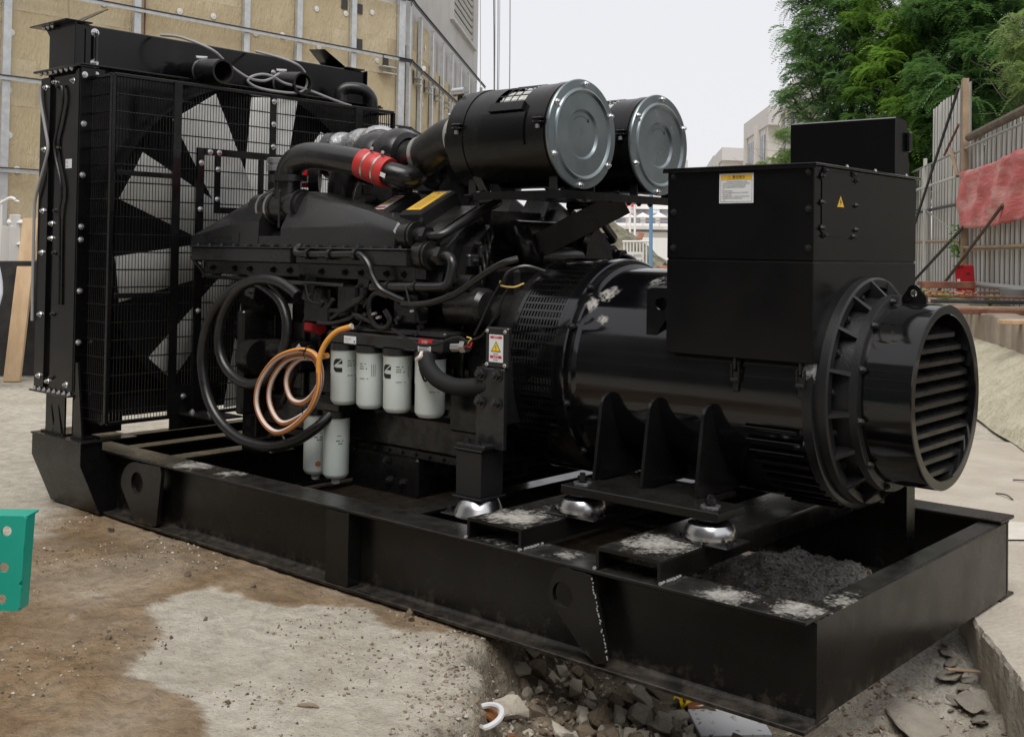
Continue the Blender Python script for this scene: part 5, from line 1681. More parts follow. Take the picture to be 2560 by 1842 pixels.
# ---- alternator
def alternator():
    b = MB()
    b.lathe([(-1.375, 0.30), (-1.375, 0.474), (-1.335, 0.474), (-1.33, 0.468), (-1.33, 0.452), (-1.302, 0.452), (-1.298, 0.446), (-1.29, 0.4365), (-0.285, 0.4365), (-0.28, 0.30)], (0, AY, AZ), (1, 0, 0), n=112)
    alt = b.build('alternator', 'alternator_paint', GS, angle=25)
    f = MB()
    f.lathe([(-0.283, 0.40), (-0.283, 0.446), (-0.246, 0.446), (-0.243, 0.440), (-0.243, 0.30)], (0, AY, AZ), (1, 0, 0), n=96, closed=False)
    f.build('end_ring', 'flaked_paint', alt)
    # bearing bracket: rim, disc, ribs, inner collar
    c = MB()
    c.lathe([(-0.243, 0.424), (-0.205, 0.424), (-0.198, 0.416), (-0.198, 0.388), (-0.222, 0.380), (-0.222, 0.355), (-0.15, 0.350), (-0.148, 0.362), (-0.118, 0.362), (-0.115, 0.356), (-0.115, 0.20)], (0, AY, AZ), (1, 0, 0), n=96, closed=False)
    c.build('bearing_bracket', 'cast_rough', alt)
    rb = MB()
    rb.add([(-0.205, -0.009, 0.352), (-0.205, 0.009, 0.352), (-0.205, 0.006, 0.416), (-0.205, -0.006, 0.416), (-0.13, -0.009, 0.348), (-0.13, 0.009, 0.348), (-0.198, 0.006, 0.416), (-0.198, -0.006, 0.416), (-0.235, -0.009, 0.352), (-0.235, 0.009, 0.352), (-0.235, 0.006, 0.416), (-0.235, -0.006, 0.416)], [(4, 5, 6, 7), (8, 11, 10, 9), (8, 4, 7, 11), (9, 10, 6, 5), (11, 7, 6, 10), (8, 9, 5, 4)])
    rbm = rb.mesh('rib', 'cast_rough')
    for k in range(16):
        link('rib', rbm, alt, (0, AY, AZ), (R(22.5 * k + 8), 0, 0))
    for k in range(16):
        a = R(22.5 * k + 19)
        link('bolt', BOLT_B, alt, (-0.222, AY - 0.368 * math.sin(a), AZ + 0.368 * math.cos(a)), FACE['+x'], (1.3, 1.3, 1.3))
    for k in range(12):
        a = R(30 * k + 12)
        link('bolt', BOLT_B, alt, (-0.116, AY - 0.347 * math.sin(a), AZ + 0.347 * math.cos(a)), FACE['+x'])
    # louvred shroud
    s = MB()
    s.lathe([(-0.116, 0.333), (0.060, 0.333), (0.0635, 0.330), (0.0635, 0.300), (0.060, 0.297), (-0.11, 0.297), (-0.11, 0.0)], (0, AY, AZ), (1, 0, 0), n=96, closed=False)
    s.build('shroud', 'black_gloss', alt)
    for k in range(11):
        z = -0.245 + 0.049 * k
        hw = math.sqrt(max(0.0, 0.2955 ** 2 - (abs(z) + 0.016) ** 2))
        l = MB()
        x0, x1 = -0.035, 0.040
        l.add([(x0, AY - hw, AZ + z + 0.024), (x1, AY - hw, AZ + z - 0.018), (x1, AY + hw, AZ + z - 0.018), (x0, AY + hw, AZ + z + 0.024),
               (x0, AY - hw, AZ + z + 0.021), (x1, AY - hw, AZ + z - 0.021), (x1, AY + hw, AZ + z - 0.021), (x0, AY + hw, AZ + z + 0.021),
               (x1, AY - hw, AZ + z - 0.034), (x1, AY + hw, AZ + z - 0.034), (x1 - 0.003, AY - hw, AZ + z - 0.034), (x1 - 0.003, AY + hw, AZ + z - 0.034)],
              [(0, 1, 2, 3), (4, 7, 6, 5), (0, 3, 7, 4), (1, 8, 9, 2), (8, 10, 11, 9), (5, 6, 11, 10), (0, 4, 5, 1), (3, 2, 6, 7)])
        l.build('louvre_slat', 'black_satin', alt, smooth=False)
    # lifting eye on the shroud
    e = MB()
    poly = [(-0.105, 1.262), (-0.01, 1.262), (-0.012, 1.285)] + [(-0.058 + 0.026 * math.cos(R(a)), 1.305 + 0.026 * math.sin(R(a))) for a in range(10, 171, 20)] + [(-0.102, 1.285)]
    e.holed(poly, (-0.058, 1.30), 0.0125, AY - 0.008, AY + 0.008, 'xz')
    e.build('lifting_eye', 'black_gloss', alt)
    # guard of slotted sheet over the coupling
    g = MB()
    r = 0.472
    xa, xb = -1.632, -1.376
    g.lathe([(xa, r + 0.004), (xa + 0.02, r + 0.004), (xa + 0.02, r - 0.006), (xa, r - 0.006), (xa, r + 0.004)], (0, AY, AZ), (1, 0, 0), n=96, closed=False)
    g.lathe([(xb - 0.018, r + 0.002), (xb, r + 0.002), (xb, r - 0.006), (xb - 0.018, r - 0.006), (xb - 0.018, r + 0.002)], (0, AY, AZ), (1, 0, 0), n=96, closed=False)
    N = 84
    nb = 13
    for k in range(N):       # strips along the axle
        a = 2 * math.pi * (k + 0.5) / N
        u, w_ = Vector((0, math.cos(a), math.sin(a))), Vector((0, -math.sin(a), math.cos(a)))
        c = Vector(((xa + xb) / 2, AY, AZ)) + u * r
        g.obox(c, (xb - xa - 0.03, 0.010, 0.004), rot_from((1, 0, 0), w_))
    for k in range(nb):
        x = xa + 0.028 + (xb - xa - 0.056) * k / (nb - 1)
        g.lathe([(x - 0.0035, r + 0.001), (x + 0.0035, r + 0.001)], (0, AY, AZ), (1, 0, 0), n=96, closed=False)
    stuff(g.build('coupling_guard', 'black_gloss', alt, recalc=False))
    i = MB()
    i.lathe([(-1.70, 0.30), (-1.62, 0.36), (-1.38, 0.36), (-1.376, 0.30)], (0, AY, AZ), (1, 0, 0), n=64)
    for k in range(8):
        a = 2 * math.pi * k / 8 + 0.2
        i.obox(Vector((-1.5, AY + 0.39 * math.cos(a), AZ + 0.39 * math.sin(a))), (0.20, 0.10, 0.02), rot_from((1, 0, 0), (0, math.cos(a + 0.6), math.sin(a + 0.6))))
    i.build('coupling', 'engine_dark', alt)
    for a in (155, 195, 225, 130):
        link('bolt', BOLT_B, alt, (-1.33, AY + 0.462 * math.cos(R(a)), AZ + 0.462 * math.sin(R(a))), FACE['+x'])
    # feet: plate, three gussets each side
    for g_ in (lambda y: y, lambda y: 2 * AY - y):
        p = MB()
        p.box(-1.165, -0.47, g_(0.20), g_(0.385), 0.505, 0.538, bev=0.003)
        p.box(-1.13, -0.64, g_(0.3855), g_(0.62), 0.510, 0.530, bev=0.002)
        p.build('foot_plate', 'black_satin', alt)
        for x in (-1.12, -0.895, -0.655):
            q = MB()
            arcp = [(AY - 0.436 * math.sin(R(t)), AZ - 0.436 * math.cos(R(t))) for t in range(30, 86, 6)]
            poly = [(0.50, 0.5385), (0.350, 0.5385), (0.396, 0.835), (0.408, 0.855), (0.428, 0.868), (0.449, 0.872)] + [(y, z) for y, z in arcp[::-1] if z < 0.865] + [(0.667, 0.5385)]
            q.prism([(g_(y), z) for y, z in poly], x - 0.007, x + 0.007, 'yz')
            q.build('gusset', 'black_satin', alt)
        for x in (-1.115, -0.545):
            q = MB()
            q.cyl((x, g_(0.275), 0.494), (x, g_(0.275), 0.5048), 0.05, n=24)
            q.cyl((x, g_(0.275), 0.5385), (x, g_(0.275), 0.543), 0.036, n=24, m=1)
            q.bolt((x, g_(0.275), 0.543), (0, 0, 1), 0.021, 0.024, wash=False)
            q.build('foot_bolt', ['engine_dark', 'bolt_steel'], alt)
        hd = MB()
        hd.cyl((-0.83, g_(0.235), 0.5382), (-0.83, g_(0.235), 0.5392), 0.019, n=18)
        hd.build('foot_hole', 'core_black', alt)
    # lifting lug welded to the flank beside the terminal box
    m = MB()
    poly = [(-0.972, 1.06), (-0.972, 1.28), (-0.955, 1.297), (-0.842, 1.297), (-0.842, 1.20), (-0.89, 1.165), (-0.955, 1.06)]
    m.holed(poly, (-0.905, 1.235), 0.026, 0.488, 0.502, 'xz')
    m.box(-0.972, -0.955, 0.49, 0.62, 1.06, 1.29)
    m.build('lifting_lug', 'black_gloss', alt)
    # over-centre latches
    for x, z in ((-0.545, 0.985), (-0.285, 0.985)):
        q = MB()
        yy = AY - 0.4365
        q.box(x - 0.012, x + 0.012, yy - 0.010, yy - 0.001, z - 0.055, z + 0.02, bev=0.003)
        q.box(x - 0.018, x - 0.011, yy - 0.016, yy - 0.004, z - 0.02, z + 0.045, bev=0.002)
        q.box(x + 0.011, x + 0.018, yy - 0.016, yy - 0.004, z - 0.02, z + 0.045, bev=0.002)
        q.cyl((x, yy - 0.012, z + 0.03), (x, yy - 0.012, z + 0.07), 0.006, n=8)
        q.cyl((x, yy - 0.012, z + 0.068), (x, yy - 0.012, z + 0.078), 0.010, n=6)
        q.cyl((x - 0.016, yy - 0.012, z - 0.012), (x + 0.016, yy - 0.012, z - 0.012), 0.009, n=8)
        q.build('latch', 'engine_dark', alt)
    # pressed air louvres low on the flank
    for k in range(11):
        a = R(197 + 6.0 * k)
        u = Vector((0, math.cos(a), math.sin(a)))
        w_ = Vector((0, -math.sin(a), math.cos(a)))
        q = MB()
        c = Vector((-0.415 + 0.006 * k, AY, AZ)) + u * 0.437
        q.obox(c + u * 0.008, (0.215, 0.026, 0.003), rot_from((1, 0, 0), w_ * 0.85 - u * 0.5), bev=0.001)
        q.obox(c + u * 0.003, (0.215, 0.004, 0.016), rot_from((1, 0, 0), w_))
        q.build('air_louvre', 'black_gloss', alt)
    # support leg under the bearing end
    q = MB()
    q.box(-0.265, -0.175, 1.12, 1.20, 0.20, 0.64)
    q.build('rear_stay', 'black_satin', alt)
    return alt
ALT = alternator()

# ---- terminal box on the alternator
def terminal_box():
    x0, x1, y0, y1 = -0.84, -0.235, 0.426, 1.345
    b = MB()
    b.box(x0, x1, y0, y1, 1.054, 1.4095, bev=0.003)
    b.box(x0, x1, y0, y1, 1.4135, 1.748, bev=0.003)
    b.box(x0 + 0.004, x1 - 0.004, y0 + 0.004, y1 - 0.004, 1.4, 1.42)
    tb = b.build('terminal_box', 'black_paint', GS)
    l = MB()
    l.box(x0 - 0.014, x1 + 0.014, y0 - 0.014, y1 + 0.014, 1.7485, 1.757, bev=0.002)
    l.box(x0 - 0.014, x1 + 0.014, y0 - 0.014, y0 - 0.0125, 1.738, 1.7485)
    l.build('lid', 'black_satin', tb)
    bolts(tb, [(-0.83 + 0.02, y0, z) for z in (1.726, 1.59, 1.455)] + [(-0.255, y0, z) for z in (1.726, 1.596, 1.459)], '-y', BOLT_B, 0.75)
    p = MB()
    p.box(x1, x1 + 0.0035, 0.482, 0.752, 1.50, 1.735, bev=0.001)
    p.build('access_plate', 'black_paint', tb)
    bolts(tb, [(x1 + 0.004, y, z) for y in (0.478, 0.756) for z in (1.712, 1.62, 1.53)] + [(x1 + 0.004, y, z) for y in (0.50, 0.735) for z in (1.733, 1.505)], '+x', BOLT_B, 0.7)
    # warning triangle
    t = MB()
    X = x1 + 0.0045
    t.add([(X, 0.600, 1.609), (X, 0.658, 1.609), (X, 0.629, 1.650)], [(0, 1, 2)])
    t.add([(X + 0.0006, y, z) for y, z in ((0.632, 1.641), (0.621, 1.626), (0.628, 1.627), (0.624, 1.614), (0.637, 1.630), (0.630, 1.629))], [(0, 1, 2, 5), (5, 2, 3, 4)], 1)
    t.build('warning_triangle', ['label_yellow', 'print_black'], tb, recalc=False)
    # large warning notice
    s = MB()
    Y = y0 - 0.002
    a, c, zb, zt = -0.612, -0.471, 1.620, 1.729
    s.box(a, c, Y, y0 - 0.0003, zb, zt)
    def rect(u0, u1, w0, w1, m, e=0.0006): s.quad((a + (c - a) * u0, Y - e, zb + (zt - zb) * w0), (a + (c - a) * u1, Y - e, zb + (zt - zb) * w0), (a + (c - a) * u1, Y - e, zb + (zt - zb) * w1), (a + (c - a) * u0, Y - e, zb + (zt - zb) * w1), m)
    rect(0.04, 0.96, 0.78, 0.95, 1)
    for (u0, u1, w0, w1) in ((0.04, 0.96, 0.045, 0.055), (0.035, 0.042, 0.045, 0.78), (0.955, 0.962, 0.045, 0.78)): rect(u0, u1, w0, w1, 2)
    text_into(s, '⚠ 警告提示', ((a + c) / 2, Y - 0.0010, zb + (zt - zb) * 0.825), (1, 0, 0), (0, 0, 1), 0.0135, 3, 'CENTER')
    lines = ['发电机组运行前请仔细阅读以下内容', '1 机组运行前检查机油及冷却液位,保持足够的燃油', '2 运行中严禁打开水箱盖,避免高温蒸汽烫伤,', '   注意,不得触摸旋转部件及排气管,保持距', '   离。', '3 检修前断开蓄电池。', '4 机组必须可靠接地,接线由专业电工完成并复查', '   后,方可投入使用。', '5 定期更换机油滤芯、柴油滤芯与空气滤芯并记录', '6 长期停放时,应排空冷却液,每月试机', '   一次']
    for k, tx in enumerate(lines):
        text_into(s, tx, (a + (0.010 if k else 0.030), Y - 0.0010, zb + (zt - zb) * (0.705 - 0.062 * k)), (1, 0, 0), (0, 0, 1), 0.0053, 2)
    s.build('warning_notice', ['label_white', 'label_yellow', 'print_grey', 'print_black'], tb, recalc=False)
    # meter console standing on the lid
    c_ = MB()
    pr = [(1.161, 1.7575), (1.161, 1.986), (1.175, 1.992), (1.275, 1.985), (1.31, 1.7575)]
    c_.prism(pr, -0.705, -0.25, 'yz')
    c_.build('meter_console', 'black_paint', tb)
    h = MB()
    h.box(-0.249, -0.232, 1.27, 1.296, 1.86, 1.94, bev=0.004)
    h.build('console_latch', 'engine_dark', tb)
    bolts(tb, [(x, 1.10, 1.757) for x in (-0.66, -0.45)] + [(-0.24, y, 1.757) for y in (0.70, 0.95, 1.25)], '+z', BOLT_S, 0.6)
    return tb
terminal_box()

# ---- engine
def engine():
    b = MB()
    b.box(-3.45, -1.80, 0.50, 1.27, 0.62, 1.18, bev=0.01)
    near = [(0.56, 0.95), (0.36, 1.26), (0.30, 1.30), (0.30, 1.44), (0.365, 1.51), (0.62, 1.64), (0.80, 1.40), (0.84, 1.0)]
    for mr in (False, True):
        poly = [((2 * AY - y) if mr else y, z) for y, z in near]
        sx = 0.16 if mr else 0.0
        b.prism(poly, -3.45 + sx, -2.02 + sx, 'yz')
        # cylinder heads end plate
        poly = [((2 * AY - y) if mr else y, z) for y, z in ((0.45, 1.10), (0.335, 1.29), (0.36, 1.44), (0.56, 1.60), (0.70, 1.48), (0.80, 1.12))]
        b.prism(poly, -2.02 + sx, -1.955 + sx, 'yz')
        poly = [((2 * AY - y) if mr else y, z) for y, z in ((0.50, 1.10), (0.40, 1.26), (0.47, 1.45), (0.60, 1.55), (0.66, 1.47), (0.74, 1.12))]
        b.prism(poly, -1.955 + sx, -1.90 + sx, 'yz')
    b.box(-3.3, -2.0, 0.70, 1.07, 1.3, 1.62)
    # flywheel housing
    b.lathe([(-1.90, 0.30), (-1.90, 0.43), (-1.80, 0.455), (-1.65, 0.455), (-1.645, 0.30)], (0, AY, AZ), (1, 0, 0), n=72)
    b.box(-1.90, -1.70, 0.55, 1.22, 1.20, 1.36, bev=0.02)
    eng = b.build('engine', 'engine_dark', GS)
    def part(nm, mb, mats, **k): return mb.build(nm, mats, eng, **k)
    # front gear cover and belt side
    m = MB()
    m.box(-3.60, -3.45, 0.44, 1.33, 0.60, 1.35, bev=0.02)
    m.cyl((-3.60, AY, 0.93), (-3.68, AY, 0.93), 0.17, n=36)
    m.cyl((-3.60, 0.56, 0.98), (-3.70, 0.56, 0.98), 0.085, n=28)
    m.cyl((-3.68, AY, 1.42), (-3.95, AY, 1.42), 0.07, n=24)
    m.box(-3.60, -3.52, 0.60, 1.2, 1.35, 1.60, bev=0.02)
    part('front_cover', m, 'engine_dark')
    m = MB()
    m.box(-3.52, -3.40, 0.42, 0.50, 0.34, 0.95, bev=0.004)
    m.box(-3.56, -3.36, 0.34, 0.52, 0.41, 0.425, bev=0.003)
    m.box(-3.52, -3.40, 0.50, 1.30, 0.56, 0.66)
    part('front_support', m, 'engine_dark')
    # sump
    m = MB()
    m.box(-3.40, -1.72, 0.455, 1.315, 0.50, 0.66, bev=0.012)
    m.box(-3.38, -1.75, 0.47, 1.30, 0.46, 0.50, bev=0.004)
    m.box(-2.68, -2.22, 0.462, 1.28, 0.275, 0.46, bev=0.012)
    part('sump', m, 'engine_dark')
    bolts(eng, [(-2.60 + 0.09 * k, 0.468, 0.478) for k in range(9)], '-y', BOLT_B, 0.6)
    bolts(eng, [(-2.42, 0.461, 0.43), (-2.40, 0.461, 0.34), (-2.31, 0.461, 0.34)], '-y', BOLT_B, 1.3)
    m = MB()
    m.box(-2.0, -1.75, 0.44, 0.52, 0.62, 0.86, bev=0.01)
    part('flywheel_cover', m, 'engine_dark')
    for k in range(6):
        m = MB()
        m.box(-3.30 + 0.27 * k, -3.10 + 0.27 * k, 0.480, 0.4995, 0.70, 0.90, bev=0.006)
        part('inspection_cover', m, 'engine_dark')
    # charge air cooler housings along the near bank (and mirrored)
    def mirE(p): return (p[0] + 0.16, 2 * AY - p[1], p[2])
    def side(nm, mb, mats, far=True, **k):
        part(nm, mb, mats, **k)
        if far:
            q = MB()
            q.merge(mb, mirE)
            part(nm, q, mats, **k)
    def sec(x, zl, zs, yt, zt, yb): return [(x, 0.262, 1.434), (x, 0.268, zl), (x, yt - 0.02, zs), (x, yt + 0.01, zt), (x, yb - 0.03, zt), (x, 0.56, 1.434)]
    h = MB()
    h.loft([sec(-3.02, 1.530, 1.66, 0.36, 1.70, 0.56), sec(-2.96, 1.530, 1.685, 0.375, 1.715, 0.57), sec(-2.72, 1.533, 1.645, 0.36, 1.665, 0.57), sec(-2.376, 1.534, 1.560, 0.30, 1.600, 0.57), sec(-2.205, 1.500, 1.515, 0.29, 1.556, 0.57), sec(-2.19, 1.490, 1.50, 0.29, 1.545, 0.57)])
    side('charge_cooler_cover', h, 'engine_grey', angle=20)
    h = MB()
    h.loft([sec(-3.80, 1.478, 1.482, 0.285, 1.49, 0.50), sec(-3.77, 1.490, 1.497, 0.29, 1.51, 0.52), sec(-3.50, 1.54, 1.61, 0.34, 1.635, 0.54), sec(-3.24, 1.565, 1.71, 0.37, 1.74, 0.56), sec(-3.20, 1.565, 1.715, 0.37, 1.745, 0.56)])
    h.box(-3.20, -2.925, 0.264, 0.55, 1.434, 1.488, bev=0.006)
    side('charge_cooler_cover', h, 'engine_grey', angle=20)
    for xa, xb in ((-3.76, -2.905), (-2.86, -2.085)):
        h = MB()
        h.box(xa, xb, 0.238, 0.60, 1.356, 1.426, bev=0.004)
        h.box(xa - 0.008, xb + 0.008, 0.232, 0.60, 1.4262, 1.4338, bev=0.002)
        h.box(xa + 0.03, xb, 0.298, 0.56, 1.286, 1.3555, bev=0.003)
        side('charge_cooler_tray', h, 'engine_grey')
        n = int((xb - xa) / 0.11)
        bolts(eng, [(xa + 0.05 + k * (xb - xa - 0.1) / n, 0.248, 1.4338) for k in range(n + 1)], '+z', BOLT_B, 0.75)
        bolts(eng, [(xa + 0.12 + k * (xb - xa - 0.2) / 4 + (0.03 if k % 2 else 0), 0.2975, 1.318) for k in range(5)], '-y', BOLT_B, 1.1)
    # raised lettering on the front housing
    t = MB()
    xx = Vector((-3.66, 0.262, 1.455))
    plate = [(-3.67, 1.452), (-3.36, 1.452), (-3.36, 1.503), (-3.67, 1.503)]
    t.prism(plate, 0.2600, 0.2645, 'xz')
    text_into(t, 'Cummins', (-3.660, 0.2592, 1.463), (1, 0, 0), (0, 0, 1), 0.052, 1, squeeze=1.2)
    part('raised_lettering', t, ['engine_grey', 'rubber'], recalc=False)
    # tee piece and charge pipe
    def pipes(g):
        t = MB()
        t.cyl(g((-3.34, 0.37, 1.632)), g((-2.95, 0.37, 1.638)), 0.074, n=32)
        t.lathe([(0, 0.086), (0.0, 0.09), (0.015, 0.09), (0.015, 0.086)], g((-2.985, 0.37, 1.637)), (1, 0, 0), n=32)
        t.lathe([(0, 0.080), (0.11, 0.080)], g((-3.275, 0.37, 1.633)), (1, 0, 0.01), n=32, m=1)
        for o in (0.01, 0.075): t.lathe([(o, 0.0802), (o, 0.0828), (o + 0.014, 0.0828), (o + 0.014, 0.0802)], g((-3.275, 0.37, 1.633)), (1, 0, 0.01), n=32, m=2, closed=False)
        t.box(-3.072, -3.058, *sorted((g((0, 0.285, 0))[1], g((0, 0.296, 0))[1])), 1.53, 1.72, bev=0.003)
        part('tee_piece', t, ['engine_grey', 'rubber', 'clamp_band'])
        t = MB()
        path = [(-3.11, 0.375, 1.60), (-3.11, 0.375, 1.70), (-3.11, 0.378, 1.79), (-3.085, 0.38, 1.852), (-3.03, 0.383, 1.884), (-2.95, 0.387, 1.895), (-2.85, 0.395, 1.888), (-2.75, 0.405, 1.872), (-2.66, 0.42, 1.857), (-2.60, 0.43, 1.846)]
        t.tube([g(p) for p in path], 0.068, n=28, sub=6)
        t.lathe([(0, 0.07), (0, 0.100), (0.032, 0.100), (0.034, 0.07)], g((-3.11, 0.378, 1.768)), (0, 0, 1), n=36, closed=False)
        part('charge_pipe', t, 'engine_grey')
        t = MB()
        a, c = Vector(g((-2.605, 0.428, 1.847))), Vector(g((-2.445, 0.458, 1.795)))
        d = c - a
        L = d.length
        t.lathe([(0, 0.070), (0, 0.0735), (L * .24, 0.0745), (L * .28, 0.0725), (L * .34, 0.0725), (L * .38, 0.0755), (L * .62, 0.0755), (L * .66, 0.0725), (L * .72, 0.0725), (L * .76, 0.0745), (L, 0.0735), (L, 0.07)], a, d, n=36)
        for o in (0.28, 0.66): t.lathe([(L * o, 0.0726), (L * o, 0.0742), (L * (o + 0.06), 0.0742), (L * (o + 0.06), 0.0726)], a, d, n=36, m=1, closed=False)
        for o in (0.28, 0.68):
            q = a + d * o + Vector((0, 0, 0.078))
            t.cyl(q + Vector((-0.01, 0.02, 0)), q + Vector((0.05, -0.03, 0.004)), 0.008, n=8, m=2)
        part('silicone_sleeve', t, ['silicone_red', 'clamp_band', 'bolt_steel'])
        t = MB()
        t.tube([g(p) for p in ((-2.47, 0.454, 1.803), (-2.42, 0.463, 1.788), (-2.375, 0.50, 1.775), (-2.37, 0.55, 1.785), (-2.42, 0.62, 1.82))], 0.060, n=24)
        t.obox(g((-2.425, 0.393, 1.785)), (0.055, 0.002, 0.020), Matrix.Rotation(R(20), 3, 'Y'), 1)
        part('compressor_outlet', t, ['engine_dark', 'label_white'])
    pipes(lambda p: p)
    pipes(mir)
    # turbochargers, one per side
    for g in (lambda p: p, mir):
        t = MB()
        for (x, y, z, r, w_) in ((-2.735, 0.65, 1.885, 0.142, 0.085), (-2.54, 0.62, 1.885, 0.146, 0.085)):
            c = Vector(g((x, y, z)))
            vs = []
            prof = [(-w_, 0.05), (-w_, r * 0.75), (-w_ * 0.75, r * 0.93), (-w_ * 0.2, r), (w_ * 0.35, r * 0.98), (w_ * 0.75, r * 0.85), (w_ * 0.85, r * 0.66), (w_ * 0.55, r * 0.60), (w_ * 0.55, 0.05)]
            t.lathe(prof, c, (1, 0.0, -0.02), n=48)
        c0 = Vector(g((-2.62, 0.65, 1.90)))
        t.cyl(c0 - Vector((0.08, 0, 0)), c0 + Vector((0.08, 0, 0)), 0.09, n=28)
        t.box(c0.x - 0.09, c0.x + 0.09, c0.y - 0.07, c0.y + 0.07, 1.62, 1.85, bev=0.02)
        part('turbocharger', t, 'engine_dark')
        # intake hose to the air filter
        t = MB()
        path = [(-2.48, 0.612, 1.882), (-2.40, 0.606, 1.880), (-2.33, 0.602, 1.890), (-2.25, 0.60, 1.926), (-2.17, 0.60, 1.952), (-2.09, 0.60, 1.952), (-2.02, 0.60, 1.945)]
        t.tube([g(p) for p in path], lambda q: 0.084 + 0.030 * q, n=32, sub=6)
        for (x, y, z, r) in ((-2.36, 0.603, 1.885, 0.095), (-2.10, 0.60, 1.952, 0.112)):
            t.lathe([(-0.012, r - 0.003), (-0.012, r + 0.002), (0.012, r + 0.002), (0.012, r - 0.003)], g((x, y, z)), (1, -0.04, 0.12), n=36, m=1, closed=False)
        t.cyl(Vector(g((-2.09, 0.58, 2.06))), Vector(g((-2.10, 0.50, 2.055))), 0.009, n=8, m=2)
        part('intake_hose', t, ['rubber', 'clamp_band', 'bolt_steel'])
    # exhaust elbows wrapped in foil
    t = MB()
    t.tube([(-3.36, 0.90, 1.985), (-3.2, 0.90, 1.99), (-3.0, 0.86, 1.985), (-2.88, 0.79, 1.975), (-2.80, 0.72, 1.95)], lambda q: 0.085 + 0.025 * q + 0.008 * math.sin(q * 23), n=24)
    part('exhaust_wrap', t, 'foil')
    t = MB()
    t.tube([(-2.60, 1.05, 1.95), (-2.50, 1.00, 2.02), (-2.42, 0.98, 2.06)], 0.09, n=20)
    part('exhaust_wrap', t, 'foil')
    t = MB()
    t.cyl((-2.42, 0.98, 2.03), (-2.28, 0.96, 2.06), 0.10, n=28)
    part('exhaust_elbow', t, 'engine_dark')
    t = MB()
    t.tube([(-2.98, 0.62, 1.60), (-2.98, 0.62, 1.72), (-2.98, 0.64, 1.80), (-2.96, 0.66, 1.86)], lambda q: 0.06 + 0.03 * q, n=18)
    part('wrapped_pipe', t, 'engine_dark')
    t = MB()
    t.cyl((-3.36, 0.90, 1.95), (-3.40, 0.885, 1.95), 0.130, n=36)
    t.cyl((-3.4005, 0.885, 1.95), (-3.405, 0.883, 1.95), 0.095, n=36, m=1)
    part('exhaust_flange', t, ['engine_grey', 'bright_red'])
    t = MB()
    t.cyl((-3.30, 0.74, 1.86), (-3.34, 0.70, 1.86), 0.125, n=36)
    t.cyl((-3.3405, 0.6995, 1.86), (-3.375, 0.665, 1.86), 0.100, n=36, m=1)
    part('exhaust_flange', t, ['engine_grey', 'bright_red'])
    # coolant neck with filler cap at the front
    t = MB()
    t.cyl((-3.62, 0.72, 1.70), (-3.62, 0.72, 1.86), 0.072, n=28)
    t.lathe([(0, 0.072), (0, 0.080), (0.03, 0.080), (0.03, 0.074), (0.045, 0.074), (0.045, 0.082), (0.07, 0.082), (0.075, 0.07), (0.075, 0.0)], (-3.62, 0.72, 1.86), (0, 0, 1), n=32, m=1)
    t.cyl((-3.58, 0.63, 1.72), (-3.48, 0.60, 1.71), 0.018, n=10, m=1)
    t.cyl((-3.62, 0.72, 1.55), (-3.62, 0.72, 1.70), 0.06, n=20)
    part('coolant_neck', t, ['rubber', 'bolt_steel'])
    # rocker covers: six a bank, tilted on the heads
    u = Vector((1, 0, 0))
    v = Vector((0, 0.22, 0.112)).normalized()
    nrm = Vector((0, -v.z, v.y))
    for g, far in ((lambda p: p, False), (mirE, True)):
        for k in range(6):
            xc = -2.232 - 0.252 * k
            m = MB()
            c = Vector((xc, 0.51, 1.660))
            def P(a, d_, e): return g(tuple(c + u * a + v * d_ + nrm * e))
            w1, w2, d1 = 0.070, 0.086, 0.126
            secs = [[P(-w2, -d1 - .010, -0.15), P(w2, -d1 - .010, -0.15), P(w2, d1 + .010, -0.15), P(-w2, d1 + .010, -0.15)],
                    [P(-w1 - .002, -d1, -0.012), P(w1 + .002, -d1, -0.012), P(w1 + .002, d1, -0.012), P(-w1 - .002, d1, -0.012)],
                    [P(-w1 + .008, -d1 + .010, 0), P(w1 - .008, -d1 + .010, 0), P(w1 - .008, d1 - .010, 0), P(-w1 + .008, d1 - .010, 0)]]
            m.loft(secs)
            m.obox(Vector(P(0, 0, -0.152)), (0.19, 0.29, 0.018), rot_from(u, Vector(g(tuple(c + v))) - Vector(g(tuple(c)))), bev=0.003)
            for sx in (-1, 1): m.bolt(P(sx * 0.084, -0.135, -0.143), Vector(P(0, 0, 1)) - Vector(P(0, 0, 0)), 0.011, 0.016)
            mats = ['engine_grey']
            if not far and k in (0, 1):
                e = 0.0012
                if k == 0:
                    m.add([P(-0.05, -0.098, e), P(0.045, -0.098, e), P(0.045, 0.102, e), P(-0.05, 0.102, e)], [(0, 1, 2, 3)], 1)
                    for j in range(5): m.add([P(-0.030 + 0.012 * j, -0.08, e * 2), P(-0.027 + 0.012 * j, -0.08, e * 2), P(-0.027 + 0.012 * j, 0.06 - 0.01 * (j % 2), e * 2), P(-0.030 + 0.012 * j, 0.06 - 0.01 * (j % 2), e * 2)], [(0, 1, 2, 3)], 2)
                    m.add([P(-0.012, 0.078, e * 2), P(0.012, 0.078, e * 2), P(0.0, 0.094, e * 2)], [(0, 1, 2)], 2)
                    mats = ['engine_grey', 'label_yellow', 'timber_old']
                else:
                    m.add([P(-0.040, -0.085, e), P(0.035, -0.085, e), P(0.035, 0.070, e), P(-0.040, 0.070, e)], [(0, 1, 2, 3)], 1)
                    m.add([P(-0.030, -0.03, e * 2), P(0.028, -0.03, e * 2), P(0.0, 0.030, e * 2)], [(0, 1, 2)], 2)
                    m.add([P(-0.034, 0.045, e * 2), P(0.030, 0.045, e * 2), P(0.030, 0.060, e * 2), P(-0.034, 0.060, e * 2)], [(0, 1, 2, 3)], 3)
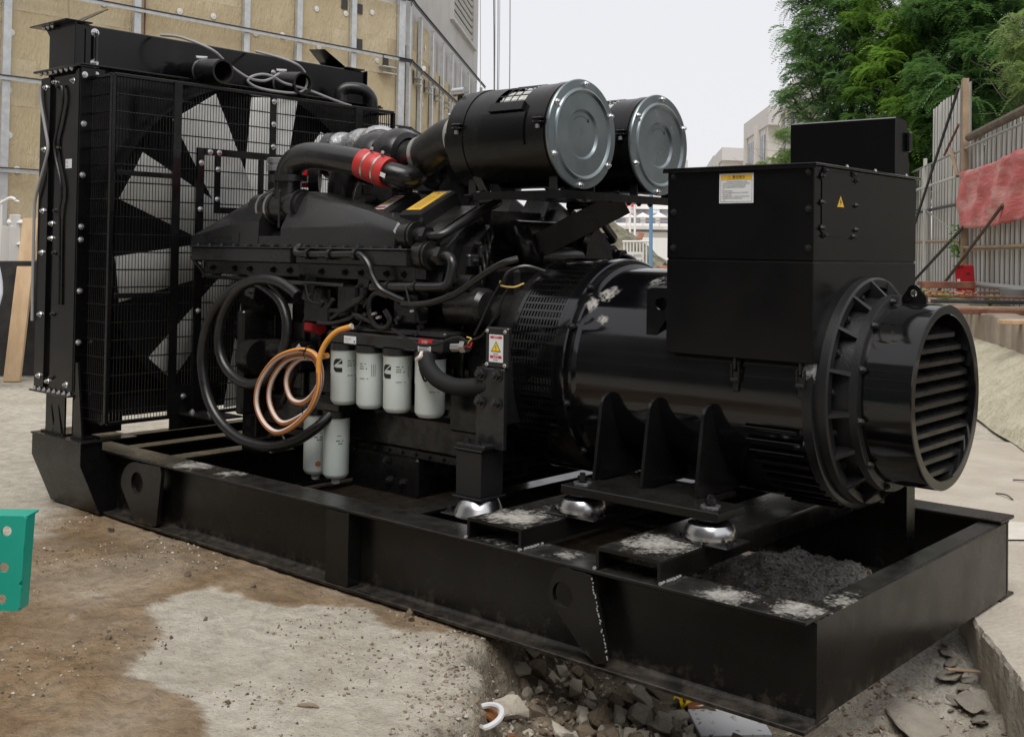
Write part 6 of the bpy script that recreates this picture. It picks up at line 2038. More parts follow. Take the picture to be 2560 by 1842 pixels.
                    m.add([P(-0.034, -0.075, e * 2), P(0.030, -0.075, e * 2), P(0.030, -0.058, e * 2), P(-0.034, -0.058, e * 2)], [(0, 1, 2, 3)], 3)
                    mats = ['engine_grey', 'label_white', 'wire_yellow', 'label_red']
            part('rocker_cover', m, mats, recalc=(k > 1 or far))
    # end fittings and transfer pipes of the coolers
    def ends(g):
        m = MB()
        for (y, z, x0) in ((0.33, 1.492, -2.19), (0.32, 1.405, -2.085)):
            m.cyl(g((x0, y, z)), g((x0 + 0.05, y, z)), 0.062, n=28)
            m.lathe([(0, 0.062), (0.0, 0.066), (0.012, 0.066), (0.012, 0.060), (0.024, 0.060), (0.024, 0.066), (0.036, 0.066), (0.036, 0.058)], g((x0 + 0.05, y, z)), (1, 0, 0), n=28)
            m.cyl(g((x0 + 0.08, y, z)), g((x0 + 0.13, y, z)), 0.040, n=20)
            m.cyl(g((x0 + 0.13, y, z)), g((x0 + 0.155, y, z)), 0.046, n=6)
        part('cooler_union', m, 'rubber')
        m = MB()
        m.tube([g(p) for p in ((-2.04, 0.33, 1.492), (-2.00, 0.335, 1.493), (-1.965, 0.36, 1.505), (-1.945, 0.45, 1.555), (-1.92, 0.55, 1.612), (-1.90, 0.63, 1.652), (-1.93, 0.655, 1.660), (-2.02, 0.66, 1.655))], 0.021, n=14)
        m.tube([g(p) for p in ((-1.935, 0.32, 1.405), (-1.90, 0.318, 1.402), (-1.868, 0.31, 1.375), (-1.872, 0.30, 1.31), (-1.885, 0.29, 1.278), (-1.93, 0.28, 1.268), (-2.10, 0.265, 1.264), (-2.33, 0.262, 1.256))], 0.022, n=14)
        part('coolant_pipe', m, 'engine_grey')
    ends(lambda p: p)
    ends(mirE)
    bolts(eng, [(-1.90, y, z) for y, z in ((0.50, 1.46), (0.58, 1.37), (0.47, 1.30), (0.62, 1.22), (0.55, 1.18), (1.27, 1.46), (1.19, 1.37), (1.30, 1.30), (1.15, 1.22))], '+x', BOLT_B, 1.3)
    m = MB()
    m.box(-1.90, -1.86, 0.60, 0.66, 1.22, 1.30, bev=0.006)
    part('rear_bracket', m, 'engine_dark')
    m = MB()
    m.box(-1.90, -1.82, 0.40, 0.52, 1.17, 1.24, bev=0.012)
    part('rear_bracket', m, 'engine_dark')
    m = MB()
    m.cyl((-1.85, 0.70, 1.52), (-1.85, 1.06, 1.52), 0.055, n=24)
    m.cyl((-1.80, 0.78, 1.40), (-1.80, 1.20, 1.40), 0.06, n=24)
    m.tube([(-1.85, 0.74, 1.53), (-1.80, 0.72, 1.47), (-1.80, 0.76, 1.40), (-1.80, 0.80, 1.40)], 0.045, n=16)
    part('rear_manifold', m, 'engine_grey')
    # starter motor
    m = MB()
    m.lathe([(0, 0.0), (0, 0.07), (0.02, 0.085), (0.20, 0.085), (0.22, 0.07), (0.23, 0.0)], (-1.95, 0.40, 1.185), (1, 0, 0), n=32)
    m.lathe([(0, 0.0), (0, 0.04), (0.14, 0.04), (0.14, 0.0)], (-1.93, 0.37, 1.285), (1, 0, 0), n=24)
    part('starter_motor', m, 'engine_dark')
    # filter head and its details
    m = MB()
    m.box(-2.62, -1.86, 0.245, 0.50, 0.985, 1.045, bev=0.008)
    m.box(-2.62, -1.86, 0.262, 0.50, 1.045, 1.075, bev=0.01)
    for x in (-2.555, -2.372, -2.190, -1.982): m.cyl((x, 0.30, 0.955), (x, 0.30, 0.986), 0.072, n=28)
    for x in (-2.33, -2.27, -2.20): m.bolt((x, 0.27, 1.075), (0, 0, 1), 0.012, 0.014)
    part('filter_head', m, 'engine_grey')
    m = MB()
    m.box(-2.88, -2.55, 0.26, 0.50, 0.66, 0.70, bev=0.006)
    for x in (-2.79, -2.640): m.cyl((x, 0.33, 0.625), (x, 0.33, 0.661), 0.070, n=28)
    part('filter_head', m, 'engine_dark')
    m = MB()
    m.quad((-2.498, 0.2440, 0.992), (-2.413, 0.2440, 0.992), (-2.413, 0.2440, 1.026), (-2.498, 0.2440, 1.026))
    text_into(m, 'Cummins', (-2.493, 0.2434, 1.010), (1, 0, 0), (0, 0, 1), 0.012, 1)
    text_into(m, 'FH-2893', (-2.493, 0.2434, 0.998), (1, 0, 0), (0, 0, 1), 0.008, 1)
    m.quad((-2.428, 0.2434, 0.997), (-2.420, 0.2434, 0.997), (-2.420, 0.2434, 1.007), (-2.428, 0.2434, 1.007), 1)
    part('parts_label', m, ['label_white', 'print_grey'], recalc=False)
    m = MB()
    m.quad((-2.005, 0.2440, 1.018), (-1.920, 0.2440, 1.018), (-1.915, 0.2440, 1.044), (-2.000, 0.2440, 1.044))
    m.quad((-2.006, 0.2440, 0.985), (-1.925, 0.2440, 0.985), (-1.925, 0.2440, 1.0165), (-2.006, 0.2440, 1.0165), 1)
    text_into(m, '注意!', (-1.985, 0.2434, 1.023), (1, 0, 0), (0, 0, 1), 0.018, 1)
    for k in range(3): m.quad((-1.998, 0.2434, 1.007 - 0.008 * k), (-1.935 - 0.01 * (k % 2), 0.2434, 1.007 - 0.008 * k), (-1.935 - 0.01 * (k % 2), 0.2434, 1.010 - 0.008 * k), (-1.998, 0.2434, 1.010 - 0.008 * k), 2)
    part('caution_label', m, ['label_red', 'label_white', 'print_grey'], recalc=False)
    # wiring along the near side
    m = MB()
    m.tube([(-2.86, 0.26, 1.44), (-2.845, 0.225, 1.415), (-2.80, 0.222, 1.402), (-2.584, 0.222, 1.402), (-2.403, 0.222, 1.405), (-2.361, 0.222, 1.398), (-2.317, 0.222, 1.364), (-2.286, 0.225, 1.305), (-2.243, 0.235, 1.25), (-2.173, 0.245, 1.221), (-2.10, 0.25, 1.20)], 0.016, n=10)
    part('cable_run', m, 'rubber')
    m = MB()
    m.tube([(-1.45, 0.26, 1.40), (-1.49, 0.22, 1.383), (-1.57, 0.22, 1.349), (-1.668, 0.22, 1.295), (-1.769, 0.22, 1.244), (-1.90, 0.22, 1.205), (-2.008, 0.225, 1.191), (-2.10, 0.24, 1.19)], 0.015, n=10)
    part('cable_run', m, 'rubber')
    m = MB()
    m.tube([(-2.365, 0.25, 1.256), (-2.37, 0.25, 1.215), (-2.444, 0.25, 1.186), (-2.524, 0.25, 1.145), (-2.62, 0.26, 1.135)], 0.011, n=8)
    part('cable_run', m, 'rubber')
    m = MB()
    m.tube([(-2.365, 0.24, 1.236), (-2.38, 0.24, 1.20), (-2.45, 0.24, 1.165), (-2.54, 0.24, 1.125), (-2.60, 0.25, 1.10)], 0.011, n=8)
    part('cable_run', m, 'rubber')
    m = MB()
    m.tube([(-2.205, 0.25, 1.219), (-2.282, 0.25, 1.232), (-2.328, 0.25, 1.198), (-2.333, 0.25, 1.15), (-2.302, 0.25, 1.095), (-2.248, 0.25, 1.074), (-2.202, 0.25, 1.089), (-2.197, 0.25, 1.121), (-2.227, 0.25, 1.155)], 0.013, n=8)
    part('cable_run', m, 'rubber')
    m = MB()
    m.tube([(-2.695, 0.25, 1.074), (-2.585, 0.25, 1.08), (-2.466, 0.25, 1.107), (-2.43, 0.25, 1.125), (-2.356, 0.25, 1.108), (-2.296, 0.25, 1.092)], 0.010, n=8)
    part('cable_run', m, 'rubber')
    m = MB()
    m.tube([(-2.146, 0.22, 1.077), (-2.032, 0.22, 1.034), (-1.96, 0.22, 1.019), (-1.869, 0.22, 1.029), (-1.765, 0.22, 1.062), (-1.714, 0.22, 1.061), (-1.68, 0.235, 1.03)], 0.007, n=8)
    part('cable_run', m, 'rubber')
    m = MB()
    m.tube([(-1.515, 0.25, 1.311), (-1.547, 0.25, 1.281), (-1.595, 0.25, 1.213), (-1.642, 0.25, 1.13), (-1.676, 0.25, 1.077)], 0.006, n=6)
    part('cable_run', m, 'rubber')
    m = MB()
    m.tube([(-1.49, 0.26, 1.29), (-1.53, 0.26, 1.24), (-1.57, 0.26, 1.16), (-1.64, 0.26, 1.08), (-1.70, 0.25, 1.05)], 0.006, n=6)
    part('cable_run', m, 'rubber')
    m = MB()
    m.tube([(-1.42, 0.40, 1.35), (-1.48, 0.34, 1.37), (-1.54, 0.30, 1.34), (-1.55, 0.28, 1.28)], 0.008, n=6)
    part('cable_run', m, 'rubber')

    m = MB()
    m.cyl((-1.783, 0.235, 1.022), (-1.73, 0.235, 1.026), 0.022, n=12)
    m.cyl((-1.73, 0.235, 1.026), (-1.70, 0.235, 1.03), 0.028, n=6)
    m.tube([(-1.70, 0.235, 1.03), (-1.68, 0.22, 1.05), (-1.665, 0.22, 1.065), (-1.69, 0.22, 1.07)], 0.003, n=5, m=1)
    m.tube([(-1.70, 0.235, 1.03), (-1.67, 0.22, 1.03), (-1.66, 0.22, 1.05)], 0.003, n=5, m=2)
    part('pressure_sender', m, ['chrome', 'wire_yellow', 'bright_red'])
    m = MB()
    m.tube([(-1.45, 0.30, 1.30), (-1.47, 0.26, 1.285), (-1.53, 0.25, 1.29), (-1.535, 0.25, 1.31)], 0.0035, n=5)
    part('loose_wire', m, 'wire_yellow')
    m = MB()
    m.box(-3.02, -2.93, 0.42, 0.50, 1.005, 1.06, bev=0.01)
    m.cyl((-2.93, 0.44, 1.03), (-2.88, 0.42, 1.03), 0.03, n=8)
    part('drain_valve', m, 'label_red')
    m = MB()
    m.quad((-3.22, 0.436, 1.06), (-3.13, 0.436, 1.06), (-3.13, 0.436, 1.18), (-3.22, 0.436, 1.18))
    part('data_plate', m, 'label_white', recalc=False)
    # dark pump group behind the hoses
    m = MB()
    m.box(-3.40, -2.98, 0.36, 0.50, 0.80, 0.95, bev=0.02)
    m.cyl((-3.36, 0.34, 0.86), (-3.26, 0.34, 0.86), 0.09, n=28)
    m.cyl((-3.20, 0.38, 0.90), (-3.05, 0.38, 0.90), 0.06, n=20)
    m.box(-3.42, -3.36, 0.30, 0.46, 0.56, 1.10, bev=0.01)
    part('fuel_pump', m, 'engine_dark')
    m = MB()
    m.tube([(-2.90, 0.30, 0.90), (-2.95, 0.30, 0.78), (-3.02, 0.30, 0.66)], 0.016, n=8)
    part('fuel_line', m, 'rubber')
    for bx in ((-2.95, -2.75, 0.36, 0.50, 1.06, 1.24), (-2.60, -2.46, 0.28, 0.40, 1.10, 1.26), (-2.20, -2.05, 0.27, 0.36, 1.10, 1.24)):
        m = MB()
        m.box(*bx, bev=0.01)
        part('control_module', m, 'engine_dark')
    # hose stub with torn wrap at the right hand filter
    m = MB()
    m.tube([(-1.924, 0.215, 0.975), (-1.90, 0.20, 0.935), (-1.855, 0.20, 0.895), (-1.80, 0.205, 0.870), (-1.722, 0.22, 0.858), (-1.60, 0.26, 0.872)], 0.037, n=20)
    m.tube([(-1.925, 0.19, 0.99), (-1.915, 0.17, 0.975), (-1.935, 0.17, 0.962)], 0.010, n=6, m=1)
    m.tube([(-1.965, 0.225, 0.94), (-1.97, 0.223, 0.92), (-1.955, 0.222, 0.89), (-1.935, 0.222, 0.865), (-1.915, 0.222, 0.885), (-1.91, 0.222, 0.905), (-1.945, 0.222, 0.90)], 0.0045, n=6)
    part('breather_hose', m, ['rubber_matt', 'hose_white'])
    # engine rear mount: post plate, pedestal
    m = MB()
    m.box(-1.64, -1.487, 0.228, 0.252, 0.62, 0.950, bev=0.003)
    m.box(-1.60, -1.475, 0.235, 0.262, 0.951, 1.118, bev=0.006)
    m.box(-1.63, -1.60, 0.252, 0.50, 0.70, 0.96)
    part('mount_post', m, 'engine_grey')
    bolts(eng, [(x, 0.228, z) for x in (-1.612, -1.522) for z in (0.925, 0.812)], '-y', BOLT_B, 1.7)
    bolts(eng, [(x, 0.235, z) for x in (-1.588, -1.490) for z in (0.965, 1.102)], '-y', BOLT_S, 0.6)
    m = MB()
    a, c, zb, zt, Y = -1.576, -1.500, 0.976, 1.088, 0.2335
    m.box(a, c, Y, 0.2348, zb, zt)
    def rect(u0, u1, w0, w1, mm, e=0.0006): m.quad((a + (c - a) * u0, Y - e, zb + (zt - zb) * w0), (a + (c - a) * u1, Y - e, zb + (zt - zb) * w0), (a + (c - a) * u1, Y - e, zb + (zt - zb) * w1), (a + (c - a) * u0, Y - e, zb + (zt - zb) * w1), mm)
    rect(0.08, 0.92, 0.86, 0.95, 1)
    rect(0.08, 0.92, 0.14, 0.24, 1)
    def tri(cx, cz, w, hh, mm, e): m.add([(cx - w / 2, Y - e, cz), (cx + w / 2, Y - e, cz), (cx, Y - e, cz + hh)], [(0, 1, 2)], mm)
    tri((a + c) / 2, zb + 0.042, 0.055, 0.044, 2, 0.0006)
    tri((a + c) / 2, zb + 0.045, 0.045, 0.036, 3, 0.0010)
    text_into(m, '!', ((a + c) / 2, Y - 0.0014, zb + 0.047), (1, 0, 0), (0, 0, 1), 0.032, 2, 'CENTER')
    text_into(m, '▲危险', ((a + c) / 2, Y - 0.0010, zb + 0.0985), (1, 0, 0), (0, 0, 1), 0.009, 0, 'CENTER')
    text_into(m, '▲警告', ((a + c) / 2, Y - 0.0010, zb + 0.0175), (1, 0, 0), (0, 0, 1), 0.010, 0, 'CENTER')
    text_into(m, '旋转部件', ((a + c) / 2, Y - 0.0010, zb + 0.031), (1, 0, 0), (0, 0, 1), 0.007, 2, 'CENTER')
    text_into(m, '请勿靠近', ((a + c) / 2, Y - 0.0010, zb + 0.006), (1, 0, 0), (0, 0, 1), 0.007, 2, 'CENTER')
    part('danger_sign', m, ['label_white', 'label_red', 'print_black', 'yellow_plastic'], recalc=False)
    for g in (lambda y: y, lambda y: 2 * AY - y):
        m = MB()
        m.box(-1.69, -1.55, g(0.165), g(0.305), 0.425, 0.612, bev=0.004)
        m.box(-1.700, -1.540, g(0.155), g(0.315), 0.4165, 0.4255, bev=0.002)
        m.box(-1.697, -1.543, g(0.158), g(0.312), 0.612, 0.622, bev=0.002)
        m.box(-1.69, -1.535, g(0.165), g(0.305), 0.6225, 0.640, bev=0.003)
        for x in (-1.645, -1.59): m.bolt((x, g(0.185), 0.640), (0, 0, 1), 0.015, 0.018)
        part('mount_pedestal', m, 'cast_rough')
    # small ironwork that fills the flank of the block
    for k in range(13):
        m = MB()
        x = -3.34 + 0.125 * k
        m.box(x - 0.010, x + 0.010, 0.478, 0.4995, 0.67, 1.10, bev=0.004)
        part('block_rib', m, 'engine_dark')
    for (x, y, z) in ((-2.58, 0.222, 1.402), (-2.40, 0.222, 1.404), (-2.74, 0.222, 1.402), (-2.22, 0.262, 1.263), (-2.05, 0.265, 1.265)):
        m = MB()
        m.lathe([(-0.010, 0.018), (-0.010, 0.026), (0.010, 0.026), (0.010, 0.018)], (x, y, z), (1, 0, 0), n=16, closed=False)
        m.box(x - 0.008, x + 0.008, y - 0.004, y + 0.05, z + 0.02, z + 0.028)
        part('pipe_clip', m, 'engine_dark')
    m = MB()
    m.tube([(-3.74, 0.30, 1.30), (-3.76, 0.27, 1.345), (-3.77, 0.25, 1.38)], 0.010, n=8)
    m.tube([(-3.74, 0.30, 1.30), (-3.70, 0.30, 1.272), (-3.50, 0.29, 1.268), (-3.0, 0.285, 1.262), (-2.55, 0.285, 1.258)], 0.010, n=8)
    part('return_line', m, 'engine_grey')
    for x0 in (-3.30, -2.83, -2.44):
        m = MB()
        m.obox((x0, 0.300, 1.235), (0.075, 0.008, 0.13), Matrix.Rotation(R(14), 3, 'Y'), bev=0.002)
        m.bolt((x0 - 0.01, 0.296, 1.26), (0, -1, 0), 0.010, 0.012)
        m.bolt((x0 + 0.01, 0.296, 1.20), (0, -1, 0), 0.010, 0.012)
        part('hanger_plate', m, 'engine_grey')
    for k in range(5):      # fuel lines from the rail up into the heads
        m = MB()
        x0 = -2.36 - 0.252 * k
        m.tube([(x0, 0.42, 1.60), (x0 - 0.02, 0.39, 1.56), (x0 + 0.01, 0.37, 1.52), (x0 + 0.03, 0.38, 1.47)], 0.008, n=8)
        part('injector_line', m, 'engine_grey')
    rr = random.Random(9)
    for k in range(10):     # wiring plugs and thin leads in the loom
        m = MB()
        p = Vector((rr.uniform(-2.68, -1.95), rr.uniform(0.25, 0.29), rr.uniform(1.08, 1.24)))
        m.obox(p, (0.035, 0.02, 0.022), Matrix.Rotation(rr.uniform(-1, 1), 3, 'Y'), bev=0.004)
        q = p + Vector((rr.uniform(-0.16, 0.16), rr.uniform(-0.02, 0.03), rr.uniform(-0.10, 0.10)))
        m.tube([p, p.lerp(q, 0.5) + Vector((0, -0.02, -0.03)), q], 0.005, n=6)
        part('loom_plug', m, 'rubber_matt')
    for (x, z) in ((-2.30, 1.135), (-2.27, 1.12), (-2.05, 1.16)):
        m = MB()
        m.cyl((x, 0.24, z), (x + 0.03, 0.235, z + 0.006), 0.007, n=8)
        part('sensor_tip', m, 'bolt_steel')
    for k in range(6):
        m = MB()
        x0 = -1.93 + 0.012 * k
        m.tube([(x0 + 0.02, 0.60 - 0.03 * k, 1.56 - 0.05 * k), (x0 + 0.06, 0.57 - 0.03 * k, 1.50 - 0.05 * k), (x0 + 0.04, 0.56 - 0.02 * k, 1.42 - 0.05 * k)], 0.007, n=6)
        part('bank_lead', m, 'rubber')
    for (y, z) in ((0.455, 1.385), (0.53, 1.425), (0.60, 1.33)):
        m = MB()
        m.box(-1.8995, -1.87, y - 0.035, y + 0.035, z - 0.03, z + 0.03, bev=0.008)
        m.bolt((-1.87, y, z), (1, 0, 0), 0.013, 0.014)
        part('head_plug', m, 'engine_grey')
    return eng
ENG = engine()

# ---- spin-on filters
def spin_on(x, y, zt, zb, r, logo, txt, nut=False, ang=-90.0, sticker=False):
    m = MB()
    h = zt - zb
    m.lathe([(0, 0.0), (0, r * 0.72), (0.010, r * 0.88), (0.022, r * 0.975), (h * 0.55, r * 0.975), (h * 0.57, r), (h - 0.014, r), (h - 0.012, r * 1.02), (h - 0.002, r * 1.02), (h, r * 0.98), (h, 0)], (x, y, zb), (0, 0, 1), n=48)
    f = m.build('spin_on_filter', 'filter_white', GS, angle=40)
    s = MB()
    s.cyl((x, y, zt + 0.0005), (x, y, zt + 0.006), r * 0.96, n=40)
    if nut:
        s.cyl((x, y, zt + 0.006), (x, y, zt + 0.03), r * 1.0, n=40)
    s.build('gasket', 'rubber_matt', f)
    if nut:
        s = MB()
        s.cyl((x, y, zb - 0.028), (x, y, zb), 0.020, n=8)
        s.build('drain_nut', 'label_white', f)
    p = MB()
    def wrap(pt): # (arc length, height) -> on the can
        a = R(ang) + pt[0] / r
        return (x + (r + 0.0006) * math.cos(a), y + (r + 0.0006) * math.sin(a), zb + pt[1])
    if logo is not None:
        # bold C-shaped emblem cut by a slanted bar, laid down in thin rows
        o, z0, S, n = logo, h * 0.60, 0.048, 36
        for k in range(n):
            v = (k + 0.5) / n
            dc = max(0.0, abs(v - 0.5) - 0.08)
            lft = 0.42 - math.sqrt(max(0.0, 0.42 ** 2 - dc ** 2))
            spans = [(lft, 1.0)] if (v < 0.34 or v > 0.62) else [(lft, 0.46 - 0.30 * math.sqrt(max(0.0, 1 - ((v - 0.48) / 0.15) ** 2)))]
            if v > 0.34:
                b0 = (v - 0.40) / 0.62
                cut = []
                for (a0, a1) in spans:
                    if b0 - 0.02 > a0: cut.append((a0, min(a1, b0 - 0.02)))
                    if b0 + 0.16 < a1: cut.append((max(a0, b0 + 0.16), a1))
                spans = cut
            for (a0, a1) in spans:
                if a1 - a0 < 0.01: continue
                m_ = 5
                for q in range(m_):
                    u0, u1 = a0 + (a1 - a0) * q / m_, a0 + (a1 - a0) * (q + 1) / m_
                    p.add([wrap((o + u0 * S, z0 + k / n * S * 1.3)), wrap((o + u1 * S, z0 + k / n * S * 1.3)), wrap((o + u1 * S, z0 + (k + 1.02) / n * S * 1.3)), wrap((o + u0 * S, z0 + (k + 1.02) / n * S * 1.3))], [(0, 1, 2, 3)])
    for (o, hh, w_, t) in txt:
        n = max(2, int(w_ / 0.008))
        for i in range(n):
            if (i * 7 + int(hh * 1000)) % 5 == 4: continue
            a0, a1 = o + w_ * i / n, o + w_ * (i + 0.86) / n
            p.add([wrap((a0, hh)), wrap((a1, hh)), wrap((a1, hh + t)), wrap((a0, hh + t))], [(0, 1, 2, 3)], 1)
    if sticker:
        ns = 12
        p.add([wrap((0.020 + 0.014 * math.cos(2 * math.pi * i / ns), 0.055 + 0.014 * math.sin(2 * math.pi * i / ns))) for i in range(ns)], [tuple(range(ns))], 2)
    p.build('print', ['print_black', 'print_grey', 'stone_rust'], f, recalc=False)
    return f
def lines(o, top): return [(o, top, 0.034, 0.005), (o, top - 0.011, 0.024, 0.004), (o, top - 0.022, 0.040, 0.005), (o, top - 0.066, 0.046, 0.003)]
spin_on(-2.555, 0.30, 0.957, 0.699, 0.0660, -0.050, lines(0.022, 0.205), ang=-48)
spin_on(-2.372, 0.30, 0.957, 0.699, 0.0660, None, lines(-0.048, 0.205) + [(0.010 + 0.008 * k, 0.150, 0.003, 0.055) for k in range(3)], ang=-48)
spin_on(-2.190, 0.30, 0.957, 0.699, 0.0660, -0.074, lines(-0.002, 0.205) + [(0.055, 0.160, 0.003, 0.05)], ang=-48)
spin_on(-1.982, 0.30, 0.957, 0.699, 0.0680, None, lines(0.0, 0.18), ang=-48)
spin_on(-2.79, 0.33, 0.628, 0.337, 0.062, None, [(0.0, 0.20, 0.035, 0.004), (0.0, 0.18, 0.045, 0.006), (0.012, 0.168, 0.03, 0.005)], nut=True, ang=-48, sticker=True)
spin_on(-2.640, 0.33, 0.633, 0.337, 0.064, None, [(0.012, 0.205, 0.03, 0.004), (0.008, 0.18, 0.036, 0.006), (0.018, 0.168, 0.022, 0.005)], nut=True, ang=-48)

# ---- twin air filters on a shelf
def air_filters():
    s = MB()
    s.box(-1.86, -1.362, 0.44, 1.335, 1.668, 1.676, bev=0.002)
    s.box(-1.866, -1.36, 0.434, 0.4395, 1.655, 1.69)
    s.box(-1.3615, -1.356, 0.434, 1.34, 1.655, 1.690)
    sh = s.build('filter_shelf', 'black_satin', GS)
    # diagonal stays below the shelf
    def stay(p0, p1, w, t, mt, yd=(1, 0.2, 0.4)):
        m = MB()
        p0, p1 = Vector(p0), Vector(p1)
        m.obox((p0 + p1) / 2, ((p1 - p0).length, w, t), rot_from(p1 - p0, yd), bev=0.002)
        m.build('stay', mt, sh)
    stay((-1.40, 0.93, 1.662), (-1.80, 0.76, 1.44), 0.115, 0.008, 'black_satin', (0.25, 0.22, -0.6))
    stay((-1.84, 0.50, 1.67), (-1.92, 0.44, 1.88), 0.035, 0.035, 'engine_grey')
    stay((-1.78, 0.52, 1.67), (-1.90, 0.50, 1.84), 0.05, 0.012, 'engine_grey')
    bolts(sh, [(-1.39, y, 1.667) for y in (0.62, 0.80, 0.95, 1.03, 1.12)], '-z', BOLT_B, 1.2)
    bolts(sh, [(-1.40, 0.46, 1.676)], '+z', BOLT_S)
    for k, yc in enumerate((0.60, 1.19)):
        zc, r = 1.935, 0.226
        m = MB()
        N = 72
        # can with a window cut in its upper near side: rings of quads with a gap
        xs = [-1.995, -1.985, -1.735, -1.565, -1.41, -1.402]
        u = lambda a: (yc - math.sin(a) * 1, zc + math.cos(a))
        vs, fs = [], []
        for x in xs:
            rr = r - (0.012 if x in (-1.995,) else 0)
            for i in range(N):
                a = 2 * math.pi * i / N
                vs.append((x, yc - rr * math.sin(a), zc + rr * math.cos(a)))
        for j in range(len(xs) - 1):
            for i in range(N):
                deg = (i + 0.5) * 360 / N
                if j == 2 and (deg < 56 or deg > 318): continue
                fs.append((j * N + i, j * N + (i + 1) % N, (j + 1) * N + (i + 1) % N, (j + 1) * N + i))
        fs.append(tuple(range(N)))
        m.add(vs, fs)
        # narrower neck with stepped shoulder
        m.lathe([(-2.10, 0.118), (-2.03, 0.120), (-2.02, 0.15), (-1.995, 0.21)], (0, yc, zc), (1, 0, 0), n=48, closed=False)
        # retaining bands
        for x in (-1.905, -1.44):
            m.lathe([(x - 0.022, r + 0.0005), (x - 0.022, r + 0.004), (x + 0.022, r + 0.004), (x + 0.022, r + 0.0005)], (0, yc, zc), (1, 0, 0), n=72, closed=False)
        f = m.build('air_filter', 'black_satin', GS, angle=40)
        e = MB()
        e.lathe([(-1.74, 0.202), (-1.56, 0.202)], (0, yc, zc), (1, 0, 0), n=60, closed=False)
        for i in range(60):
            a = 2 * math.pi * i / 60
            e.box(-1.74, -1.56, yc - 0.204 * math.sin(a) - 0.002, yc - 0.204 * math.sin(a) + 0.002, zc + 0.204 * math.cos(a) - 0.003, zc + 0.204 * math.cos(a) + 0.003)
        e.build('filter_element', 'fan_white', f, recalc=False)
        w = MB()
        for deg in (-30, -12, 6, 24, 42, 54):
            a = R(deg)
            w.tube([(-1.735, yc - r * math.sin(a), zc + r * math.cos(a)), (-1.565, yc - r * math.sin(a), zc + r * math.cos(a))], 0.0028, n=5, sub=1)
        for x in (-1.69, -1.65, -1.61):
            w.tube([(x, yc - r * math.sin(R(d)), zc + r * math.cos(R(d))) for d in range(-42, 56, 6)], 0.0022, n=5, sub=1)
        w.build('window_wire', 'engine_dark', f)
        c = MB()
        R0 = 0.236
        c.lathe([(-1.402, R0 * 0.99), (-1.392, R0), (-1.386, R0 - 0.003), (-1.385, R0 * 0.845), (-1.379, R0 * 0.825), (-1.376, R0 * 0.80), (-1.381, R0 * 0.775), (-1.386, R0 * 0.755), (-1.386, R0 * 0.455), (-1.391, R0 * 0.435), (-1.396, R0 * 0.415), (-1.396, 0.0)], (0, yc, zc), (1, 0, 0), n=96)
        c.build('end_cover', 'zinc' if k == 0 else 'cover_zinc_scratched', f, angle=14)
        for q in range(6):
            a = R(60 * q - 4)
            link('bolt', BOLT_S, f, (-1.386, yc - 0.218 * math.sin(a), zc + 0.218 * math.cos(a)), FACE['+x'])
        # arrow stamped on the cover
        t = MB()
        for q in range(10):
            a0, a1 = R(42 - 8 * q), R(42 - 8 * q - 5)
            rr = 0.076
            t.add([(-1.3952, yc - rr_ * math.sin(a), zc + rr_ * math.cos(a)) for a, rr_ in ((a0, rr), (a1, rr), (a1, rr + 0.003), (a0, rr + 0.003))], [(0, 1, 2, 3)])
        a = R(-40)
        t.add([(-1.3952, yc - rr_ * math.sin(aa), zc + rr_ * math.cos(aa)) for aa, rr_ in ((R(-34), 0.068), (R(-34), 0.088), (R(-46), 0.078))], [(0, 1, 2)])
        t.build('arrow_mark', 'print_black', f, recalc=False)
        # curved plates riveted on the near flank, and the rain hood
        for (x0, x1, d0, d1, o, mt) in ((-1.775, -1.525, 68, 104, 0.008, 'black_paint'), (-1.73, -1.54, 57, 67, 0.022, 'black_satin')):
            pl = MB()
            n = 10
            vs = []
            for i in range(n + 1):
                a = R(d0 + (d1 - d0) * i / n)
                for x, oo in ((x0, 0.001), (x0, o), (x1, o), (x1, 0.001)):
                    vs.append((x, yc - (r + oo) * math.sin(a), zc + (r + oo) * math.cos(a)))
            fs = [(i * 4 + j, i * 4 + j + 1, (i + 1) * 4 + j + 1, (i + 1) * 4 + j) for i in range(n) for j in range(3)] + [(0, 1, 2, 3), (n * 4, n * 4 + 1, n * 4 + 2, n * 4 + 3)]
            pl.add(vs, fs)
            pl.build('flank_plate', mt, f)
        for x in (-1.905, -1.44):
            l = MB()
            y = yc - r - 0.012
            l.box(x - 0.025, x + 0.025, y - 0.012, y + 0.014, zc + 0.045, zc + 0.055, bev=0.003)
            l.box(x - 0.025, x + 0.025, y - 0.012, y + 0.014, zc + 0.030, zc + 0.038, bev=0.003)
            l.cyl((x, y - 0.002, zc + 0.012), (x, y - 0.002, zc + 0.06), 0.006, n=8)
            l.cyl((x, y - 0.002, zc + 0.008), (x, y - 0.002, zc + 0.024), 0.011, n=6, m=1)
            l.build('band_clamp', ['engine_dark', 'bolt_steel'], f)
            for sy in (-1, 1):
                b = MB()
                yy = yc + sy * 0.13
                b.box(x - 0.022, x + 0.022, yy - 0.004, yy + 0.004, 1.677, zc - 0.17, bev=0.002)
                b.box(x - 0.022, x + 0.022, yy - 0.03, yy + 0.03, 1.6765, 1.682)
                b.build('filter_bracket', 'engine_grey', f)
        i = MB()
        i.cyl((-2.02, yc - 0.10, zc + 0.15), (-2.02, yc - 0.10, zc + 0.205), 0.012, n=12)
        i.cyl((-2.06, yc - 0.10, zc + 0.222), (-1.985, yc - 0.10, zc + 0.222), 0.020, n=16, m=1)
        i.build('restriction_gauge', ['rubber', 'bolt_steel'], f)
air_filters()

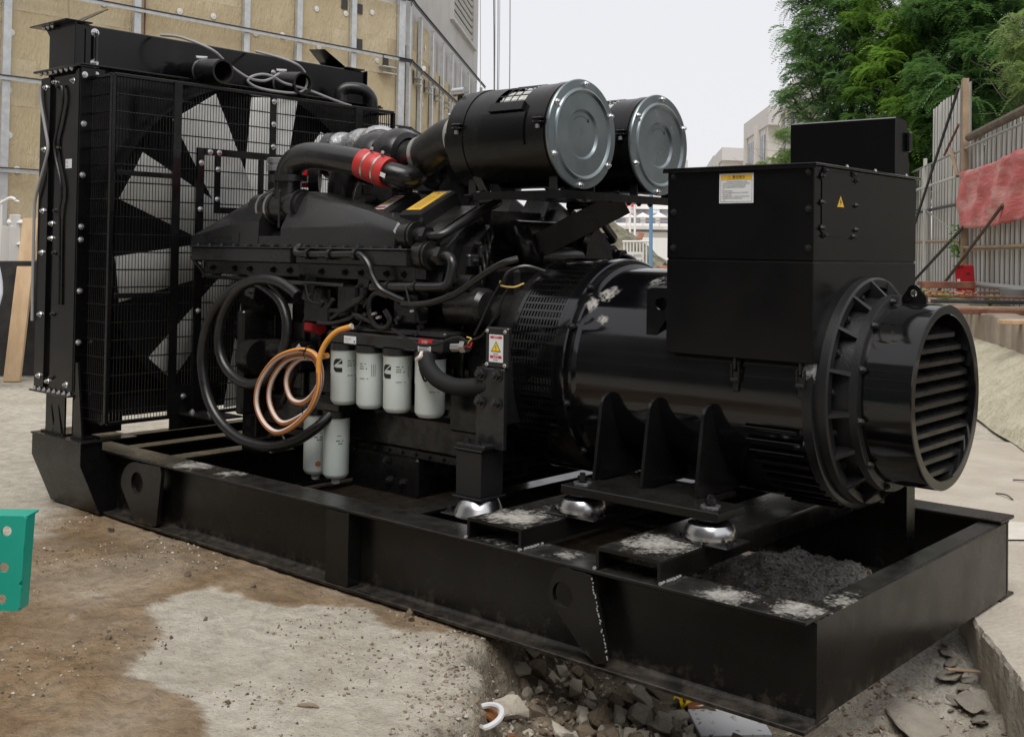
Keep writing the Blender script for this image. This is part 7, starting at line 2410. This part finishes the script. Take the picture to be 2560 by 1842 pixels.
# ---- loose hoses hung on the engine
def hoses():
    m = MB()
    m.tube([(-2.74, 0.16, 1.205), (-2.80, 0.16, 1.235), (-2.90, 0.155, 1.268), (-3.052, 0.15, 1.270), (-3.20, 0.145, 1.215), (-3.31, 0.14, 1.09), (-3.345, 0.14, 0.95), (-3.30, 0.14, 0.845), (-3.20, 0.145, 0.775), (-3.08, 0.15, 0.755), (-2.96, 0.16, 0.795), (-2.875, 0.17, 0.89), (-2.842, 0.18, 1.03), (-2.89, 0.19, 1.15), (-3.0, 0.185, 1.225), (-3.12, 0.17, 1.255), (-3.25, 0.14, 1.205), (-3.37, 0.11, 1.08), (-3.428, 0.10, 0.90), (-3.40, 0.10, 0.73), (-3.30, 0.10, 0.59), (-3.13, 0.11, 0.495), (-2.93, 0.13, 0.472), (-2.77, 0.16, 0.505), (-2.66, 0.22, 0.58), (-2.62, 0.30, 0.66)], 0.0255, n=16, sub=7)
    m.cyl((-2.742, 0.16, 1.206), (-2.739, 0.16, 1.2042), 0.019, n=12, m=1)
    tag(m.build('drain_hose', ['rubber', 'core_black']), 'thick black rubber hose coiled and hung on the side of the engine', 'hose')
    m = MB()
    turns = []
    pts = [(-2.353, 0.16, 1.079), (-2.42, 0.13, 1.052), (-2.475, 0.11, 0.99), (-2.50, 0.10, 0.91), (-2.500, 0.10, 0.80), (-2.55, 0.095, 0.695), (-2.66, 0.09, 0.605), (-2.785, 0.09, 0.560), (-2.89, 0.09, 0.595), (-2.950, 0.09, 0.680), (-2.925, 0.09, 0.79), (-2.83, 0.10, 0.895), (-2.71, 0.11, 0.945), (-2.60, 0.115, 0.955), (-2.53, 0.12, 0.92), (-2.52, 0.13, 0.82), (-2.58, 0.13, 0.70), (-2.68, 0.13, 0.635), (-2.785, 0.125, 0.600), (-2.86, 0.125, 0.635), (-2.90, 0.125, 0.71), (-2.875, 0.125, 0.80), (-2.79, 0.13, 0.89), (-2.68, 0.135, 0.925), (-2.58, 0.14, 0.915), (-2.55, 0.15, 0.83), (-2.60, 0.15, 0.75), (-2.68, 0.15, 0.705), (-2.76, 0.15, 0.715), (-2.80, 0.15, 0.78), (-2.78, 0.15, 0.85), (-2.70, 0.15, 0.91), (-2.60, 0.15, 0.92), (-2.49, 0.14, 0.94)]
    def mf(t, j):
        if t < 0.10: return 0
        k = (j * 2 + 0.12) % 1.0
        return 2 if 0.25 < k < 0.70 else (1 if 0.12 < k < 0.80 else 0)
    m.tube(pts, 0.0130, n=16, sub=7, mfun=mf)
    m.cyl((-2.3535, 0.16, 1.0792), (-2.347, 0.162, 1.081), 0.014, n=12, m=2)
    tag(m.build('striped_hose', ['hose_orange', 'hose_brown', 'hose_white']), 'orange hose with white stripe coiled beside the grey filter cans', 'hose')
    m = MB()
    for q, (p, d) in enumerate((((-2.61, 0.13, 0.945), (0, 0, 1)), ((-2.60, 0.12, 0.685), (1, 0, 0.6)))):
        m = MB()
        m.lathe([(-0.004, 0.034), (0.004, 0.034)], p, (1, 0.1, -0.2), n=14, closed=False)
        m.box(p[0] - 0.012, p[0] + 0.012, p[1] - 0.05, p[1] - 0.02, p[2] + 0.01, p[2] + 0.016)
        tag(m.build('cable_tie', 'rubber_matt'), ('black cable tie binding the top of the striped orange hose coil', 'black cable tie binding the lower right of the striped orange hose coil')[q], 'cable tie', 'cable ties on the hose coil')
hoses()

# ------------------------------------------------------------------ green steel bracket in the near left corner
def green_bracket():
    r = MB()
    x0, x1, yb, z0, z1 = -1.32, -0.972, -2.01, 0.57, 0.805
    fx = Vector((RV.x, RV.y, 0)).normalized()
    fy = Vector((_f.x, _f.y, 0)).normalized()
    o = ray_point(66, 1290, 2.6)
    def L(a, d, z): 
        p = Vector((o.x, o.y, 0)) + fx * a + fy * d
        return (p.x, p.y, z)
    zt, zb = o.z, ray_point(50, 1525, 2.6).z
    n = 24
    th = 0.006
    # front plate with three holes: three stacked tiles, each with a hole
    t = thing('green_bracket', (o.x, o.y, 0), 'green painted steel bracket with three round holes in the lower left corner', 'bracket')
    mb = MB()
    hz = [zt - 0.035, zt - 0.118, zt - 0.190]
    cuts = [zt, (hz[0] + hz[1]) / 2, (hz[1] + hz[2]) / 2, zb]
    def tile(za, zc, hc):
        q = MB()
        q.holed([(-0.075, zc), (0.0, zc), (0.0, za), (-0.075, za)], (-0.043, hc), 0.0115, 0.0, th, 'xz', n=32)
        mb.merge(q, lambda p: L(p[0] + (p[2] - zt) * 0.05, p[1], p[2]))
    for k in range(3): tile(cuts[k], cuts[k + 1], hz[k])
    q = MB()
    q.box(-0.6, -0.0752, 0.0, th, zb, zt)
    q.box(-0.6, 0.0, th + 0.0002, 0.07, zt - th, zt, bev=0.001)
    q.box(-th, 0.0, th + 0.0002, 0.05, zb, zt - th - 0.0002)
    mb.merge(q, lambda p: L(p[0] + (p[2] - zt) * 0.05, p[1], p[2]))
    mb.build('plate', 'green_paint', t)
    lg = MB()
    q = MB()
    q.box(-0.62, -0.56, 0.02, 0.08, -0.02, zt - 0.01)
    lg.merge(q, lambda p: L(p[0], p[1], p[2]))
    lg.build('leg', 'green_paint', t)
green_bracket()

# ------------------------------------------------------------------ rubble, stones, litter
def rock_mesh(seed, mat, n=16, flat=1.0, sub=1):
    r = random.Random(seed)
    bm = bmesh.new()
    for i in range(n):
        d = Vector((r.gauss(0, 1), r.gauss(0, 1), r.gauss(0, 1))).normalized()
        bm.verts.new((d.x * r.uniform(0.75, 1.05), d.y * r.uniform(0.55, 0.9), d.z * r.uniform(0.5, 0.8) * flat))
    bmesh.ops.convex_hull(bm, input=bm.verts)
    bmesh.ops.delete(bm, geom=[v for v in bm.verts if not v.link_faces], context='VERTS')
    if sub:
        bmesh.ops.bevel(bm, geom=list(bm.edges), offset=0.025, segments=1, affect='EDGES', profile=0.6)
        bmesh.ops.triangulate(bm, faces=list(bm.faces))
        bmesh.ops.subdivide_edges(bm, edges=[e for e in bm.edges if e.calc_length() > 0.3], cuts=2, use_grid_fill=True)
        bmesh.ops.triangulate(bm, faces=list(bm.faces))
        for v in bm.verts:
            v.co += v.co.normalized() * (0.07 * mnoise.noise(v.co * 2.6 + Vector((seed, 0, 0))) + 0.05 * mnoise.noise(v.co * 8 + Vector((seed, 3, 0))))
    me = bpy.data.meshes.new('rock')
    bm.to_mesh(me)
    bm.free()
    me.materials.append(MATS[mat])
    me.polygons.foreach_set('use_smooth', [True] * len(me.polygons))
    me.set_sharp_from_angle(angle=R(22))
    return me
def gz(x, y): return float(ground_height(np.array([x]), np.array([y]))[0])
def rubble():
    mats = ['stone_grey', 'stone_pale', 'stone_brown']
    kinds = [rock_mesh(k, mats[k % 3], 13 + k % 6, 0.8 + 0.3 * (k % 3)) for k in range(15)]
    def put(label, x, y, s, kind, rot, sink=0.25, scale=(1, 1, 1), grp=None, nm='rubble_stone', cat='stone'):
        o = link(nm, kind, None, (x, y, gz(x, y) + s * scale[2] * (1 - sink) * 0.6), rot, (s * scale[0], s * scale[1], s * scale[2]))
        return tag(o, label, cat, grp)
    rust = rock_mesh(41, 'stone_rust', 15, 0.9)
    big = rock_mesh(43, 'stone_pale', 18, 0.55)
    G = 'big stones in the dug strip'
    put('rust-orange stone beside the white sling in the rubble', -0.985, -0.4, 0.05, rust, (0.3, 0.2, 0.6), grp=G)
    put('largest pale flat stone standing in the rubble beside the rusty one', -1.04, -0.22, 0.08, big, (1.15, 0.25, 0.9), grp=G)
    put('small rusty stone at the bottom edge below the large pale one', -0.93, -0.33, 0.03, rust, (0, 0.5, 1.6), grp=G)
    put('thin pale stone wedged under the frame near the broken edge', -1.255, 0.075, 0.06, big, (0.2, 0.1, 0.3), grp=G)
    put('white sharp-edged stone half under the frame', -1.295, 0.2, 0.05, kinds[1], (0.9, 0.2, 0.2), grp=G)
    put('purplish brown lump beside the thin pale stone', -1.265, 0.185, 0.055, kinds[2], (0.1, 0.6, 1.2), grp=G)
    put('round pale stone with a dark lower half in the middle of the rubble', -1.07, 0.2, 0.056, kinds[4], (0.2, 0.1, 2.2), grp=G)
    put('small pale stone resting against the round one', -1.03, 0.25, 0.033, kinds[7], (0.5, 0.3, 0.2), grp=G)
    put('squat grey stone in front of the round pale one', -1.03, 0.225, 0.04, kinds[9], (0.1, 0.2, 1.0), grp=G)
    put('tall upright concrete chunk leaning near the frame', -0.84, 0.32, 0.082, kinds[0], (0.2, 1.0, 0.4), scale=(1, 0.8, 0.8), grp=G)
    put('pale leaning shard behind the upright chunk', -0.92, 0.36, 0.06, kinds[1], (0.4, 0.9, 0.1), grp=G)
    put('wedge-shaped stone pointing down beside the upright chunk', -0.825, 0.135, 0.066, kinds[6], (0.3, 1.2, 1.5), scale=(1, 0.7, 0.7), grp=G)
    put('broad grey chunk in front of the upright one', -0.775, 0.19, 0.076, kinds[3], (0.2, 0.3, 2.0), grp=G)
    put('wide brownish chunk at the bottom edge next to the white board', -0.67, 0.155, 0.07, kinds[12], (0.1, 0.2, 0.5), grp=G)
    put('large layered slab tucked under the frame flange', -0.83, 0.43, 0.09, kinds[4], (0.1, 0.3, 0.2), scale=(1.2, 0.7, 0.6), grp=G)
    put('rounded pale stone at the bottom edge, left part of the rubble', -0.9, -0.1, 0.056, kinds[7], (0.2, 0.4, 0.8), grp=G)
    put('brown crumbly clod at the bottom edge beside a white shard', -0.89, 0.1, 0.066, kinds[5], (0.3, 0.2, 1.0), grp=G)
    put('whitish shard leaning on the brown clod', -0.91, 0.03, 0.05, kinds[10], (0.2, 1.0, 2.0), scale=(1, 0.5, 0.9), grp=G)
    put('grey stone with a flake beside the yellow wrapper', -0.68, 0.3, 0.05, kinds[9], (0.3, 0.1, 1.0), grp=G)
    put('small block lying in front of the orange bottle cap', -0.655, 0.345, 0.034, kinds[0], (0.2, 0.5, 0.3), grp=G)
    rl = random.Random(12)
    n = 0
    for k in range(1200):
        if n >= 170: break
        x, y = rl.uniform(-1.25, -0.35), rl.uniform(-0.45, 0.35)
        if float(sd_poly(np.array([x]), np.array([y]), TRENCH)[0]) > -0.06: continue
        s = 0.013 + 0.036 * rl.random() ** 1.7
        put('small broken stone in the dug strip beneath the frame', x, y, s, kinds[rl.randrange(15)], (rl.uniform(0, 3), rl.uniform(0, 3), rl.uniform(0, 6)), grp='small broken stones')
        n += 1
    # loose fill nobody could count
    small = [rock_mesh(100 + k, 'stone_grey', 9, 0.9, sub=0) for k in range(6)]
    def scatter(name, region, count, smin, smax, mat, label, cat, test):
        V, F, off, made, tries = [], [], 0, 0, 0
        CX = nrg.uniform(*region[0], count * 12)
        CY_ = nrg.uniform(*region[1], count * 12)
        ok = test(sd_poly(CX, CY_, TRENCH))
        if name == 'yard_grit': ok &= fbm(CX, CY_, 2.6, 4, 61) > 0.50
        CX, CY_ = CX[ok][:count], CY_[ok][:count]
        GZ = ground_height(CX, CY_)
        for x, y, g0 in zip(CX.tolist(), CY_.tolist(), GZ.tolist()):
            me = small[rl.randrange(6)]
            s = smin + (smax - smin) * rl.random() ** 2.5
            M = (Matrix.Rotation(rl.uniform(0, 6), 3, 'Z') @ Matrix.Rotation(rl.uniform(0, 6), 3, 'X')) * s
            c = Vector((x, y, g0 + s * 0.2))
            V += [tuple(M @ v.co + c) for v in me.vertices]
            F += [tuple(i + off for i in p.vertices) for p in me.polygons]
            off += len(me.vertices)
            made += 1
        me = bpy.data.meshes.new(name)
        me.from_pydata(V, [], F)
        for q in mat: me.materials.append(MATS[q])
        me.polygons.foreach_set('material_index', [(i // 14) % len(mat) for i in range(len(F))])
        o = link(name, me)
        stuff(o)
        return tag(o, label, cat)
    inT = lambda d: d < -0.02
    scatter('trench_rubble', ((-1.4, 0.3), (-0.9, 1.0)), 4200, 0.004, 0.019, ['stone_brown', 'stone_grey', 'stone_brown'], 'crumbled soil and fine rubble filling the dug strip', 'rubble', inT)
    scatter('heap_grit', ((-1.7, -0.2), (0.9, 2.0)), 1800, 0.004, 0.018, ['stone_grey', 'stone_pale', 'stone_brown'], 'gritty grey soil heap seen inside the frame', 'grit', inT)
    out = lambda d: d > 0.0
    scatter('yard_grit', ((-4.8, -0.75), (-2.0, 0.0)), 4200, 0.002, 0.010, ['stone_brown', 'stone_pale', 'stone_brown', 'clod_dark'], 'small stones and crumbs scattered over the yard surface', 'grit', out)
    scatter('edge_crumbs', ((-1.55, -0.6), (-1.3, 0.0)), 700, 0.003, 0.013, ['stone_brown', 'stone_brown', 'stone_grey'], 'crumbled soil along the broken edge of the pit', 'grit', lambda d: (d > -0.04) & (d < 0.16))
    # clods one can point at
    cl = [(-2.77, -0.39, 0.020), (-2.39, -0.32, 0.016), (-2.26, -1.05, 0.016), (-3.71, -0.22, 0.024), (-1.47, -1.09, 0.012), (-2.2, -0.68, 0.012), (-1.67, -0.11, 0.026), (-2.12, -0.88, 0.012), (-1.62, -0.14, 0.018)]
    for k, (x, y, s) in enumerate(cl):
        put('dark clod of earth lying on the open yard surface', x, y, s, kinds[(2, 5, 8, 11, 14)[k % 5]], (rl.uniform(0, 1), rl.uniform(0, 1), rl.uniform(0, 6)), grp='dark clods on the yard', nm='earth_clod', cat='clod')
    m = MB()
    x, y = -1.27, -0.93
    z = gz(x, y) + 0.006
    m.tube([(x - 0.03, y - 0.018, z - 0.004), (x - 0.01, y - 0.008, z), (x + 0.012, y + 0.010, z), (x + 0.03, y + 0.02, z - 0.004)], lambda t: 0.003 + 0.005 * math.sin(math.pi * t), n=7)
    tag(m.build('bark_scrap', 'stone_brown'), 'curled strip of bark on the pale concrete patch', 'bark')
    # litter
    m = MB()
    c = Vector((-0.715, 0.40, gz(-0.715, 0.40) + 0.03))
    n_ = 8
    vs = [(c.x + (i / (n_ - 1) - 0.5) * 0.085, c.y + (j / 5 - 0.5) * 0.05 + 0.012 * math.sin(i), c.z + 0.018 * math.sin(i * 1.3 + j) + 0.02 * j / 5) for j in range(6) for i in range(n_)]
    m.add(vs, [(j * n_ + i, j * n_ + i + 1, (j + 1) * n_ + i + 1, (j + 1) * n_ + i) for j in range(5) for i in range(n_ - 1)])
    m.add([(c.x + 0.004, c.y - 0.028, c.z + 0.012), (c.x + 0.018, c.y - 0.028, c.z + 0.014), (c.x + 0.018, c.y - 0.022, c.z + 0.03), (c.x + 0.004, c.y - 0.022, c.z + 0.028)], [(0, 1, 2, 3)], 1)
    o = m.build('wrapper', ['yellow_plastic', 'stone_rust'])
    o.modifiers.new('thickness', 'SOLIDIFY').thickness = 0.0015
    tag(o, 'crumpled bright yellow wrapper among the stones under the frame', 'wrapper')
    bt = thing('drink_bottle', (-0.63, 0.40, gz(-0.63, 0.40)), 'small brown drink bottle with orange cap under the frame', 'bottle')
    d = Vector((0.75, 0.45, 0.18)).normalized()
    b0 = Vector((-0.685, 0.37, gz(-0.65, 0.40) + 0.026))
    m = MB()
    m.lathe([(0, 0.0), (0.002, 0.022), (0.05, 0.024), (0.065, 0.016), (0.072, 0.014)], b0, d, n=20)
    m.build('body', 'brown_drink', bt)
    m = MB()
    m.lathe([(0.070, 0.0), (0.070, 0.019), (0.094, 0.019), (0.096, 0.017), (0.096, 0)], b0, d, n=24)
    m.build('cap', 'orange_plastic', bt)
    m = MB()
    m.obox((-0.475, 0.30, gz(-0.475, 0.30) + 0.016), (0.25, 0.19, 0.012), Matrix.Rotation(R(46), 3, 'Z') @ Matrix.Rotation(R(4), 3, 'X'), bev=0.002)
    tag(m.build('white_board', 'board_white'), 'speckled white board lying under the corner of the frame', 'board')
    # woven sling looped over a stone at the bottom edge
    m = MB()
    c = Vector((-0.93, -0.475, gz(-0.93, -0.475) + 0.012))
    pts = [(c.x + 0.075 * math.cos(a) * 0.9 - 0.02 * math.sin(a), c.y + 0.06 * math.sin(a), c.z + 0.022 * math.sin(a + 0.8)) for a in [2 * math.pi * k / 14 for k in range(14)]]
    m.tube(pts, 0.010, n=8, closed=True)
    m.tube([pts[6], (c.x - 0.11, c.y + 0.01, c.z + 0.01), (c.x - 0.13, c.y + 0.06, c.z + 0.0)], 0.009, n=6)
    tag(m.build('white_sling', 'white_cloth'), 'dirty white cloth sling looped at the bottom edge by the rusty stone', 'sling')
    # broken paving pieces right of the frame end
    rl2 = random.Random(4)
    bp = [(0.02, 0.72, 0.16, 'large cracked paving piece nearest the frame end'), (0.10, 1.02, 0.10, 'broken paving flake against the thick slab'), (-0.02, 1.18, 0.08, 'small stack of paving flakes beside the slab edge'), (0.17, 0.72, 0.13, 'cracked paving piece below the thick slab')]
    pm = rock_mesh(77, 'slab_concrete', 20, 0.22)
    pm2 = rock_mesh(78, 'slab_concrete', 18, 0.25)
    for k, (x, y, s, lab) in enumerate(bp):
        put(lab, x, y, s, (pm, pm2)[k % 2], (rl2.uniform(-0.12, 0.12), rl2.uniform(-0.12, 0.12), rl2.uniform(0, 6)), sink=0.4, grp='broken paving pieces', nm='paving_piece', cat='paving')
    for k in range(26):
        x = rl2.uniform(-0.12, 0.30)
        y = 1.35 - 1.6 * (x + 0.03) - abs(rl2.gauss(0, 0.13)) - 0.05
        put('thin broken paving flake at the foot of the thick slab', x, y, rl2.uniform(0.014, 0.045), (pm, pm2)[k % 2], (rl2.uniform(-0.3, 0.3), rl2.uniform(-0.3, 0.3), rl2.uniform(0, 6)), sink=0.2, grp='thin paving flakes', nm='paving_flake', cat='paving')
    m = MB()
    m.obox((0.02, 1.19, gz(0.02, 1.19) + 0.05), (0.16, 0.022, 0.008), Matrix.Rotation(R(62), 3, 'Z') @ Matrix.Rotation(R(10), 3, 'Y'), bev=0.002)
    tag(m.build('timber_lath', 'timber_old'), 'thin timber lath lying among the paving flakes', 'lath')
    # sheet of pale plastic and twigs on the paving behind
    m = MB()
    n_, k_ = 60, 20
    vs = []
    for i in range(n_):
        for j in range(k_):
            t, s = i / (n_ - 1), j / (k_ - 1)
            p = Vector((-0.75 + 1.5 * t, 2.75 + 1.0 * t + 0.5 * (s - 0.5) + 0.12 * nz(t * 6, 0, 1, 1), 0))
            vs.append((p.x, p.y, 0.014 + 0.045 * abs(nz(t * 7, s * 3, 2, 1.3)) * math.sin(math.pi * s) * math.sin(math.pi * t)))
    m.add(vs, [(i * k_ + j, i * k_ + j + 1, (i + 1) * k_ + j + 1, (i + 1) * k_ + j) for i in range(n_ - 1) for j in range(k_ - 1)])
    tag(m.build('ground_sheet', 'ground_plastic', angle=80), 'crumpled pale plastic sheet on the paving behind the frame', 'plastic sheet')
    for k in range(16):
        x, y = rl2.uniform(-0.8, 0.6), rl2.uniform(3.0, 5.2)
        a, L = rl2.uniform(0, 3), rl2.uniform(0.08, 0.25)
        m = MB()
        m.tube([(x, y, 0.012), (x + L * 0.5 * math.cos(a), y + L * 0.5 * math.sin(a), 0.02), (x + L * math.cos(a + 0.15), y + L * math.sin(a + 0.15), 0.012)], 0.005, n=5)
        tag(m.build('twig', 'bark'), 'dry dark twig lying on the paving at the right', 'twig', 'twigs on the paving')
rubble()
